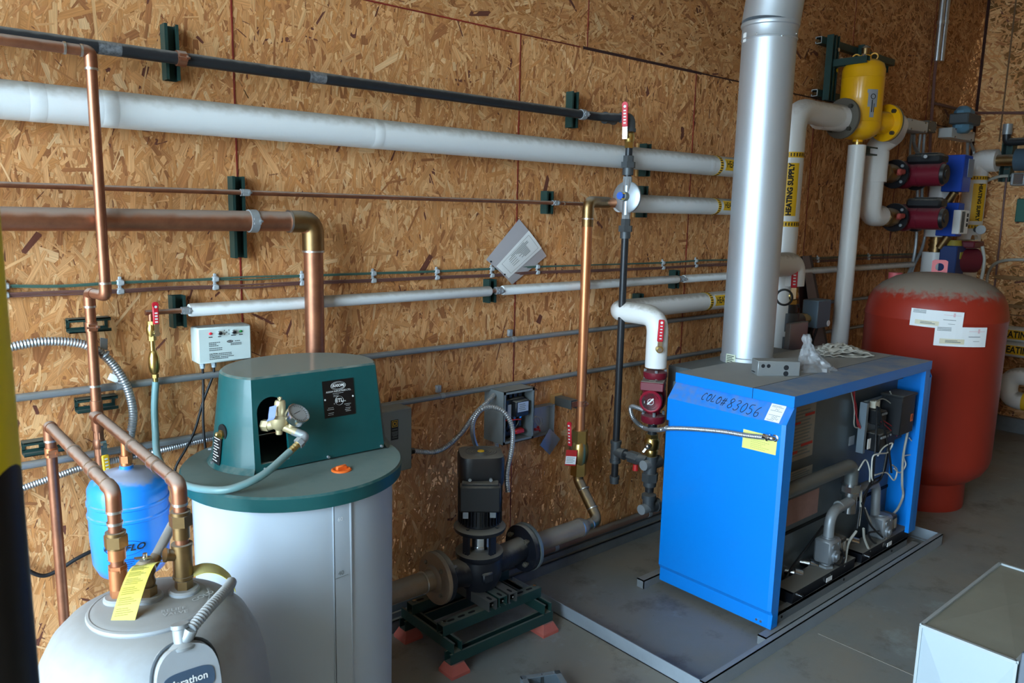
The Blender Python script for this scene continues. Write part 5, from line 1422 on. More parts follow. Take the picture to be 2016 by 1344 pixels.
for a in (-.8, .8, 2.4, 3.9): q = V((xq+.046*math.cos(a), yq+.046*math.sin(a), 0)); mb.hexa(q+Z*zq_(829), q+Z*zq_(806), .007); mb.hexa(q+Z*zq_(746), q+Z*zq_(724), .007)
mb.build('flange_bolt', galv, t)
t = thing('circulator_piping', 'black iron piping with a brass valve under the red circulator', 'pipe', (xq, yq, zq_(1000)))
mb = MB(); mb.cyl((xq, yq, zq_(855)), (xq, yq, zq_(828)), .021, n=20); mb.cyl((xq, yq, zq_(968)), (xq, yq, zq_(895)), .021, n=20); mb.build('nipple', iron, t)
mb = MB(); mb.hexa((xq, yq, zq_(862)), (xq, yq, zq_(853)), .03); mb.lathe([(.027, zq_(884)), (.035, zq_(880)), (.036, zq_(866)), (.028, zq_(860))], (xq, yq, 0), n=18); mb.lathe([(.018, zq_(900)), (.028, zq_(894)), (.03, zq_(886)), (.026, zq_(883))], (xq, yq, 0), n=18); c = V((xq, yq, zq_(872))); mb.cyl(c, c+cdir*.05+cs*-.01, .014); bv = mb.build('brass_valve', brass, t)
mb = MB(); mb.sph(c+cdir*.056-cs*.01, .014, 12); mb.bar(c+cdir*.05-cs*.01, c+cdir*.055-cs*.03-Z*.03, .01, .003, cdir); mb.build('lever', chrome, bv)
mb = MB(); 
mb.cyl((xq, yq, zq_(927)), (xq, yq, zq_(897)), .03); mb.cyl((xq, yq, zq_(912)), (xq+.06, yq, zq_(912)), .03)
mb.hexa((xq, yq, zq_(947)), (xq, yq, zq_(931)), .04); mb.cyl((xq, yq, zq_(957)), (xq, yq, zq_(927)), .03)
mb.cyl((xq, yq, zq_(983)), (xq, yq, zq_(974)), .034); mb.tube(fillet([(xq, yq, zq_(980)), (xq, yq, zq_(1000)), (xq+.06, yq, zq_(1000))], .03), .029, 18); mb.cyl((xq+.045, yq, zq_(1000)), (xq+.065, yq, zq_(1000)), .034)
mb.build('iron_fitting', iron_fit, t)
mb = MB(); mb.cyl((xq+.05, yq, zq_(912)), (2.76, yq, zq_(912)), .024); mb.cyl((xq+.06, yq, zq_(1000)), (2.76, yq, zq_(1000)), .024); mb.build('boiler_nipple', galv, t)
mb = MB(); mb.torus((xq+.066, yq, zq_(1000)), X, .024, .005, 20, 6); mb.build('thread_tape', white_p, t)
# gas branch from the drop tee towards the boiler
zt_g = zt
t = thing('gas_branch', 'black gas pipe branch with a red knob leading from the drop pipe', 'pipe', (xd, YD-.1, zt_g))
ygb = yq+.0
mb = MB(); mb.cyl((xd, YD-.05, zt_g), (xd, yq+.045, zt_g), .0165); mb.build('pipe', iron, t)
mb = MB(); ym = (YD+yq)/2-.02; mb.hexa((xd, ym+.03, zt_g), (xd, ym-.03, zt_g), .029); mb.cyl((xd, ym-.03, zt_g), (xd, ym-.05, zt_g), .024); mb.cyl((xd, yq+.06, zt_g), (xd, yq-.0, zt_g), .026); mb.build('union', iron_fit, t)
mb = MB(); mb.cyl((xd, ym-.01, zt_g-.03), (xd, ym-.01, zt_g-.06), .012, .015, 12); mb.build('red_knob', redd, t)
# ---------------------------------------------------------------- boiler
b0x, b1x, byf, byb, bzt = 2.74, 4.10, -1.05, -.48, 1.015
t = thing('boiler', 'bright blue gas boiler with its front cover off showing pipes and wiring', 'boiler', (3.42, -.77, 0))
def face_prism(mb, poly, o, xd, yd, dep): mb.prism(poly, o, xd, yd, dep)
prof = [(2.752, .045), (2.752, .105), (2.74, .125), (2.74, .905), (2.795, .972), (2.812, .972), (2.812, .9), (2.80, .12), (2.80, .045)]
mb = MB(); mb.rings([[V((x, y, z)) for x, z in prof] for y in (byb, -1.03)])
mb.rings([[V((x, y, z)) for x, z in prof] for y in (-1.03, -1.034)])
mb.rings([[V((x, -1.034, z)) for x, z in prof[1:]+prof[:1]], [V((min(x+.006, 2.812) if i in (0, 1, 2, 3) else x, byf, z)) for i, (x, z) in enumerate(prof[1:]+prof[:1])]])
sp = mb.build('side_panel', blue, t, 0, label='bright blue enamelled side panel with handwriting')
mb = MB()
for y in (-1.005, -.985): mb.cyl((2.752, y, .065), (2.747, y, .065), .005, n=10)
mb.build('skirt_screw', chrome, sp)
mb = MB(); mb.mm((b1x-.055, byf, .12), (b1x, byf+.02, .97)); mb.mm((b1x-.004, byf, .12), (b1x, byb, .97)); mb.bar((b1x, byf+.01, .955), (b1x+.025, byf+.01, .93), .02, .004); mb.mm((b1x, byf, .12), (b1x+.022, byf+.004, .93)); mb.mm((b1x+.02, byf, .12), (b1x+.024, byf+.12, .93)); mb.mm((b1x-.06, -.99, .05), (b1x-.01, -.97, .12))
mb.build('side_panel', blue, t, 0)
# top: back cover and front strip with blue folded edges
ysp = -.868
xl0_, xr0_ = 2.79, b1x+.0
mb = MB(); mb.mm((xl0_+.002, byb, bzt-.003), (xr0_, ysp+.001, bzt)); mb.build('top_cover', dusty_top, t, 0, label='flat grey dusty rear top cover')
mb = MB(); mb.mm((xl0_+.002, ysp-.001, bzt-.003), (xr0_, byf, bzt)); mb.build('top_cover', blue_top, t, 0, label='front strip of the top with blue scuffs')
mb = MB(); mb.mm((xl0_-.002, byb, .972), (xl0_+.002, ysp+.0005, bzt)); mb.mm((xl0_-.002, ysp-.0005, .972), (xl0_+.002, byf, bzt)); mb.mm((xl0_-.002, byf-.003, .972), (xr0_+.002, byf, bzt)); mb.mm((xr0_, byf, .972), (xr0_+.003, byb, bzt)); mb.mm((xl0_, byf, .968), (xr0_, byf+.03, .972)); mb.build('top_edge', blue, t, 0)
mb = MB(); mb.mm((xl0_-.0023, ysp-.0012, .972), (xl0_+.0035, ysp+.0012, bzt+.0006)); mb.mm((xl0_, ysp-.0012, bzt-.001), (xr0_, ysp+.0012, bzt+.0005)); mb.build('top_joint', M('dark_void', S(8, 10, 10), .9), t, 0)
YI = -.90
mb = MB(); mb.mm((2.80, YI, .33), (b1x-.004, YI+.02, .968)); mb.mm((2.80, YI+.0, .10), (b1x-.004, YI+.03, .315)); mb.mm((2.80, byb, .05), (b1x, byb+.02, .97)); mb.mm((3.55, YI-.03, .905), (b1x-.02, YI, .93)); mb.mm((3.55, YI-.002, .93), (b1x-.02, YI, .96)); mb.build('inner_panel', boil_in, t, 0)
mb = MB(); mb.mm((2.80, YI-.004, .315), (b1x-.004, YI, .33)); mb.build('panel_gap', M('dark_void', S(8, 10, 10), .9), t, 0)
mb = MB(); mb.mm((2.80, -1.03, .068), (b1x-.03, YI, .074)); mb.build('burner_floor', boil_dk, t, 0)
mb = MB(); mb.mm((2.77, -1.034, .022), (b1x-.02, -1.026, .08)); mb.mm((2.77, -1.034, .074), (b1x-.02, -1.0, .08)); bb = mb.build('base_channel', boil_base, t, 0)
mb = MB()
for x in (2.86, 3.4, 3.9): mb.cyl((x, -1.034, .06), (x, -1.036, .06), .006, n=10)
mb.build('channel_hole', M('dark_void', S(8, 10, 10), .9), bb, 0)
for y0, y1 in ((-1.07, -1.03), (-.44, -.40)):
    mb = MB(); mb.mm((2.69, y0, .035), (b1x+.06, y1, .04)); mb.mm((2.69, y0, 0), (b1x+.06, y0+.004, .04)); mb.mm((2.69, y0, 0), (2.694, y1, .04)); mb.build('base_rail', galv, t, 0)
# labels on the sheet metal
def lab(name, px0, py0, w, h, m, par, y=YI-.001, lines=0, lm=ink, dark=()):
    c = P(px0, py0, y=y); mb = MB(); mb.mm((c.x, y-.001, c.z-h), (c.x+w, y, c.z)); o = mb.build(name, m, par, 0)
    if lines:
        mb = MB()
        for i in range(lines):
            l = w*(.75+.2*((i*7) % 4)/4); mb.mm((c.x+w*.05, y-.0016, c.z-h*(.08+.86*(i+.5)/lines)-h*.18/lines), (c.x+w*.05+l*.9, y-.001, c.z-h*(.08+.86*(i+.5)/lines)+h*.18/lines))
        mb.build('label_print', lm, o, 0)
    for (u0, u1, v0, v1) in dark:
        mb = MB(); mb.mm((c.x+w*u0, y-.002, c.z-h*v1), (c.x+w*u1, y-.001, c.z-h*v0)); mb.build('label_bar', M('label_red', S(190, 60, 50), .7), o, 0)
    return o
lab('warning_label', 1566, 800, .18, .25, old_label, t, lines=14, lm=ink_gray, dark=((.5, .95, .18, .23), (.02, .3, .3, .34), (.4, .95, .72, .77), (.02, .25, .82, .87)))
lab('rating_label', 1556, 930, .19, .075, old_label, t, lines=6, lm=ink_gray)
lab('caution_plate', 1550, 986, .28, .12, salmon, t, lines=0)
lab('small_label', 1672, 860, .055, .045, M('label_pale', S(168, 176, 184), .5), t)
lab('upper_label', 1760, 767, .1, .05, old_label, t, lines=3, lm=ink_gray)
# gas manifold
YM = -.965
zM = (P(1548, 968, y=YM).z+P(1668, 917, y=YM).z)/2; xM = P(1678, 920, y=YM).x
rm = .034
mb = MB(); mb.tube(fillet([(2.80, YM, zM), (xM, YM, zM), (xM, YM, zM-.11)], .05, 8), rm*.9, 20); mf = mb.build('gas_manifold', M('manifold_steel', S(126, 132, 132), .45, .6, .6, .4, 14), t)
zt_ = P(1678, 990, y=YM).z
mb = MB(); mb.cyl((xM, YM, zM-.09), (xM, YM, zM-.1), .044); mb.hexa((xM, YM, zM-.1), (xM, YM, zM-.13), .046); mb.cyl((xM, YM, zM-.13), (xM, YM, zM-.145), .044); mb.cyl((xM, YM, zM-.14), (xM, YM, zt_-.035), .034); mb.build('manifold_union', chrome, mf)
mb = MB(); xv1 = P(1622, 1060, y=YM).x; zv1_ = P(1625, 1075, y=YM).z; za1 = P(1668, 985, y=YM).z
mb.tube(fillet([(xM, YM-.01, za1), (xv1, YM-.02, za1-.005), (xv1, YM-.02, zv1_+.03)], .07, 8), .023, 16); mb.tube([(xM-.13, YM-.012, za1), (xM-.12, YM-.012, za1)], .026, 16)
xv2 = P(1727, 1010, y=YM).x; zv2_ = P(1727, 1030, y=YM).z
mb.tube(fillet([(xM, YM+.01, za1+.03), (xv2-.02, YM+.01, za1+.02), (xv2-.02, YM, zv2_+.03)], .06, 8), .022, 16)
mb.build('branch_pipe', galv, mf)
cast_al = M('cast_aluminium', S(168, 174, 180), .4, .7, .2, .3, 30)
for xx, zz, tx0, tx1 in ((xv1, zv1_, P(1545, 1160, y=-.97).x-.03, P(1660, 1100, y=-.97).x), (xv2, zv2_, P(1690, 1080, y=-.97).x-.08, P(1770, 1045, y=-.97).x-.02)):
    YV = YM-.02
    mb = MB(); mb.bbox((xx, YV, zz), (.1, .085, .115), .012); mb.cyl((xx-.01, YV-.035, zz-.015), (xx-.01, YV-.052, zz-.015), .028, n=24); mb.cyl((xx-.01, YV-.05, zz-.015), (xx-.01, YV-.06, zz-.015), .013, n=18); mb.cyl((xx-.03, YV-.03, zz+.03), (xx-.03, YV-.048, zz+.03), .012); mb.cyl((xx+.02, YV-.03, zz+.035), (xx+.02, YV-.044, zz+.035), .009); mb.cyl((xx, YV, zz+.04), (xx, YV, zz+.062), .03)
    gv = mb.build('gas_valve', cast_al, t)
    mb = MB(); mb.bbox((xx+.075, YV, zz-.002), (.07, .07, .09), .005); mb.build('valve_coil', boil_dk, gv)
    mb = MB(); mb.box((xx+.06, YV-.036, zz), (.024, .002, .05)); mb.box((xx+.093, YV-.036, zz), (.022, .002, .05)); mb.build('coil_label', old_label, gv, 0)
    mb = MB(); mb.cyl((xx, YV, zz-.045), (xx, YV, .13), .02); mb.hexa((xx, YV, .13), (xx, YV, .142), .034); mb.build('burner_pipe', galv, gv)
    mb = MB(); mb.mm((tx0, YV-.04, .075), (tx1, YV+.045, .13)); mb.mm((tx0-.0, YV-.043, .124), (tx1, YV+.05, .132)); bt_ = mb.build('burner_tray', black_en, t, 0)
    mb = MB(); mb.box(((tx0*.45+tx1*.55), YV-.0445, .102), (.05, .002, .02)); mb.build('tray_label', paper, bt_, 0)
    mb = MB(); mb.cyl((tx0+.06, YV-.04, .1), (tx0+.06, YV-.052, .1), .007, n=10); mb.build('tray_screw', chrome, bt_)
for px, py in ((1560, 1125), (1590, 1107), (1672, 1062)):
    c = P(px, py, y=-.92); mb = MB(); mb.cyl(c+V((-.02, .03, .0)), c+V((.0, -.01, .0)), .018, n=18); mb.cyl(c+V((.0, -.005, 0)), c+V((.025, -.03, -.01)), .022, n=18); mb.build('sight_tube', chrome, t)
# control panel
A = P(1692, 880, y=-.93); B = P(1716, 775, y=-.93)
mb = MB(); cpx0, cpx1, cpz0, cpz1 = P(1700, 840, y=-.93).x-.03, b1x-.08, P(1697, 893, y=-.93).z+.02, P(1716, 785, y=-.93).z
mb.mm((cpx0, -.93, cpz0), (cpx1, -.926, cpz1)); mb.mm((cpx0-.02, -.96, cpz0), (cpx0+.0, -.926, cpz1)); mb.mm((cpx0, -.945, cpz0), (cpx0+.02, -.926, cpz0+.0)); cp = mb.build('control_panel', M('panel_zinc', S(160, 176, 188), .35, .6), t, 0)
def at_(px, py, y=-.95): return P(px, py, y=y)
c = at_(1778, 812, -1.0); mb = MB(); mb.bbox((c.x-.03, -.985, c.z), (.15, .1, .19), .004); mb.bbox((c.x-.03, -.985, c.z+.098), (.165, .11, .012), .002); cb = mb.build('control_module', black_pl, t)
mb = MB(); mb.prism([(.018*math.cos(PI/4+PI/2*k), .026*math.sin(PI/4+PI/2*k)) for k in range(4)], (c.x+.02, -1.0352, c.z-.02), X, Z, .001); mb.build('orange_label', orange_p, cb, 0)
mb = MB(); mb.box((c.x+.02, -1.0365, c.z-.018), (.006, .001, .024)); mb.build('label_mark', ink, cb, 0)
for px, py, sz in ((1735, 862, (.15, .07, .075)), (1757, 850, (.09, .06, .06)), (1728, 820, (.06, .06, .07)), (1722, 868, (.06, .075, .09))):
    c = at_(px, py, -.965); mb = MB(); mb.bbox(c, sz, .005); q = mb.build('relay', black_pl, t)
    mb = MB()
    for i in range(4): mb.cyl(c+V((-sz[0]*.35+i*sz[0]*.23, -sz[1]/2, sz[2]*.3)), c+V((-sz[0]*.35+i*sz[0]*.23, -sz[1]/2-.004, sz[2]*.3)), .006, n=8)
    mb.build('relay_terminal', galv, q)
c = at_(1709, 873, -1.0); mb = MB(); mb.box((c.x, -1.004, c.z), (.03, .002, .05)); mb.build('barcode_label', paper, t, 0)
c = at_(1722, 795, -.95); mb = MB(); mb.bbox(c, (.05, .03, .035), .003); mb.build('plug_connector', M('plug_white', S(214, 208, 190), .5), t)
def wires(lst, m, r, nm='wiring'):
    mb = MB()
    for pts, y in lst: mb.tube(spline([P(a, b, y=y+((i % 2)*.006)) for i, (a, b) in enumerate(pts)], 8), r, 7)
    mb.build(nm, m, t)
wires([([(1690, 925), (1704, 905), (1712, 925), (1712, 948)], -1.0), ([(1728, 897), (1740, 880), (1757, 872), (1748, 890), (1730, 893), (1718, 900), (1716, 935), (1718, 945)], -1.01), ([(1722, 935), (1745, 930), (1760, 945), (1766, 925), (1757, 915)], -1.0), ([(1790, 862), (1803, 878), (1798, 893), (1780, 898), (1783, 915), (1772, 930), (1760, 922)], -1.0)], cable_w, .0035)
wires([([(1787, 850), (1778, 900), (1776, 950), (1778, 975), (1768, 1000), (1752, 1018)], -1.0), ([(1695, 965), (1694, 1000), (1690, 1035)], -1.0), ([(1686, 1045), (1670, 1070), (1662, 1110), (1645, 1128), (1632, 1130)], -1.02), ([(1702, 1000), (1715, 1030)], -1.0), ([(1700, 1040), (1702, 1060), (1712, 1085)], -1.02), ([(1745, 1033), (1748, 1050), (1737, 1070), (1734, 1090)], -1.02)], cable_gry, .006)
wires([([(1727, 800), (1725, 850), (1722, 900), (1718, 950)], -1.0), ([(1730, 802), (1745, 860), (1752, 900), (1755, 930)], -1.01), ([(1750, 870), (1740, 930), (1715, 950), (1700, 990), (1690, 1030), (1672, 1060)], -.99), ([(1748, 880), (1735, 940), (1712, 958), (1697, 985), (1688, 1040)], -1.0), ([(1620, 1035), (1590, 1075), (1560, 1115), (1540, 1150)], -.93), ([(1697, 990), (1712, 1030), (1735, 1055), (1745, 1062)], -1.02), ([(1748, 1060), (1725, 1070), (1710, 1050), (1730, 1045)], -1.02), ([(1655, 1080), (1662, 1095), (1655, 1112), (1640, 1108)], -1.03)], cable_b, .005)
wires([([(1678, 770), (1686, 800), (1688, 835), (1700, 848)], -.94), ([(1682, 768), (1684, 810), (1694, 842)], -.945), ([(1735, 825), (1755, 838), (1768, 850)], -1.0), ([(1735, 830), (1752, 845), (1766, 858)], -1.0)], M('red_wire', S(168, 44, 50), .5), .0028)
wires([([(1676, 772), (1682, 805), (1682, 838), (1695, 842)], -.942), ([(1752, 770), (1760, 785), (1768, 795)], -.98), ([(1724, 790), (1740, 785), (1760, 800), (1766, 815)], -.98)], cable_gry, .0028)
wires([([(1552, 1168), (1580, 1158), (1610, 1145), (1600, 1160), (1565, 1175)], -1.0)], cable_b, .006)
# notes and handwriting on the side panel
mb = MB()
q = [P(a, b, x=2.7395) for a, b in ((1464, 844), (1531, 861), (1527, 896), (1461, 880))]
n_ = V((-.0012, 0, 0)); mb.rings([[p for p in q], [p+n_ for p in q]]); nt_ = mb.build('yellow_notice', note_y, sp, 0)
mb = MB(); e1_, e2_ = q[1]-q[0], q[3]-q[0]
for i in range(5):
    v = .45+.1*i
    for k in range(10-2*(i % 3)):
        a = q[0]+e1_*(.25+.055*k)+e2_*v; mb.bar(a+n_*1.1, a+e1_*.04+n_*1.1, .0006, .0035, n_)
mb.build('notice_print', M('notice_ink', S(150, 150, 84), .8), nt_, 0)
# chamfer frame: along -y (u) and up the slope (v)
cu, cv = V((0, -1, 0)), V((2.795-2.74, 0, .972-.905)).normalized(); cn = cu.cross(cv)
def ch(y, v): return V((2.74, y, .905))+cv*v
GL = {'C': [[(.62, .82), (.4, 1), (.1, .7), (.02, .35), (.2, .05), (.5, .1)]], 'O': [[(.55, .85), (.25, .95), (.03, .6), (.1, .15), (.4, .03), (.65, .35), (.6, .75), (.35, .98), (.2, .7)]], 'L': [[(.2, 1), (.1, .5), (.05, .08), (.3, .05), (.55, .12)]], '#': [[(.3, 1), (.15, 0)], [(.6, 1), (.45, 0)], [(.02, .68), (.8, .72)], [(0, .3), (.75, .34)]],
      '8': [[(.6, .85), (.35, 1), (.12, .8), (.35, .5), (.6, .25), (.35, .02), (.08, .2), (.3, .48), (.62, .8)]], '3': [[(.1, .95), (.4, 1), (.55, .8), (.25, .55), (.55, .4), (.5, .1), (.2, 0), (.02, .12)]], '0': [[(.35, .95), (.08, .6), (.12, .15), (.4, .03), (.65, .4), (.55, .85), (.35, .95)]], '5': [[(.6, 1), (.15, .95), (.1, .6), (.45, .55), (.55, .25), (.3, .02), (.05, .1)]], '6': [[(.5, 1), (.2, .7), (.08, .3), (.25, .02), (.55, .12), (.5, .42), (.15, .35)]]}
mb = MB(); y = -.64
for i, chh in enumerate('COLO# 83056'):
    s_ = .036 if i < 5 else .047
    if chh == ' ': y -= .008; continue
    for st in GL[chh]:
        pts = [ch(y-a*s_*.75-b*s_*.12, .028+(b-.0)*s_-(.0025*max(0, i-2)))+cn*.0008 for a, b in st]
        sp_l = spline(pts, 5) if len(pts) > 2 else pts
        mb.tube(sp_l, .0013, 6)
    y -= s_*.68
mb.build('handwriting', ink, sp, 0)
mb = MB(); o = ch(-.988, .04)+cn*.0004
mb.patch(o, cu, cv, -.032, .032, -.036, .042, None, .0008); fl_ = mb.build('paper_tag', paper, sp, 0, label='small white paper tag with handwriting')
mb = MB()
for v, l in ((.034, .04), (.029, .05), (.012, .05), (-.008, .052), (-.03, .03)): mb.patch(o+cn*.0009, cu, cv, -.025, -.025+l, v-.0006, v+.0006)
for v, pts in ((.018, 4), (-.016, 5), (-.024, 6)):
    mb.tube(spline([o+cu*(-.008+.006*k)+cv*(v+(.004 if k % 2 else -.002))+cn*.0012 for k in range(pts)], 4), .0006, 5)
mb.build('tag_writing', ink, fl_, 0)
# flexible conduit along the panel
cpos = [c_ for c_ in ()]
q = [V((xq, yq, zq_(780)))+cdir*.07-Z*.05-cs*.03, P(1243, 800, x=xq-.05), P(1246, 822, x=xq-.03), P(1268, 842, x=xq+.03), V((2.722, -.45, P(1295, 846, x=2.722).z))] + [P(a, b, x=2.725) for a, b in ((1316, 843), (1360, 844), (1420, 849), (1470, 857), (1505, 861))]
cable('flexible_conduit', 'flexible steel conduit crossing the blue boiler side from the circulator pump', q, .0095, flexm, 'conduit', None, .008)
t2 = bpy.data.objects[bpy.data.objects.keys()[-1]] if False else None
e_ = P(1512, 861, x=2.722); f_e = P(1527, 862, x=2.737)
mb = MB(); mb.cyl(e_+V((0, .02, .002)), e_, .0115); mb.hexa(e_+V((0, .005, 0)), e_+V((0, -.005, 0)), .015); mb.tube(fillet([e_, e_+V((0, -.02, 0)), e_+V((.018, -.022, 0))], .01), .0105, 12); mb.torus(e_+V((.016, -.022, 0)), X, .012, .003); mb.build('conduit_connector', chrome, sp)
mb = MB(); c = P(1314, 838, x=2.735); mb.bar(c+V((-.004, 0, -.012)), c+V((-.002, 0, .028)), .016, .003, X); mb.torus(c+V((-.010, 0, -.009)), Y, .0095, .0025, 18, 6); mb.build('conduit_strap', chrome, sp)

# ---------------------------------------------------------------- things lying on the boiler
t = thing('knockout_box', 'small grey metal box with round holes lying on top of the boiler', 'junction box', P(1532, 741, z=bzt))
A = P(1491, 740, z=bzt); B = P(1574, 741, z=bzt); d1 = (B-A); L1 = d1.length; d1.normalize(); d2 = V((-d1.y, d1.x, 0))
Rj = Matrix((d1, d2, Z)).transposed(); hj = P(1491, 711, y=A.y).z-bzt
cj = (A+B)/2+d2*.04+Z*hj/2
mb = MB(); mb.bbox(cj, (L1, .08, hj), .003, Rj); mb.build('box_shell', M('box_zinc', S(158, 164, 166), .45, .5, .7, .2, 20), t)
mb = MB()
for u, v, r in ((.12, .32, .0085), (.25, .32, .0085), (.67, .42, .0115), (.67, .82, .0115)): c = A+d1*L1*u+Z*hj*(1-v); mb.cyl(c-d2*.0006, c+d2*.001, r, n=20)
c = A+d2*.03+Z*.012; mb.bar(c-d1*.0006, c+d2*.03-d1*.0006, .002, .012, d1)
mb.build('knockout', M('knockout_rubber', S(26, 30, 36), .6), t)
# crumpled clear bag
bagm = M('clear_bag', S(226, 230, 234), .18, 0, 0, 0, trans=.55, alpha=.5)
c = P(1598, 728, z=bzt)
rr = random.Random(5)
def bag(center, sx, sy, h, neck):
    mb = MB(); n = 30; rows = []
    ph = [rr.uniform(0, 6.28) for _ in range(8)]
    for i in range(13):
        k = i/12
        rad = (1-k)**.55*(1-.25*math.sin(k*PI)) if k < .62 else .30-.22*abs(math.sin((k-.55)*5))*0+.16*math.sin((k-.62)/.38*PI)
        row = []
        for j in range(n):
            a = 2*PI*j/n
            w_ = 1+.2*math.sin(3*a+ph[0]+4*k)+.14*math.sin(5*a+ph[1]-7*k)+.1*math.sin(9*a+ph[2]+11*k)+rr.uniform(-.07, .07)
            row.append(V(center)+V((math.cos(a)*sx*rad*w_+neck[0]*k**2, math.sin(a)*sy*rad*w_+neck[1]*k**2, h*k+(rr.uniform(0, .01) if i else 0)))+Z*.002)
        rows.append(row)
    mb.rings(rows); return mb
dL = V((rt.x, rt.y, 0)).normalized()
c2_ = P(1606, 728, z=bzt)
mb = bag((c2_.x, c2_.y, bzt), .09, .075, .085, (-dL.x*.035, -dL.y*.035))
c3_ = P(1588, 728, z=bzt)
q = bag((c3_.x, c3_.y, bzt+.035), .05, .042, .12, (-dL.x*.012, -dL.y*.012)); mb.add(q.v, q.f)
o = mb.build('plastic_bag', bagm, None, 25)
tag(o, 'crumpled clear plastic bag standing on top of the boiler', 'bag')
# folded rag
c = P(1662, 700, z=bzt)
mb = MB(); u_ = V((rt.x, rt.y, 0)).normalized(); w_ = V((-u_.y, u_.x, 0))
for lay, (sc_, z0, sh) in enumerate(((1.0, .002, 0), (.92, .011, .004), (.8, .02, -.006), (.5, .03, -.03))):
    nx, ny = 24, 10; b = len(mb.v); base = []
    for i in range(nx+1):
        for j in range(ny+1):
            u = (i/nx-.5)*.25*sc_; v = (j/ny-.5)*.15*sc_
            z = z0+.004*math.sin(i*.9+lay)+.005*math.sin(j*.9+i*.35+lay*2)+.003*rr.uniform(-1, 1)
            e = .008*math.sin(j*1.7+lay)+.006*math.sin(i*1.1)
            base.append(V((c.x, c.y, bzt))+u_*(u+e+sh)+w_*(v+e*.6+.02)+Z*max(.001, z+.018*(1-abs(u)/.13)*(lay > 0)))
    mb.v += [tuple(p) for p in base]+[tuple(p+Z*.006) for p in base]
    N_ = (nx+1)*(ny+1)
    for i in range(nx):
        for j in range(ny):
            q = [b+i*(ny+1)+j, b+(i+1)*(ny+1)+j, b+(i+1)*(ny+1)+j+1, b+i*(ny+1)+j+1]
            mb.f.append([k+N_ for k in q]); mb.f.append(q[::-1])
    for i in range(nx):
        for j in (0, ny): q0, q1 = b+i*(ny+1)+j, b+(i+1)*(ny+1)+j; mb.f.append([q0, q1, q1+N_, q0+N_])
    for j in range(ny):
        for i in (0, nx): q0, q1 = b+i*(ny+1)+j, b+i*(ny+1)+j+1; mb.f.append([q0, q1, q1+N_, q0+N_])
tag(mb.build('rag', cloth_m, None, 60), 'folded dirty off-white rag lying on the rear top of the boiler', 'rag')

# ---------------------------------------------------------------- flue
t = thing('flue_pipe', 'wide shiny galvanised flue pipe rising from the back of the boiler', 'flue', (xf, yf, bzt))
zs_ = PA(1515, 82, (xf, yf, 0)).z; zs2 = PA(1518, 50, (xf, yf, 0)).z
mb = MB(); mb.lathe([(.126, bzt-.2), (.126, bzt+.015), (.122, bzt+.02), (.122, zs_)], (xf, yf, 0), n=72); mb.build('pipe', flue_m, t, 30)
mb = MB(); mb.lathe([(.122, zs_-.0), (.1235, zs_), (.1265, zs_+.006), (.1235, zs_+.012), (.124, zs2-.014), (.129, zs2-.01), (.131, zs2), (.129, zs2+.006)], (xf, yf, 0), n=72); mb.build('collar', flue_m, t, 30)
mb = MB(); ax_ = V((.16, -.03, 1)).normalized(); o = V((xf, yf, zs2)); mb.lathe([(.129, 0), (.129, .2), (.133, .21), (.129, .22)], o, ax_, 72); o2 = o+ax_*.2; mb.tube([o2, o2+V((.16, 0, .25)), o2+V((.4, 0, .5)), o2+V((.7, 0, .8))], .127, 40); mb.build('elbow', flue_m, t, 30)
mb = MB(); p = ray_cyl(1466, 74, xf, yf, .124); n_ = V((p.x-xf, p.y-yf, 0)).normalized(); tt = Z.cross(n_); mb.patch(p, tt, Z, -.015, .015, -.02, .02, ('x', .124), .001); mb.build('sticker', paper, t, 0)
mb = MB(); p = ray_cyl(1438, 706, xf, yf, .126); n_ = V((p.x-xf, p.y-yf, 0)).normalized(); tt = Z.cross(n_); mb.patch(p, tt, Z, -.028, .028, -.022, .022, ('x', .126), .0012); st = mb.build('sticker', M('sticker_green', S(206, 214, 190), .6), t, 0)
mb = MB()
for i in range(5): mb.patch(p, tt, Z, -.022, .02-.008*(i % 2), .012-.008*i, .0155-.008*i, ('x', .126), .002)
mb.build('sticker_print', ink, st, 0)
mb = MB()
for k in range(3): p = ray_cyl((1568, 1490, 1540)[k], (66, 66, 70)[k], xf, yf, .125); mb.sph(p, .004, 8)
mb.build('screw', chrome, t)
# draught hood box behind the boiler carrying the flue
mb = MB(); mb.mm((2.95, byb+.021, .5), (3.85, yf+.16, bzt-.012)); bpy_o = mb.build('draft_hood', boil_in, bpy.data.objects['boiler'], 0)

# ---------------------------------------------------------------- steel kerb on the floor round the boiler
t = thing('floor_kerb', 'low galvanised steel angle kerb on the floor framing the boiler', 'kerb', (3.3, -.6, 0))
kz = .058; kx = P(1071, 1168, z=kz).x; kx = (kx+P(1384, 1344, z=kz).x)/2; ky = (P(1515, 1270, z=kz).y+P(1850, 1052, z=kz).y)/2; kx2 = P(1853, 1050, z=kz).x
kerb_m = M('kerb_steel', S(160, 170, 180), .5, .3, .4, .5, 9, S(128, 138, 146))
for nm, lo, hi, lo2, hi2 in (('rail', (kx, ky, 0), (kx+.004, -.06, kz), (kx, ky, 0), (kx+.03, -.06, .004)), ('rail', (kx, ky, 0), (kx2, ky+.004, kz), (kx, ky, kz-.004), (kx2, ky+.024, kz)), ('rail', (kx2-.004, ky, 0), (kx2, -.06, kz), (kx2-.03, ky, 0), (kx2, -.06, .004))):
    mb = MB(); mb.mm(lo, hi); mb.mm(lo2, hi2); mb.build(nm, kerb_m, t, 0)
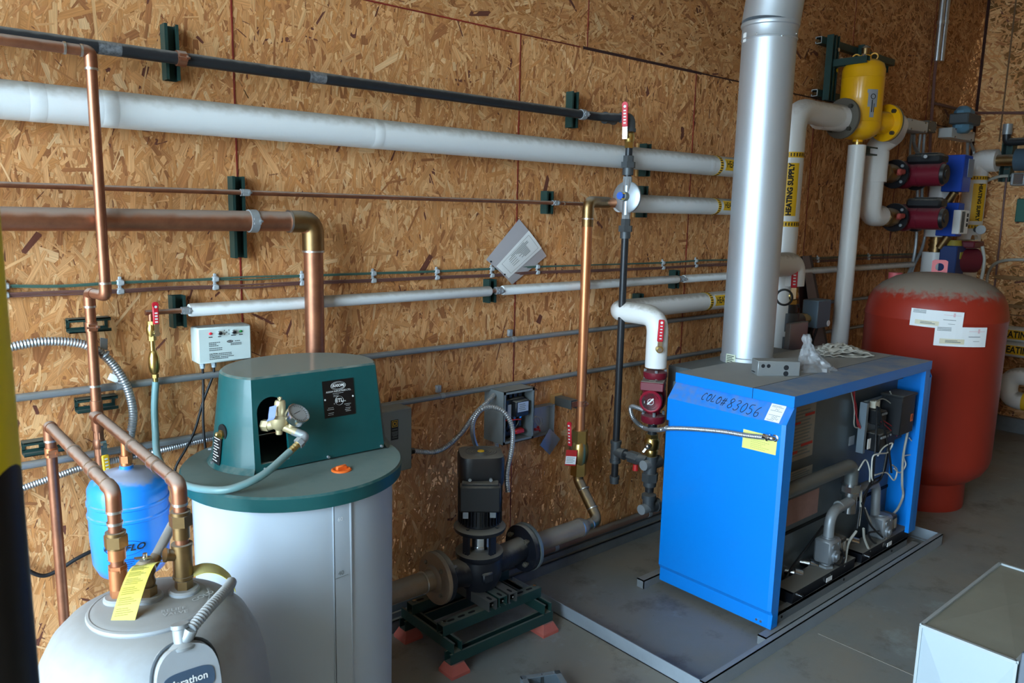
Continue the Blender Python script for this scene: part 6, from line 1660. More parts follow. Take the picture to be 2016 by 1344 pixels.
# ---------------------------------------------------------------- red expansion tank
tx, ty = 4.982, -.71
t = thing('expansion_tank', 'large red floor-standing expansion tank with a dusty domed top', 'expansion tank', (tx, ty, 0))
mb = MB(); mb.lathe([(.255, .16), (.30, .185), (.345, .225), (.372, .275), (.381, .32), (.382, 1.135), (.385, 1.14), (.386, 1.15), (.383, 1.158), (.381, 1.18), (.37, 1.235), (.345, 1.285), (.3, 1.33), (.23, 1.37), (.14, 1.395), (.001, 1.405)], (tx, ty, 0), n=72); bd = mb.build('shell', redtank, t)
mb = MB(); mb.lathe([(.262, 0), (.264, .02), (.262, .19), (.25, .19), (.25, 0)], (tx, ty, 0), n=64); mb.build('base_ring', redtank, t)
lugm = M('lug_pink', S(198, 92, 96), .5, 0, .3)
dirt = V((CAM.x-tx, CAM.y-ty, 0)).normalized(); ts = Z.cross(dirt)
lc = PA(1850, 528, (tx, ty, 0)); 
mb = MB(); outer = [(-.042, -.06), (.042, -.06), (.042, .035), (.03, .05), (-.03, .05), (-.042, .035)]
n = 24; hole = [(.023*math.cos(2*PI*k/n), .023*math.sin(2*PI*k/n)+.008) for k in range(n)]
def sq(a):   # outer outline radially
    c_, s__ = math.cos(a), math.sin(a); k = min(.042/abs(c_) if abs(c_) > 1e-6 else 9, (.05 if s__ > 0 else .06)/abs(s__) if abs(s__) > 1e-6 else 9); return (c_*k, s__*k)
oo = [sq(2*PI*k/n) for k in range(n)]
o = V((tx, ty, lc.z)); 
def lp(p, d): return o+ts*p[0]+Z*p[1]+dirt*d
vs = [lp(p, d) for d in (-.006, .006) for p in oo] + [lp(p, d) for d in (-.006, .006) for p in hole]
fs = []
for k in range(n):
    l = (k+1) % n
    fs += [(k, l, n+l, n+k), (2*n+k, 3*n+k, 3*n+l, 2*n+l), (k, 2*n+k, 2*n+l, l), (n+k, n+l, 3*n+l, 3*n+k)]
mb.add(vs, fs); mb.build('lifting_lug', lugm, t)
c2 = PA(1762, 545, (tx, ty, 0))+V((.12, .05, 0)); mb = MB(); mb.cyl((c2.x, c2.y, c2.z-.08), (c2.x, c2.y, c2.z+.02), .04, n=20); mb.build('valve_cap', lugm, t)
def env(label, px, py, w, h, rot, m=paper):
    p = ray_cyl(px, py, tx, ty, .383); n_ = V((p.x-tx, p.y-ty, 0)).normalized(); tt = Z.cross(n_)
    xd_ = (tt*math.cos(rot)+Z*math.sin(rot)); yd_ = (Z*math.cos(rot)-tt*math.sin(rot))
    e = thing('envelope', label, 'envelope', p, 'envelopes stuck on the red tank')
    def rect(mb, x0, x1, y0, y1, dep):
        b = len(mb.v); n = 8
        for i in range(n+1):
            for y in (y0, y1):
                x = x0+(x1-x0)*i/n; u = x*math.cos(rot)-y*math.sin(rot); v = x*math.sin(rot)+y*math.cos(rot); a = u/.383
                mb.v.append(tuple(p+tt*((.388+dep)*math.sin(a))+n_*((.388+dep)*math.cos(a)-.383)+Z*v))
        for i in range(n): mb.f.append([b+2*i, b+2*i+1, b+2*i+3, b+2*i+2])
    mb = MB(); rect(mb, -w/2, w/2, -h/2, h/2, .002); mb.build('paper', m, e, 0)
    mb = MB(); rect(mb, -w*.4, w*.05, -h*.38, -h*.12, .003); mb.build('window', M('envelope_window', S(222, 214, 186), .5), e, 0)
    mb = MB()
    for i in range(3): rect(mb, -w*.46, -w*.46+w*.25, h*(.42-.07*i), h*(.45-.07*i), .0035)
    rect(mb, w*.12, w*.36, -h*.0, h*.03, .0035); rect(mb, w*.22, w*.35, -h*.22, -h*.2, .0035); rect(mb, -w*.3, -w*.02, -h*.3, -h*.26, .004); rect(mb, -w*.3, -w*.08, -h*.22, -h*.19, .004)
    mb.build('print', ink_gray, e, 0)
    mb = MB(); rect(mb, w*.12, w*.45, h*.28, h*.3, .0035); rect(mb, w*.3, w*.34, h*.2, h*.42, .0035); mb.build('postmark', M('postmark_pink', S(228, 190, 194), .8), e, 0)
env('white window envelope stuck on the red tank, the upper tilted one', 1844, 628, .262, .098, -.03)
env('white window envelope stuck on the red tank, the lower straight one', 1893, 663, .275, .11, -.0)

# ---------------------------------------------------------------- yellow air separator
ax0, ay0 = 4.82, -.22
Q = (ax0, ay0, 0)
zt_, zb_ = PA(1695, 118, Q).z, PA(1680, 276, Q).z
t = thing('air_separator', 'yellow cylindrical air separator with bolted flanges hung from a green frame', 'air separator', (ax0, ay0, zb_))
R_ = .122
mb = MB(); mb.lathe([(.03, zb_-.012), (.03, zb_), (.07, zb_+.01), (.105, zb_+.032), (R_, zb_+.07), (R_, zb_+.1), (R_+.002, zb_+.102), (R_, zb_+.105), (R_, zt_-.115), (R_+.002, zt_-.112), (R_, zt_-.108), (R_, zt_-.06), (R_-.012, zt_-.028), (.08, zt_-.008), (.045, zt_), (.001, zt_+.002)], Q, n=48)
lf = V((4.655, -.19, PA(1655, 236, (4.655, -.19, 0)).z)); rf = V((5.04, -.285, PA(1733, 240, (5.04, -.285, 0)).z))
zi = (lf.z+rf.z)/2; lf.z = rf.z = zi; ctr = V((ax0, ay0, zi)); la = (lf-ctr).normalized(); ra = (rf-ctr).normalized()
mb.cyl(ctr, lf, .068, n=28); mb.cyl(ctr, rf, .068, n=28); mb.lathe([(.068, -.012), (.112, -.01), (.112, .008), (.05, .008)], rf, ra, 40); mb.build('body', yellow, t)
mb = MB(); mb.lathe([(.05, -.014), (.118, -.014), (.118, .004), (.068, .006)], lf, la, 40); mb.lathe([(.05, .009), (.112, .009), (.112, .02), (.068, .022)], rf, ra, 40); mb.build('flange', M('flange_grey_dull', S(112, 108, 98), .6, .4), t)
mb = MB()
for c, a in ((lf, la), (rf, ra)):
    a_, s1, s2 = orth(a)
    for k in range(4): q = c+(s1*math.cos(PI/4+k*PI/2)+s2*math.sin(PI/4+k*PI/2))*.092; mb.hexa(q-a_*.03, q+a_*.022, .013)
mb.build('flange_bolt', M('bolt_dark', S(84, 80, 72), .5, .6), t)
mb = MB(); mb.lathe([(.032, zt_), (.034, zt_+.012), (.034, zt_+.024), (.02, zt_+.026)], Q, n=24)
for s_ in (-1, 1): mb.torus(V((ax0, ay0, zt_+.014))+ts*.05*s_, dirt, .02, .0045, 20, 6)
mb.build('vent_collar', yellow, t)
mb = MB(); mb.lathe([(.022, zt_+.024), (.024, zt_+.06), (.026, zt_+.065), (.012, zt_+.078), (.008, zt_+.082)], Q, n=20); mb.build('air_vent', bronze, t)
p = ray_cyl(1718, 200, ax0, ay0, R_); n_ = V((p.x-ax0, p.y-ay0, 0)).normalized(); tt = Z.cross(n_)
mb = MB()
for k in range(8): mb.patch(p+Z*(-.09+.02*k), tt, Z, -.03+.016*(k < 3)-.006*(k == 7), .03-.016*(k < 3), 0, .021, ('x', R_), .0012)
mb.build('maker_plate', M('plate_grey', S(150, 152, 156), .5), t, 0)
mb = MB(); mb.torus(p+Z*.03+n_*.002, n_, .014, .002, 20, 5); mb.patch(p+Z*-.06, tt, Z, -.006, .0, 0, .07, ('x', R_), .002); mb.patch(p+Z*-.06, tt, Z, .008, .012, 0, .05, ('x', R_), .002); mb.build('plate_print', ink, t, 0)
# its frame
t = thing('strut_support', 'dark green strut frame bolted to the wall behind the yellow air separator', 'frame', (5.0, 0, 2.45))
for z in (2.765, 2.458):
    mb = MB(); mb.chan((4.62, -.041, z), (5.62 if z > 2.6 else 5.45, -.041, z), (0, 1, 0)); mb.build('rail', strut_m, t, 0)
    mb = MB(); w_ = .041
    for lo, hi in (((4.6185, -.041, z-.0205), (4.62, -.037, z+.0205)), ((4.6185, -.041, z+.0165), (4.62, -.002, z+.0205)), ((4.6185, -.041, z-.0205), (4.62, -.002, z-.0165)), ((4.6185, -.006, z+.008), (4.62, -.0, z+.0205)), ((4.6185, -.006, z-.0205), (4.62, 0, z-.008))): mb.mm(lo, hi)
    mb.build('cut_end', M('cut_zinc', S(196, 202, 204), .4, .5), t, 0)
for x in (4.70, 5.10):
    mb = MB(); mb.chan((x, -.042, 2.42), (x, -.042, 2.80), (0, -1, 0)); mb.chan((x+.0425, -.042, 2.42), (x+.0425, -.042, 2.80), (0, -1, 0)); mb.build('post', strut_m, t, 0)
    za = 2.655 if x < 5 else 2.66
    mb = MB(); ye = -.29 if x < 5 else -.22; mb.chan((x+.02, -.083, za), (x+.02, ye, za), (0, 0, -1)); mb.build('arm', strut_m, t, 0)
    mb = MB(); xr_, yr_ = (4.665, -.2) if x < 5 else (5.07, -.3)
    xr_ = x+.02; yr_ = ye+.03
    mb.cyl((xr_, yr_, za+.01), (xr_, yr_, zi+.1), .0055, n=10); mb.hexa((xr_, yr_, za), (xr_, yr_, za+.012), .011); mb.hexa((xr_, yr_, zi+.095), (xr_, yr_, zi+.11), .011); mb.build('hanger_rod', chrome, t)
    mb = MB()
    for dz in (-.06, .06):
        for dx in (.03,): mb.hexa((x+dx, -.083, za+dz), (x+dx, -.097, za+dz), .013)
    mb.hexa((x+.02, -.12, za), (x+.02, -.12, za+.01), .011)
    mb.build('bolt', chrome, t)
mb = MB()
for x, y in ((4.72, -.2),): pass
# pipes of the separator
def wpipe(label, pts, r, fr, name='heating_pipe', m=pvc, grp='white pipes around the air separator', cat='pipe'):
    t = thing(name, label, cat, pts[-1], grp); mb = MB(); mb.tube(fillet(pts, fr, 9), r, 26); mb.build('insulation', m, t); return t
def vlabel(parent, x, y, z0, z1, r, ang, up_=True):
    n_ = V((math.cos(ang), math.sin(ang), 0)); tt = Z.cross(n_); p = V((x, y, (z0+z1)/2))+n_*r
    mb = MB(); L_ = (z1-z0)
    mb.patch(p, tt, Z, -r*.62, r*.62, -L_/2, L_/2, ('x', r), .0014); 
    for zz in (z1+.03, z0-.06): mb.tube([(x, y, zz), (x, y, zz+.03)], r+.001, 26)
    mb.build('label_band', lab_y, parent, 30)
    mb = MB()
    xd_, yd_ = (Z, -tt) if up_ else (-Z, tt)
    mb.text('HEATING SUPPLY', p, xd_, yd_, L_/7.3, .0022, align='CENTER', wrap=('y', r), bold=.002, sx=.92)
    mb.build('lettering', ink, parent, 0)
    for zz in (z1+.045, z0-.045):
        mb = MB()
        for k in range(26): a = 2*PI*k/26; q = V((math.cos(a), math.sin(a), 0)); mb.bar(V((x, y, zz-.009))+q*(r+.0015), V((x, y, zz+.009))+q*(r+.0015), .006, .001, q)
        mb.build('band_marks', ink, parent, 0)
xsv = P(1549, 430, y=-.2).x
t = wpipe('white elbowed pipe from the separator flange down behind the metal flue', [lf+la*.006, V((xsv, -.2, zi)), V((xsv, -.2, .62))], .066, .13)
mb = MB(); mb.tube([lf+la*.01, lf+la*.2], .078, 26); mb.build('flange_cover', M('white_pvc_dusty', S(232, 232, 230), .4, 0, .8), t)
pv = ray_cyl(1556, 370, xsv, -.2, .066); vlabel(t, xsv, -.2, P(1552, 425, y=-.2).z, P(1556, 322, y=-.2).z, .066, math.atan2(pv.y+.2, pv.x-xsv), True)
t = wpipe('slim white drain pipe straight below the yellow separator', [V((ax0, ay0, zb_-.03)), V((ax0, ay0, .15))], .052, .05)
mb = MB(); mb.cyl((ax0, ay0, zb_-.035), (ax0, ay0, zb_-.008), .028); mb.build('drain_nipple', brass, t)
t3 = thing('strut_bracket', 'short dark strut bracket holding the top of the slim white drain pipe', 'bracket', (ax0+.08, -.12, zb_-.06)); mb = MB(); mb.chan((ax0+.045, ay0-.0, zb_-.06), (ax0+.17, ay0-.0, zb_-.06), (0, -1, 0), w=.05, d=.05); mb.build('channel', strut_m, t3, 0)
xh2 = P(1722, 310, y=-.14).x
zp2_ = P(1740, 425, y=-.16).z
t = wpipe('white pipe from the far separator flange down to the lower maroon pump', [rf+ra*.02, rf+ra*.09, V((xh2+.1, -.2, zi-.05)), V((xh2, -.14, zi-.12)), V((xh2, -.14, zp2_)), V((xh2+.16, -.14, zp2_))], .07, .1)
mb = MB(); q0 = P(1722, 298, y=-.14).z; q1 = P(1717, 358, y=-.14).z; mb.tube([(xh2, -.14, q0), (xh2, -.14, q1)], .086, 28); mb.build('jacket_section', pvc, t)

# maroon circulators with valves on the header
xH = P(1847, 440, y=-.16).x
def circ(label, py, vlabel_):
    zc = P(1765, py, y=-.16).z; x0 = P(1742, py, y=-.16).x
    t = thing('circulator_pump', label, 'pump', (x0+.2, -.16, zc), 'maroon circulator pumps on the white header')
    xv_ = x0+.28
    mb = MB(); mb.cyl((x0+.16, -.16, zc), (xv_+.25, -.16, zc), .06, n=24); mb.sph((xv_, -.17, zc), .095, 20); mb.cyl((xv_, -.2, zc), (xv_, -.42, zc), .078, n=32); mb.cyl((xv_, -.27, zc), (xv_, -.275, zc), .081, n=32); mb.build('pump_body', maroon, t)
    mb = MB(); mb.lathe([(.05, -.012), (.095, -.012), (.098, 0), (.095, .012), (.06, .014)], (x0+.15, -.16, zc), X, 32); mb.lathe([(.05, -.012), (.095, -.012), (.098, 0), (.095, .012), (.06, .014)], (xv_+.22, -.16, zc), X, 32); fl = mb.build('flange', black_en, t)
    mb = MB()
    for k in range(4): a = PI/4+k*PI/2; mb.hexa((x0+.13, -.16+.074*math.cos(a), zc+.074*math.sin(a)), (x0+.14, -.16+.074*math.cos(a), zc+.074*math.sin(a)), .011)
    mb.build('flange_bolt', galv, fl)
    mb = MB(); mb.cyl((xv_, -.42, zc), (xv_, -.44, zc), .07, .062, 32); mb.cyl((xv_, -.44, zc), (xv_, -.446, zc), .03, n=20); mb.build('end_cap', black_pl, t)
    mb = MB(); mb.bbox((xv_, -.31, zc+.1), (.13, .23, .065), .018); mb.bbox((xv_, -.32, zc+.135), (.11, .15, .01), .005); mb.build('terminal_box', black_pl, t)
    v = thing('pump_valve', vlabel_, 'valve', (x0+.06, -.16, zc), 'bronze valves beside the maroon pumps')
    mb = MB(); mb.lathe([(.045, -.07), (.06, -.05), (.064, 0), (.06, .05), (.05, .075)], (x0+.06, -.16, zc), X, 24); mb.hexa((x0-.03, -.16, zc), (x0+.0, -.16, zc), .06); mb.build('valve_body', bronze, v)
    mb = MB(); mb.bbox((x0+.06, -.24, zc+.01), (.09, .025, .035), .008); mb.cyl((x0+.05, -.2, zc), (x0+.05, -.245, zc), .015); mb.build('handle', M('handle_dusty_red', S(176, 78, 70), .6), v)
    return zc, xv_
zcA, xvA = circ('maroon circulator pump with black terminal box, the upper of two', 343, 'bronze valve with a dusty red handle at the upper maroon pump')
zcB, xvB = circ('maroon circulator pump with black terminal box, the lower of two', 428, 'bronze valve with a dusty red handle at the lower maroon pump')
# white header
t = wpipe('white vertical header pipe standing behind the two maroon pumps', [V((xH, -.16, zcA+.0)), V((xH, -.16, PA(1845, 465, (xH, -.16, 0)).z))], .083, .05)
zj = PA(1848, 446, (xH, -.16, 0)).z; zh1 = PA(1845, 466, (xH, -.16, 0)).z; zh2 = PA(1842, 496, (xH, -.16, 0)).z
mb = MB(); mb.lathe([(.0835, zh1), (.086, zh1+.002), (.086, zj), (.0835, zj+.002)], (xH, -.16, 0), n=26); mb.build('jacket_section', pvc, t)
mb = MB(); mb.cyl((xH, -.16, zh2-.04), (xH, -.16, zh1+.02), .045, n=24)
for k in range(3): mb.cyl((xH, -.16, zh2+.01+.035*k), (xH, -.16, zh2+.025+.035*k), .052, n=24)
mb.build('copper_joint', bronze, t)
mb = MB(); mb.tube([(xH, -.16, zh2), (xH, -.16, .9)], .088, 26); mb.build('lower_insulation', pvc, t)
t4 = thing('thermometer', 'small thermometer with a round end sticking out of the copper header joint', 'thermometer', (xH, -.2, zh1-.04)); mb = MB(); c = V((xH+.03, -.2, (zh1*.7+zh2*.3))); mb.cyl(c, c+V((.12, -.16, .01)), .012); mb.build('stem', bronze, t4); mb = MB(); mb.cyl(c+V((.12, -.16, .01)), c+V((.135, -.18, .012)), .045, n=24); mb.build('dial', chrome, t4)
# blue zone actuators
for lab_, px, py, w_, h_ in (('blue zone valve actuator box with a grey label beside the upper maroon pump', 1884, 342, .17, .26), ('blue zone valve actuator box beside the lower maroon pump', 1870, 432, .12, .24)):
    c = P(px, py, y=-.28); t = thing('valve_actuator', lab_, 'actuator', c, 'blue actuator boxes at the pumps'); mb = MB(); mb.bbox(c, (w_*.95, .14, h_), .006); mb.build('housing', blue_pl, t)
    if py < 400: mb = MB(); mb.bbox(c+V((w_*.3, -.071, .04)), (w_*.6, .004, h_*.5), .001); mb.build('label', M('label_bluegrey', S(140, 152, 170), .5), t)
    mb = MB(); mb.cyl(c-Z*h_*.5, c-Z*(h_*.5+.09)+Y*.05, .03); mb.build('valve_stem', bronze, t)
c = P(1891, 437, y=-.36); t = thing('label_card', 'white card with a black bar code beside the lower blue actuator', 'label', c); mb = MB(); mb.bbox(c, (.16, .05, .17), .003); mb.build('card', paper, t); mb = MB()
for k in range(3): mb.box(c+V((.05, -.0262, .05-.035*k)), (.025, .002, .025))
for k in range(5): mb.box(c+V((-.055+.012*k, -.0262, 0)), (.003, .002, .15))
mb.build('bar_code', ink, t, 0)
# lower blue and maroon pair above the tank
c = P(1873, 518, y=-.3); t = thing('valve_actuator', 'dark blue actuator with a yellow label just above the red tank', 'actuator', c, 'blue actuator boxes at the pumps'); mb = MB(); mb.bbox(c, (.17, .12, .26), .008); mb.build('housing', M('dark_blue', S(28, 54, 108), .5), t); mb = MB(); mb.bbox(c+V((.01, -.061, .06)), (.07, .004, .05), .001); mb.build('label', M('label_olive', S(168, 160, 60), .6), t); mb = MB(); mb.cyl(c+Z*.13, c+Z*.17, .06, .05, 18); mb.build('yellow_cap', M('cap_yellow', S(150, 130, 40), .6), t)
c = P(1898, 512, y=-.33); t = thing('circulator_pump', 'small dark maroon pump beside the dark blue actuator above the red tank', 'pump', c); mb = MB(); mb.cyl(c+V((-.12, .05, 0)), c+V((.02, -.07, 0)), .09, n=28); mb.bbox(c+V((-.02, -.03, .12)), (.2, .14, .05), .01); mb.build('pump_body', M('maroon_dark', S(96, 26, 38), .4), t); mb = MB(); mb.tube(spline([c+V((-.02, -.12, .11)), c+V((-.01, -.14, 0)), c+V((-.04, -.14, -.15)), c+V((-.1, -.1, -.25))]), .012, 8); mb.build('power_lead', cable_gry, t)

# ---------------------------------------------------------------- boxes and conduits at the far corner
def wallbox(label, px0, py0, px1, py1, dep, m, y=None, lines=True):
    y = -dep; A = P(px0, py0, y=y); B = P(px1, py1, y=y); z1, z0 = A.z, B.z
    t = thing('junction_box', label, 'junction box', ((A.x+B.x)/2, 0, z0), 'junction boxes in the far corner'); mb = MB(); mb.bbox(((A.x+B.x)/2, -dep/2, (z0+z1)/2), (abs(B.x-A.x), dep, abs(z1-z0)), .006); mb.build('housing', m, t)
    mb = MB()
    for u in (.15, .85):
        for v in (.12, .88): mb.sph((A.x+(B.x-A.x)*u, -dep, z0+(z1-z0)*v), .008, 8)
    mb.build('screw', chrome, t); return t, A.x, B.x, z0, z1
_, jx0_, jx1_, jz0_, jz1_ = wallbox('galvanised junction box on the wall feeding conduits to the maroon pumps', 1790, 232, 1826, 262, .12, M('box_light', S(196, 202, 204), .4, .1))
wallbox('flat grey junction box beside the galvanised one in the far corner', 1829, 236, 1843, 262, .07, M('box_dull', S(120, 116, 108), .6, .2))
_, kx0_, kx1_, kz0_, kz1_ = wallbox('galvanised junction box under the blue transformer near the corner', 1875, 250, 1918, 279, .1, M('box_light', S(196, 202, 204), .4, .1))
mb = MB(); c = P(1897, 236, y=-.12)
t = thing('transformer', 'small blue-grey transformer clamped above a junction box near the corner', 'transformer', c); mb.bbox(c, (.16, .12, .2), .04); mb.build('coil', M('transformer_blue', S(96, 140, 166), .5), t); mb = MB(); mb.bbox(c+V((0, -.01, .0)), (.26, .14, .08), .01); mb.build('core', M('core_grey', S(84, 92, 98), .5, .3), t)
def run(label, pts, r, m=galv, cat='conduit', nm='steel_conduit', grp='conduits at the far corner', k=6):
    mb = MB(); mb.tube(spline([P(a, b, **c) if isinstance(c, dict) else P(a, b, y=c) for a, b, c in pts], k), r, 8); return tag(mb.build(nm, m), label, cat, grp)
run('grey conduit bending from the galvanised junction box to the upper pump box', [(1799, 264, -.06), (1800, 285, -.06), (1808, 302, -.2), (1822, 308, -.35)], .012)
run('grey conduit dropping from the galvanised junction box past both maroon pumps, closest to them', [(1812, 264, -.06), (1808, 310, -.05), (1806, 400, -.05), (1804, 470, -.05), (1797, 515, -.05), (1786, 545, -.05)], .012)
run('grey conduit dropping from the galvanised junction box and bowing out above the red tank', [(1820, 264, -.06), (1817, 310, -.05), (1815, 400, -.05), (1822, 450, -.05), (1815, 490, -.05), (1800, 520, -.05), (1791, 548, -.05)], .012)
run('thin conduit hanging beside the longer drops beside the maroon pumps', [(1795, 264, -.06), (1792, 290, -.03), (1791, 320, -.03), (1792, 345, -.03)], .008)
run('grey conduit from under the transformer down past the blue actuators', [(1905, 280, -.05), (1904, 330, -.04), (1902, 400, -.04), (1897, 460, -.04), (1888, 500, -.04), (1884, 540, -.04)], .012)
run('short grey conduit curving from the corner junction box to the heating supply elbow', [(1910, 280, -.05), (1917, 298, -.06), (1918, 320, -.08)], .012)
for i, (dx, lab_) in enumerate(((0, 'bright steel conduit rising to the ceiling, the one nearer the flue'), (9, 'bright steel conduit rising to the ceiling, the one nearer the corner'))):
    a = P(1844+dx, 120, y=-.05); b = V((P(1850+dx*.9, 10, y=-.05).x, -.05, ZT)); mb = MB(); mb.cyl((a.x, -.05, a.z), (a.x, -.05, ZT), .02, n=12); mb.cyl((a.x, -.05, P(1847+dx, 42, y=-.05).z-.012), (a.x, -.05, P(1847+dx, 42, y=-.05).z+.012), .026, n=12); tag(mb.build('steel_conduit', M('emt_bright', S(190, 194, 200), .3, .9)), lab_, 'conduit', 'conduits at the far corner')
run('dark wires dropping from the bright conduits to the flat grey box', [(1843, 120, -.04), (1840, 150, -.02), (1836, 205, -.02), (1832, 260, -.02), (1830, 330, -.02), (1828, 420, -.02)], .011, wire_b, 'wires', 'control_wires')
run('dark wires crossing the corner toward the end wall', [(1838, 203, -.02), (1860, 208, -.02), (1880, 213, -.02), (1905, 218, -.02), (1925, 222, dict(x=XR-.03)), (1970, 222, dict(x=XR-.02)), (2030, 222, dict(x=XR-.02))], .011, cable_gry if False else wire_b, 'wires', 'control_wires')
run('thin brown wire running down the end wall above the red tank', [(1982, 345, dict(x=XR-.01)), (1976, 400, dict(x=XR-.01)), (1970, 460, dict(x=XR-.01)), (1962, 530, dict(x=XR-.01)), (1955, 590, dict(x=XR-.01))], .008, wire_b, 'wires', 'control_wires')

# ---------------------------------------------------------------- pipes on the end wall
XW = 7.08
yS = sum(P(a, b, x=XW).y for a, b in ((1917, 380), (1906, 480)))/2
zE = P(1960, 316, x=XW).z
t = wpipe('thick white heating supply pipe with an elbow in the far corner', [V((XW, -.27, zE)), V((XW, yS, zE)), V((XW, yS, .8))], .088, .14, grp=None)
pv = ray_cyl(1922, 395, XW, yS, .088); vlabel(t, XW, yS, P(1915, 435, x=XW).z+.0, P(1921, 362, x=XW).z, .088, math.atan2(pv.y-yS, pv.x-XW)+.25, False)
mb = MB(); mb.tube([(XW, -.24, zE), (XW, -.5, zE)], .045, 20); mb.build('copper_stub', bronze, t)
c = P(1930, 452, x=XW-.12); t2 = thing('thermometer', 'round chrome thermometer on the thick white heating supply pipe', 'thermometer', c); mb = MB(); mb.cyl((XW, yS-.07, c.z), (c.x, c.y+.03, c.z), .022); mb.build('stem', black_pl, t2); mb = MB(); q = V((-.9, -.4, 0)).normalized(); mb.cyl(c-q*.0, c+q*.03, .036, n=24); mb.build('dial', galv, t2)
t = thing('insulated_pipe', 'blue-grey foam insulated pipe leaving along the end wall', 'pipe', (XW, -.5, zE)); mb = MB(); mb.tube([(XW, -.4, zE), (XW, -2.2, zE)], .085, 22); mb.build('foam', insul, t)
t = thing('strut_channel', 'black strut bracket behind the copper stub on the end wall', 'strut channel', (XR-.1, -.27, zE)); mb = MB(); mb.chan((XR, -.30, zE-.16), (XR, -.30, zE+.16), (-1, 0, 0), d=.1, w=.08); mb.build('channel', strut_m, t, 0)
zK = P(2000, 279, x=7.15).z; yK = P(1981, 275, x=7.15).y
t = thing('gas_pipe', 'black pipe with an upturned grey capped end on the end wall', 'pipe', (7.15, yK, zK)); mb = MB(); mb.tube(fillet([(7.15, -2.2, zK), (7.15, yK, zK), (7.15, yK, zK+.07)], .04), .03, 16); mb.build('pipe', iron, t); mb = MB(); mb.cyl((7.15, yK, zK+.06), (7.15, yK, zK+.14), .035); mb.build('cap', galv, t)
A = P(1990, 340, x=7.17); B = P(2030, 365, x=7.17)
t = thing('junction_box', 'galvanised junction box on the end wall below the foam pipe', 'junction box', (7.2, (A.y+B.y)/2, B.z), 'junction boxes in the far corner'); mb = MB(); mb.bbox((7.22, (A.y+B.y)/2, (A.z+B.z)/2), (.1, abs(A.y-B.y), A.z-B.z), .01); mb.build('housing', galv, t); mb = MB(); mb.bbox((7.165, A.y-.06, (A.z+B.z)/2), (.012, .07, .08), .004); mb.build('switch_plate', chrome, t)
run('thin white cable arching from the end wall box to the heating supply pipe', [(1992, 346, dict(x=7.2)), (1970, 347, dict(x=7.18)), (1950, 353, dict(x=7.14)), (1936, 360, dict(x=7.1))], .012, cable_gry, 'cable', 'cable', None)
A = P(2004, 391, x=XR-.04); t = thing('wall_cabinet', 'dark green metal panel on the end wall at the edge', 'panel', (XR-.05, A.y-.25, A.z-.3)); mb = MB(); zb__ = P(2004, 437, x=XR-.04).z; mb.bbox((XR-.03, A.y-.25, (A.z+zb__)/2), (.06, .5, A.z-zb__), .006); mb.build('cover', M('panel_green', S(30, 92, 80), .5), t)
run('grey cable looping on the end wall just above the red tank', [(1943, 558, dict(x=XR-.03)), (1945, 540, dict(x=XR-.03)), (1955, 522, dict(x=XR-.03)), (1975, 513, dict(x=XR-.03)), (2005, 511, dict(x=XR-.03)), (2040, 513, dict(x=XR-.03))], .012, cable_gry, 'cable', 'cable', None)
for lab_, py, txt in (('white labelled heating return pipe low on the end wall', 657, 'HEATING RETURN'), ('white labelled heating supply pipe low on the end wall', 687, 'HEATING SUPPLY')):
    z = P(1995, py, x=XW).z; t = thing('heating_pipe', lab_, 'pipe', (XW, -.8, z), 'labelled pipes low on the end wall'); mb = MB(); mb.tube([(XW, -.2, z), (XW, -2.2, z)], .062, 22); mb.build('insulation', pvc, t)
    yl = P(1966, py, x=XW).y; nn_ = V((-1, 0, .0)); mb = MB(); mb.patch((XW-.062, yl-.25, z), (0, -1, 0), Z, -.25, .25, -.038, .038, ('y', .062), .002); mb.build('label_band', lab_y, t, 30)
    mb = MB(); mb.text(txt, (XW-.062, yl-.25, z), (0, -1, 0), Z, .075, .003, align='CENTER', wrap=('y', .062), bold=.002, sx=.75); mb.build('lettering', ink, t, 0)
zu1, zu0 = P(1995, 738, x=XW-.15).z, P(1995, 787, x=XW-.15).z; yU = P(1985, 760, x=XW-.15).y
t = thing('heating_pipe', 'dusty white U-shaped pipe bend low in the corner behind the red tank', 'pipe', (XW-.15, yU, zu0)); mb = MB(); mb.tube(fillet([(XW-.15, -2.0, zu1), (XW-.15, yU, zu1), (XW-.15, yU, zu0), (XW-.15, -2.0, zu0)], .1, 8), .068, 22); mb.build('insulation', M('white_pvc_dusty', S(232, 232, 230), .4, 0, .8), t)
mb = MB(); yl = P(2014, 790, x=XW-.15).y; mb.tube([(XW-.15, yl, zu0), (XW-.15, yl-.06, zu0)], .0695, 22); mb.build('label_band', lab_y, t)

# ---------------------------------------------------------------- behind the flue
c0 = P(1561, 530, y=-.25); xk = c0.x
t = thing('heating_pipe', 'white elbow pipe ending at a red-handled valve just behind the flue', 'pipe', c0)
zk = lambda py: P(1556, py, y=-.25).z
mb = MB(); mb.tube(fillet([(xk-.35, -.25, c0.z+.03), (xk, -.25, c0.z+.03), (xk, -.25, zk(562))], .1, 9), .068, 24); mb.build('insulation', M('white_pvc_dusty', S(232, 232, 230), .4, 0, .8), t)
lever_valve('isolation_valve', 'brass valve with a red lever behind the metal flue', 'valve', (xk, -.25, zk(582)), (0, 0, 1), .035, .17, (-.04, 0, 1), (-.75, -.66, 0), L=zk(566)-zk(598), hw=.034)
t = thing('iron_manifold', 'black iron pipe and tee below the brass valve behind the flue', 'pipe', (xk, -.25, zk(690)))
mb = MB(); mb.cyl((xk, -.25, zk(700)), (xk, -.25, zk(598)), .042); mb.build('pipe', iron, t)
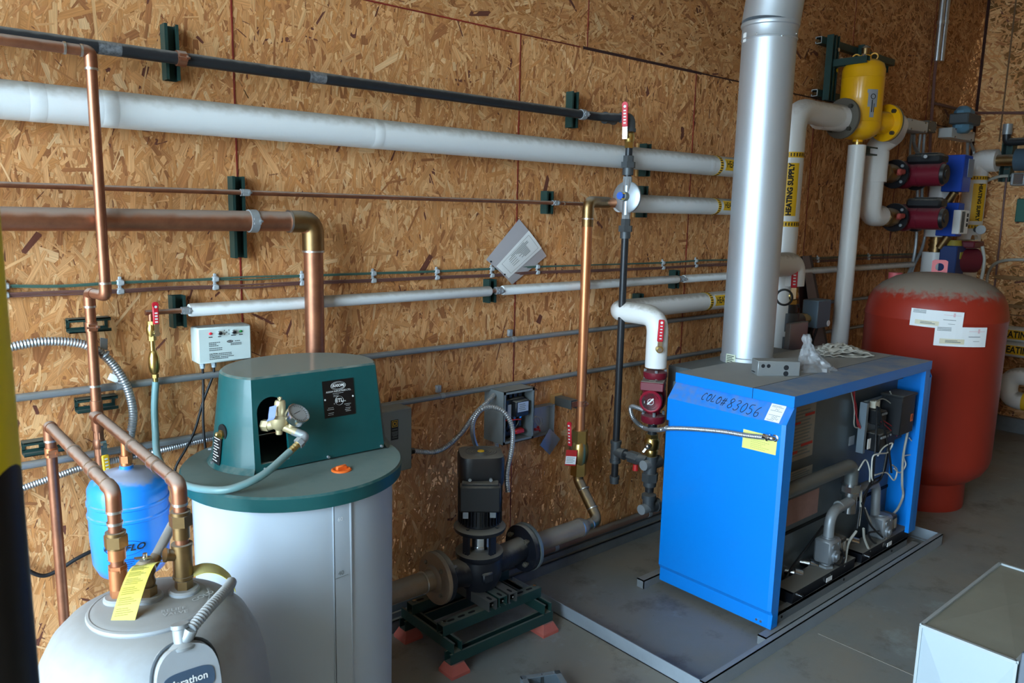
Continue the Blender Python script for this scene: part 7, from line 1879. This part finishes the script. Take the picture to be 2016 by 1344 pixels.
mb = MB(); zt2_ = zk(632); mb.cyl((xk, -.25, zk(650)), (xk, -.25, zk(615)), .055); mb.cyl((xk, -.25, zt2_), (xk+.12, -.25, zt2_-.0), .04); mb.cyl((xk, -.25, zk(700)), (xk, -.25, zk(660)), .06); mb.build('iron_fitting', iron_fit, t)
mb = MB(); mb.hexa((xk+.11, -.25, zt2_), (xk+.17, -.25, zt2_), .04); mb.cyl((xk+.17, -.25, zt2_), (xk+.36, -.25, zt2_), .025); mb.build('brass_nipple', brass, t)
mb = MB(); o = V((xk-.04, -.29, zk(585))); mb.torus(P(1544, 585, y=-.33), dirt, .042, .006, 24, 6); mb.build('key_ring', black_pl, t)
A = P(1607, 592, y=-.3); B = P(1625, 643, y=-.3)
t = thing('flow_switch', 'blue-grey switch box on the brass nipple behind the boiler', 'switch box', ((A.x+B.x)/2, -.27, B.z)); mb = MB(); mb.bbox(((A.x+B.x)/2+.02, -.26, (A.z+B.z)/2), (B.x-A.x+.02, .1, A.z-B.z), .006); mb.build('housing', M('switch_bluegrey', S(104, 124, 140), .45, .2), t); mb = MB(); mb.cyl(((A.x+B.x)/2+.08, -.312, (A.z+B.z)/2-.06), ((A.x+B.x)/2+.08, -.309, (A.z+B.z)/2-.06), .018); mb.build('label', paper, t, 0)
mb = MB(); q = V(((A.x+B.x)/2, -.27, B.z)); mb.tube(spline([q+V((-.02, 0, 0)), q+V((-.03, .02, -.1)), q+V((-.05, .0, -.25))]), .007, 8); mb.tube(spline([q+V((.03, 0, 0)), q+V((.02, .02, -.12)), q+V((-.02, .0, -.25))]), .007, 8); mb.build('leads', cable_b, t)
# brown folded flashing leaning on the wall
q = [P(a, b, y=c) for a, b, c in ((1572, 503, -.06), (1582, 500, -.06), (1612, 690, -.30), (1548, 694, -.30))]
def sheetq(mb, q, th_): n = (q[1]-q[0]).cross(q[3]-q[0]).normalized()*th_; mb.rings([[p for p in q], [p+n for p in q]])
t = thing('flashing', 'dark brown folded metal flashing leaning against the wall behind the flue', 'flashing', q[3])
mb = MB(); sheetq(mb, [P(1572, 506, y=-.03), P(1584, 503, y=-.03), P(1612, 700, y=-.13), P(1577, 700, y=-.13)], .004); mb.build('inner_face', brown_st, t, 0)
mb = MB(); sheetq(mb, [P(1581, 504, y=-.06), P(1593, 503, y=-.06), P(1630, 700, y=-.17), P(1606, 700, y=-.17)], .004); mb.build('outer_flange', brown_lt, t, 0)
mb = MB(); sheetq(mb, [P(1593, 503, y=-.06), P(1598, 502, y=-.04), P(1634, 700, y=-.15), P(1629, 700, y=-.17)], .003); mb.build('folded_edge', brown_st, t, 0)
A = P(1558, 645, y=-.4); B = P(1589, 690, y=-.4); mb = MB(); mb.bbox(((A.x+B.x)/2, -.38, (A.z+B.z)/2-.03), (B.x-A.x, .03, A.z-B.z+.1), .003); tag(mb.build('cover_plate', plate_al, None, 0), 'grey metal plate standing behind the boiler beside the flue', 'cover plate')
c = P(1670, 612, y=-.12); lever_valve('isolation_valve', 'small valve with a red lever on the wall just past the slim white drain pipe', 'valve', (c.x-.03, -.09, P(1660, 588, y=-.09).z), (1, 0, 0), .02, .14, (.03, 0, -1), (.3, -1, 0), L=.1, hw=.03, body_m=galv)

# ---------------------------------------------------------------- near things
zB_ = .5
A = P(1815, 1232, z=zB_); B = P(1968, 1110, z=zB_); Cc = P(2003, 1303, z=zB_)
t = thing('duct_section', 'pale galvanised rectangular duct section standing on the floor by the boiler', 'duct', (A.x+.4, A.y-.2, 0))
dx0, dy1 = A.x, (A.y+B.y)/2; dx1 = B.x; dy0 = Cc.y
ductm = M('duct_zinc', S(176, 190, 198), .45, .35, .4, .25, 5, S(150, 166, 178)); duct_top = M('duct_top_darker', S(138, 136, 122), .75, .1, 0, .5, 6, S(116, 108, 96))  # top sheet gets a darker, duller colour than the side sheets
def xface(mb, o, u, v, n_, h=.008):    # cross-broken sheet
    c = o+(u+v)/2+n_*h; b = len(mb.v); mb.v += [tuple(p) for p in (o, o+u, o+u+v, o+v, c)]; mb.f += [[b, b+1, b+4], [b+1, b+2, b+4], [b+2, b+3, b+4], [b+3, b, b+4]]
mb = MB(); o = V((dx0, dy0, 0)); W3 = V((0, dy1-dy0, 0)); L3 = V((dx1-dx0, 0, 0)); H3 = V((0, 0, zB_))
xface(mb, o, W3, H3, V((-1, 0, 0))); xface(mb, o+W3, L3, H3, Y); xface(mb, o, L3, H3, -Y); xface(mb, o+L3, W3, H3, X); mb.build('side_sheet', ductm, t, 0)
mb = MB(); xface(mb, o+H3, L3, W3, Z); mb.build('top_sheet', duct_top, t, 0)
mb = MB()
for a, b in ((o+H3, o+H3+L3), (o+H3+W3, o+H3+W3+L3), (o+H3, o+H3+W3), (o+H3+L3, o+H3+L3+W3)): mb.bar(a+Z*.002, b+Z*.002, .01, .009)
for a in (o, o+W3, o+L3, o+L3+W3): mb.bar(a, a+H3, .008, .008, X)
mb.build('seam', M('duct_seam', S(186, 196, 200), .4, .4, .5), t, 0)
mb = MB(); mb.bbox((dx0+.32, dy0-.02, zB_/2+.02), (.66, .02, zB_+.04), .003); mb.build('corner_flange', M('flange_zinc', S(112, 120, 132), .5, .5), t, 0)
# grey tray on the floor
A = P(1024, 1331, z=.06); B = P(1101, 1319, z=.06)
t = thing('metal_tray', 'small open grey metal box on the floor in front of the pump stand', 'tray', (A.x+.1, A.y-.15, 0))
tw = (B-A); 
u_ = tw.normalized(); v_ = V((u_.y, -u_.x, 0)); W2 = tw.length
mb = MB(); traym = M('tray_grey', S(126, 140, 150), .5, .3, .3, .3, 9)
a0, a1, a2, a3 = A, B, B+v_*.3, A+v_*.3
for p, q in ((a0, a1), (a1, a2), (a2, a3), (a3, a0)):
    m_ = (p+q)/2; ins = ((a0+a2)/2-m_).normalized()*.004
    mb.rings([[V((p.x, p.y, 0)), V((q.x, q.y, 0)), V((q.x, q.y, .06)), V((p.x, p.y, .06))], [V((p.x, p.y, 0))+ins, V((q.x, q.y, 0))+ins, V((q.x, q.y, .06))+ins, V((p.x, p.y, .06))+ins]])
    mb.rings([[V((p.x, p.y, .058)), V((q.x, q.y, .058)), V((q.x, q.y, .061)), V((p.x, p.y, .061))], [V((p.x, p.y, .058))+ins*5, V((q.x, q.y, .058))+ins*5, V((q.x, q.y, .061))+ins*5, V((p.x, p.y, .061))+ins*5]])
mb.rings([[V((p.x, p.y, .001)) for p in (a0, a1, a2, a3)], [V((p.x, p.y, .004)) for p in (a0, a1, a2, a3)]])
mb.build('pan', traym, t, 0)
mb = MB(); c = A.lerp(B, .52)+v_*.012; mb.cyl((c.x, c.y, .0), (c.x, c.y, .064), .003, n=8); mb.build('rivet', chrome, t)
# hazard-striped guard post in the doorway
def stripes():
    m = bpy.data.materials.new('hazard_stripes'); m.use_nodes = True; nt = m.node_tree; N = nt.nodes; L = nt.links; b = N['Principled BSDF']; b.inputs['Roughness'].default_value = .45
    g_ = N.new('ShaderNodeNewGeometry'); d = N.new('ShaderNodeVectorMath'); d.operation = 'DOT_PRODUCT'; d.inputs[1].default_value = (-.75*2.1, .656*2.1, 1)
    L.new(g_.outputs['Position'], d.inputs[0]); a = N.new('ShaderNodeMath'); a.operation = 'ADD'; a.inputs[1].default_value = HZ_OFF; L.new(d.outputs['Value'], a.inputs[0])
    k = N.new('ShaderNodeMath'); k.operation = 'DIVIDE'; k.inputs[1].default_value = .56; L.new(a.outputs[0], k.inputs[0]); f_ = N.new('ShaderNodeMath'); f_.operation = 'FRACT'; L.new(k.outputs[0], f_.inputs[0])
    s_ = N.new('ShaderNodeMath'); s_.operation = 'GREATER_THAN'; s_.inputs[1].default_value = .5; L.new(f_.outputs[0], s_.inputs[0])
    x = N.new('ShaderNodeMix'); x.data_type = 'RGBA'; x.inputs[6].default_value = S(226, 208, 20); x.inputs[7].default_value = S(10, 11, 14); L.new(s_.outputs[0], x.inputs[0]); L.new(x.outputs[2], b.inputs['Base Color']); return m
dP = .72; ed = P(23, 900, d=dP); rP = .045
cP = ed - V((rt.x, rt.y, 0)).normalized()*rP
bnd = P(4, 888, d=dP-.03)
val = bnd.dot(V((-.75*2.1, .656*2.1, 1)))
HZ_OFF = -val+.56*2
mb = MB(); mb.lathe([(rP, .0), (rP, 2.05), (rP*.8, 2.08), (.001, 2.09)], (cP.x, cP.y, 0), n=32); mb.cyl((cP.x, cP.y, 0), (cP.x, cP.y, .012), .09, n=28)
tag(mb.build('guard_post', stripes()), 'yellow and black hazard-striped guard post close to the camera', 'post')
for o in bpy.data.objects:
    if '_o' in o.keys(): del o['_o']
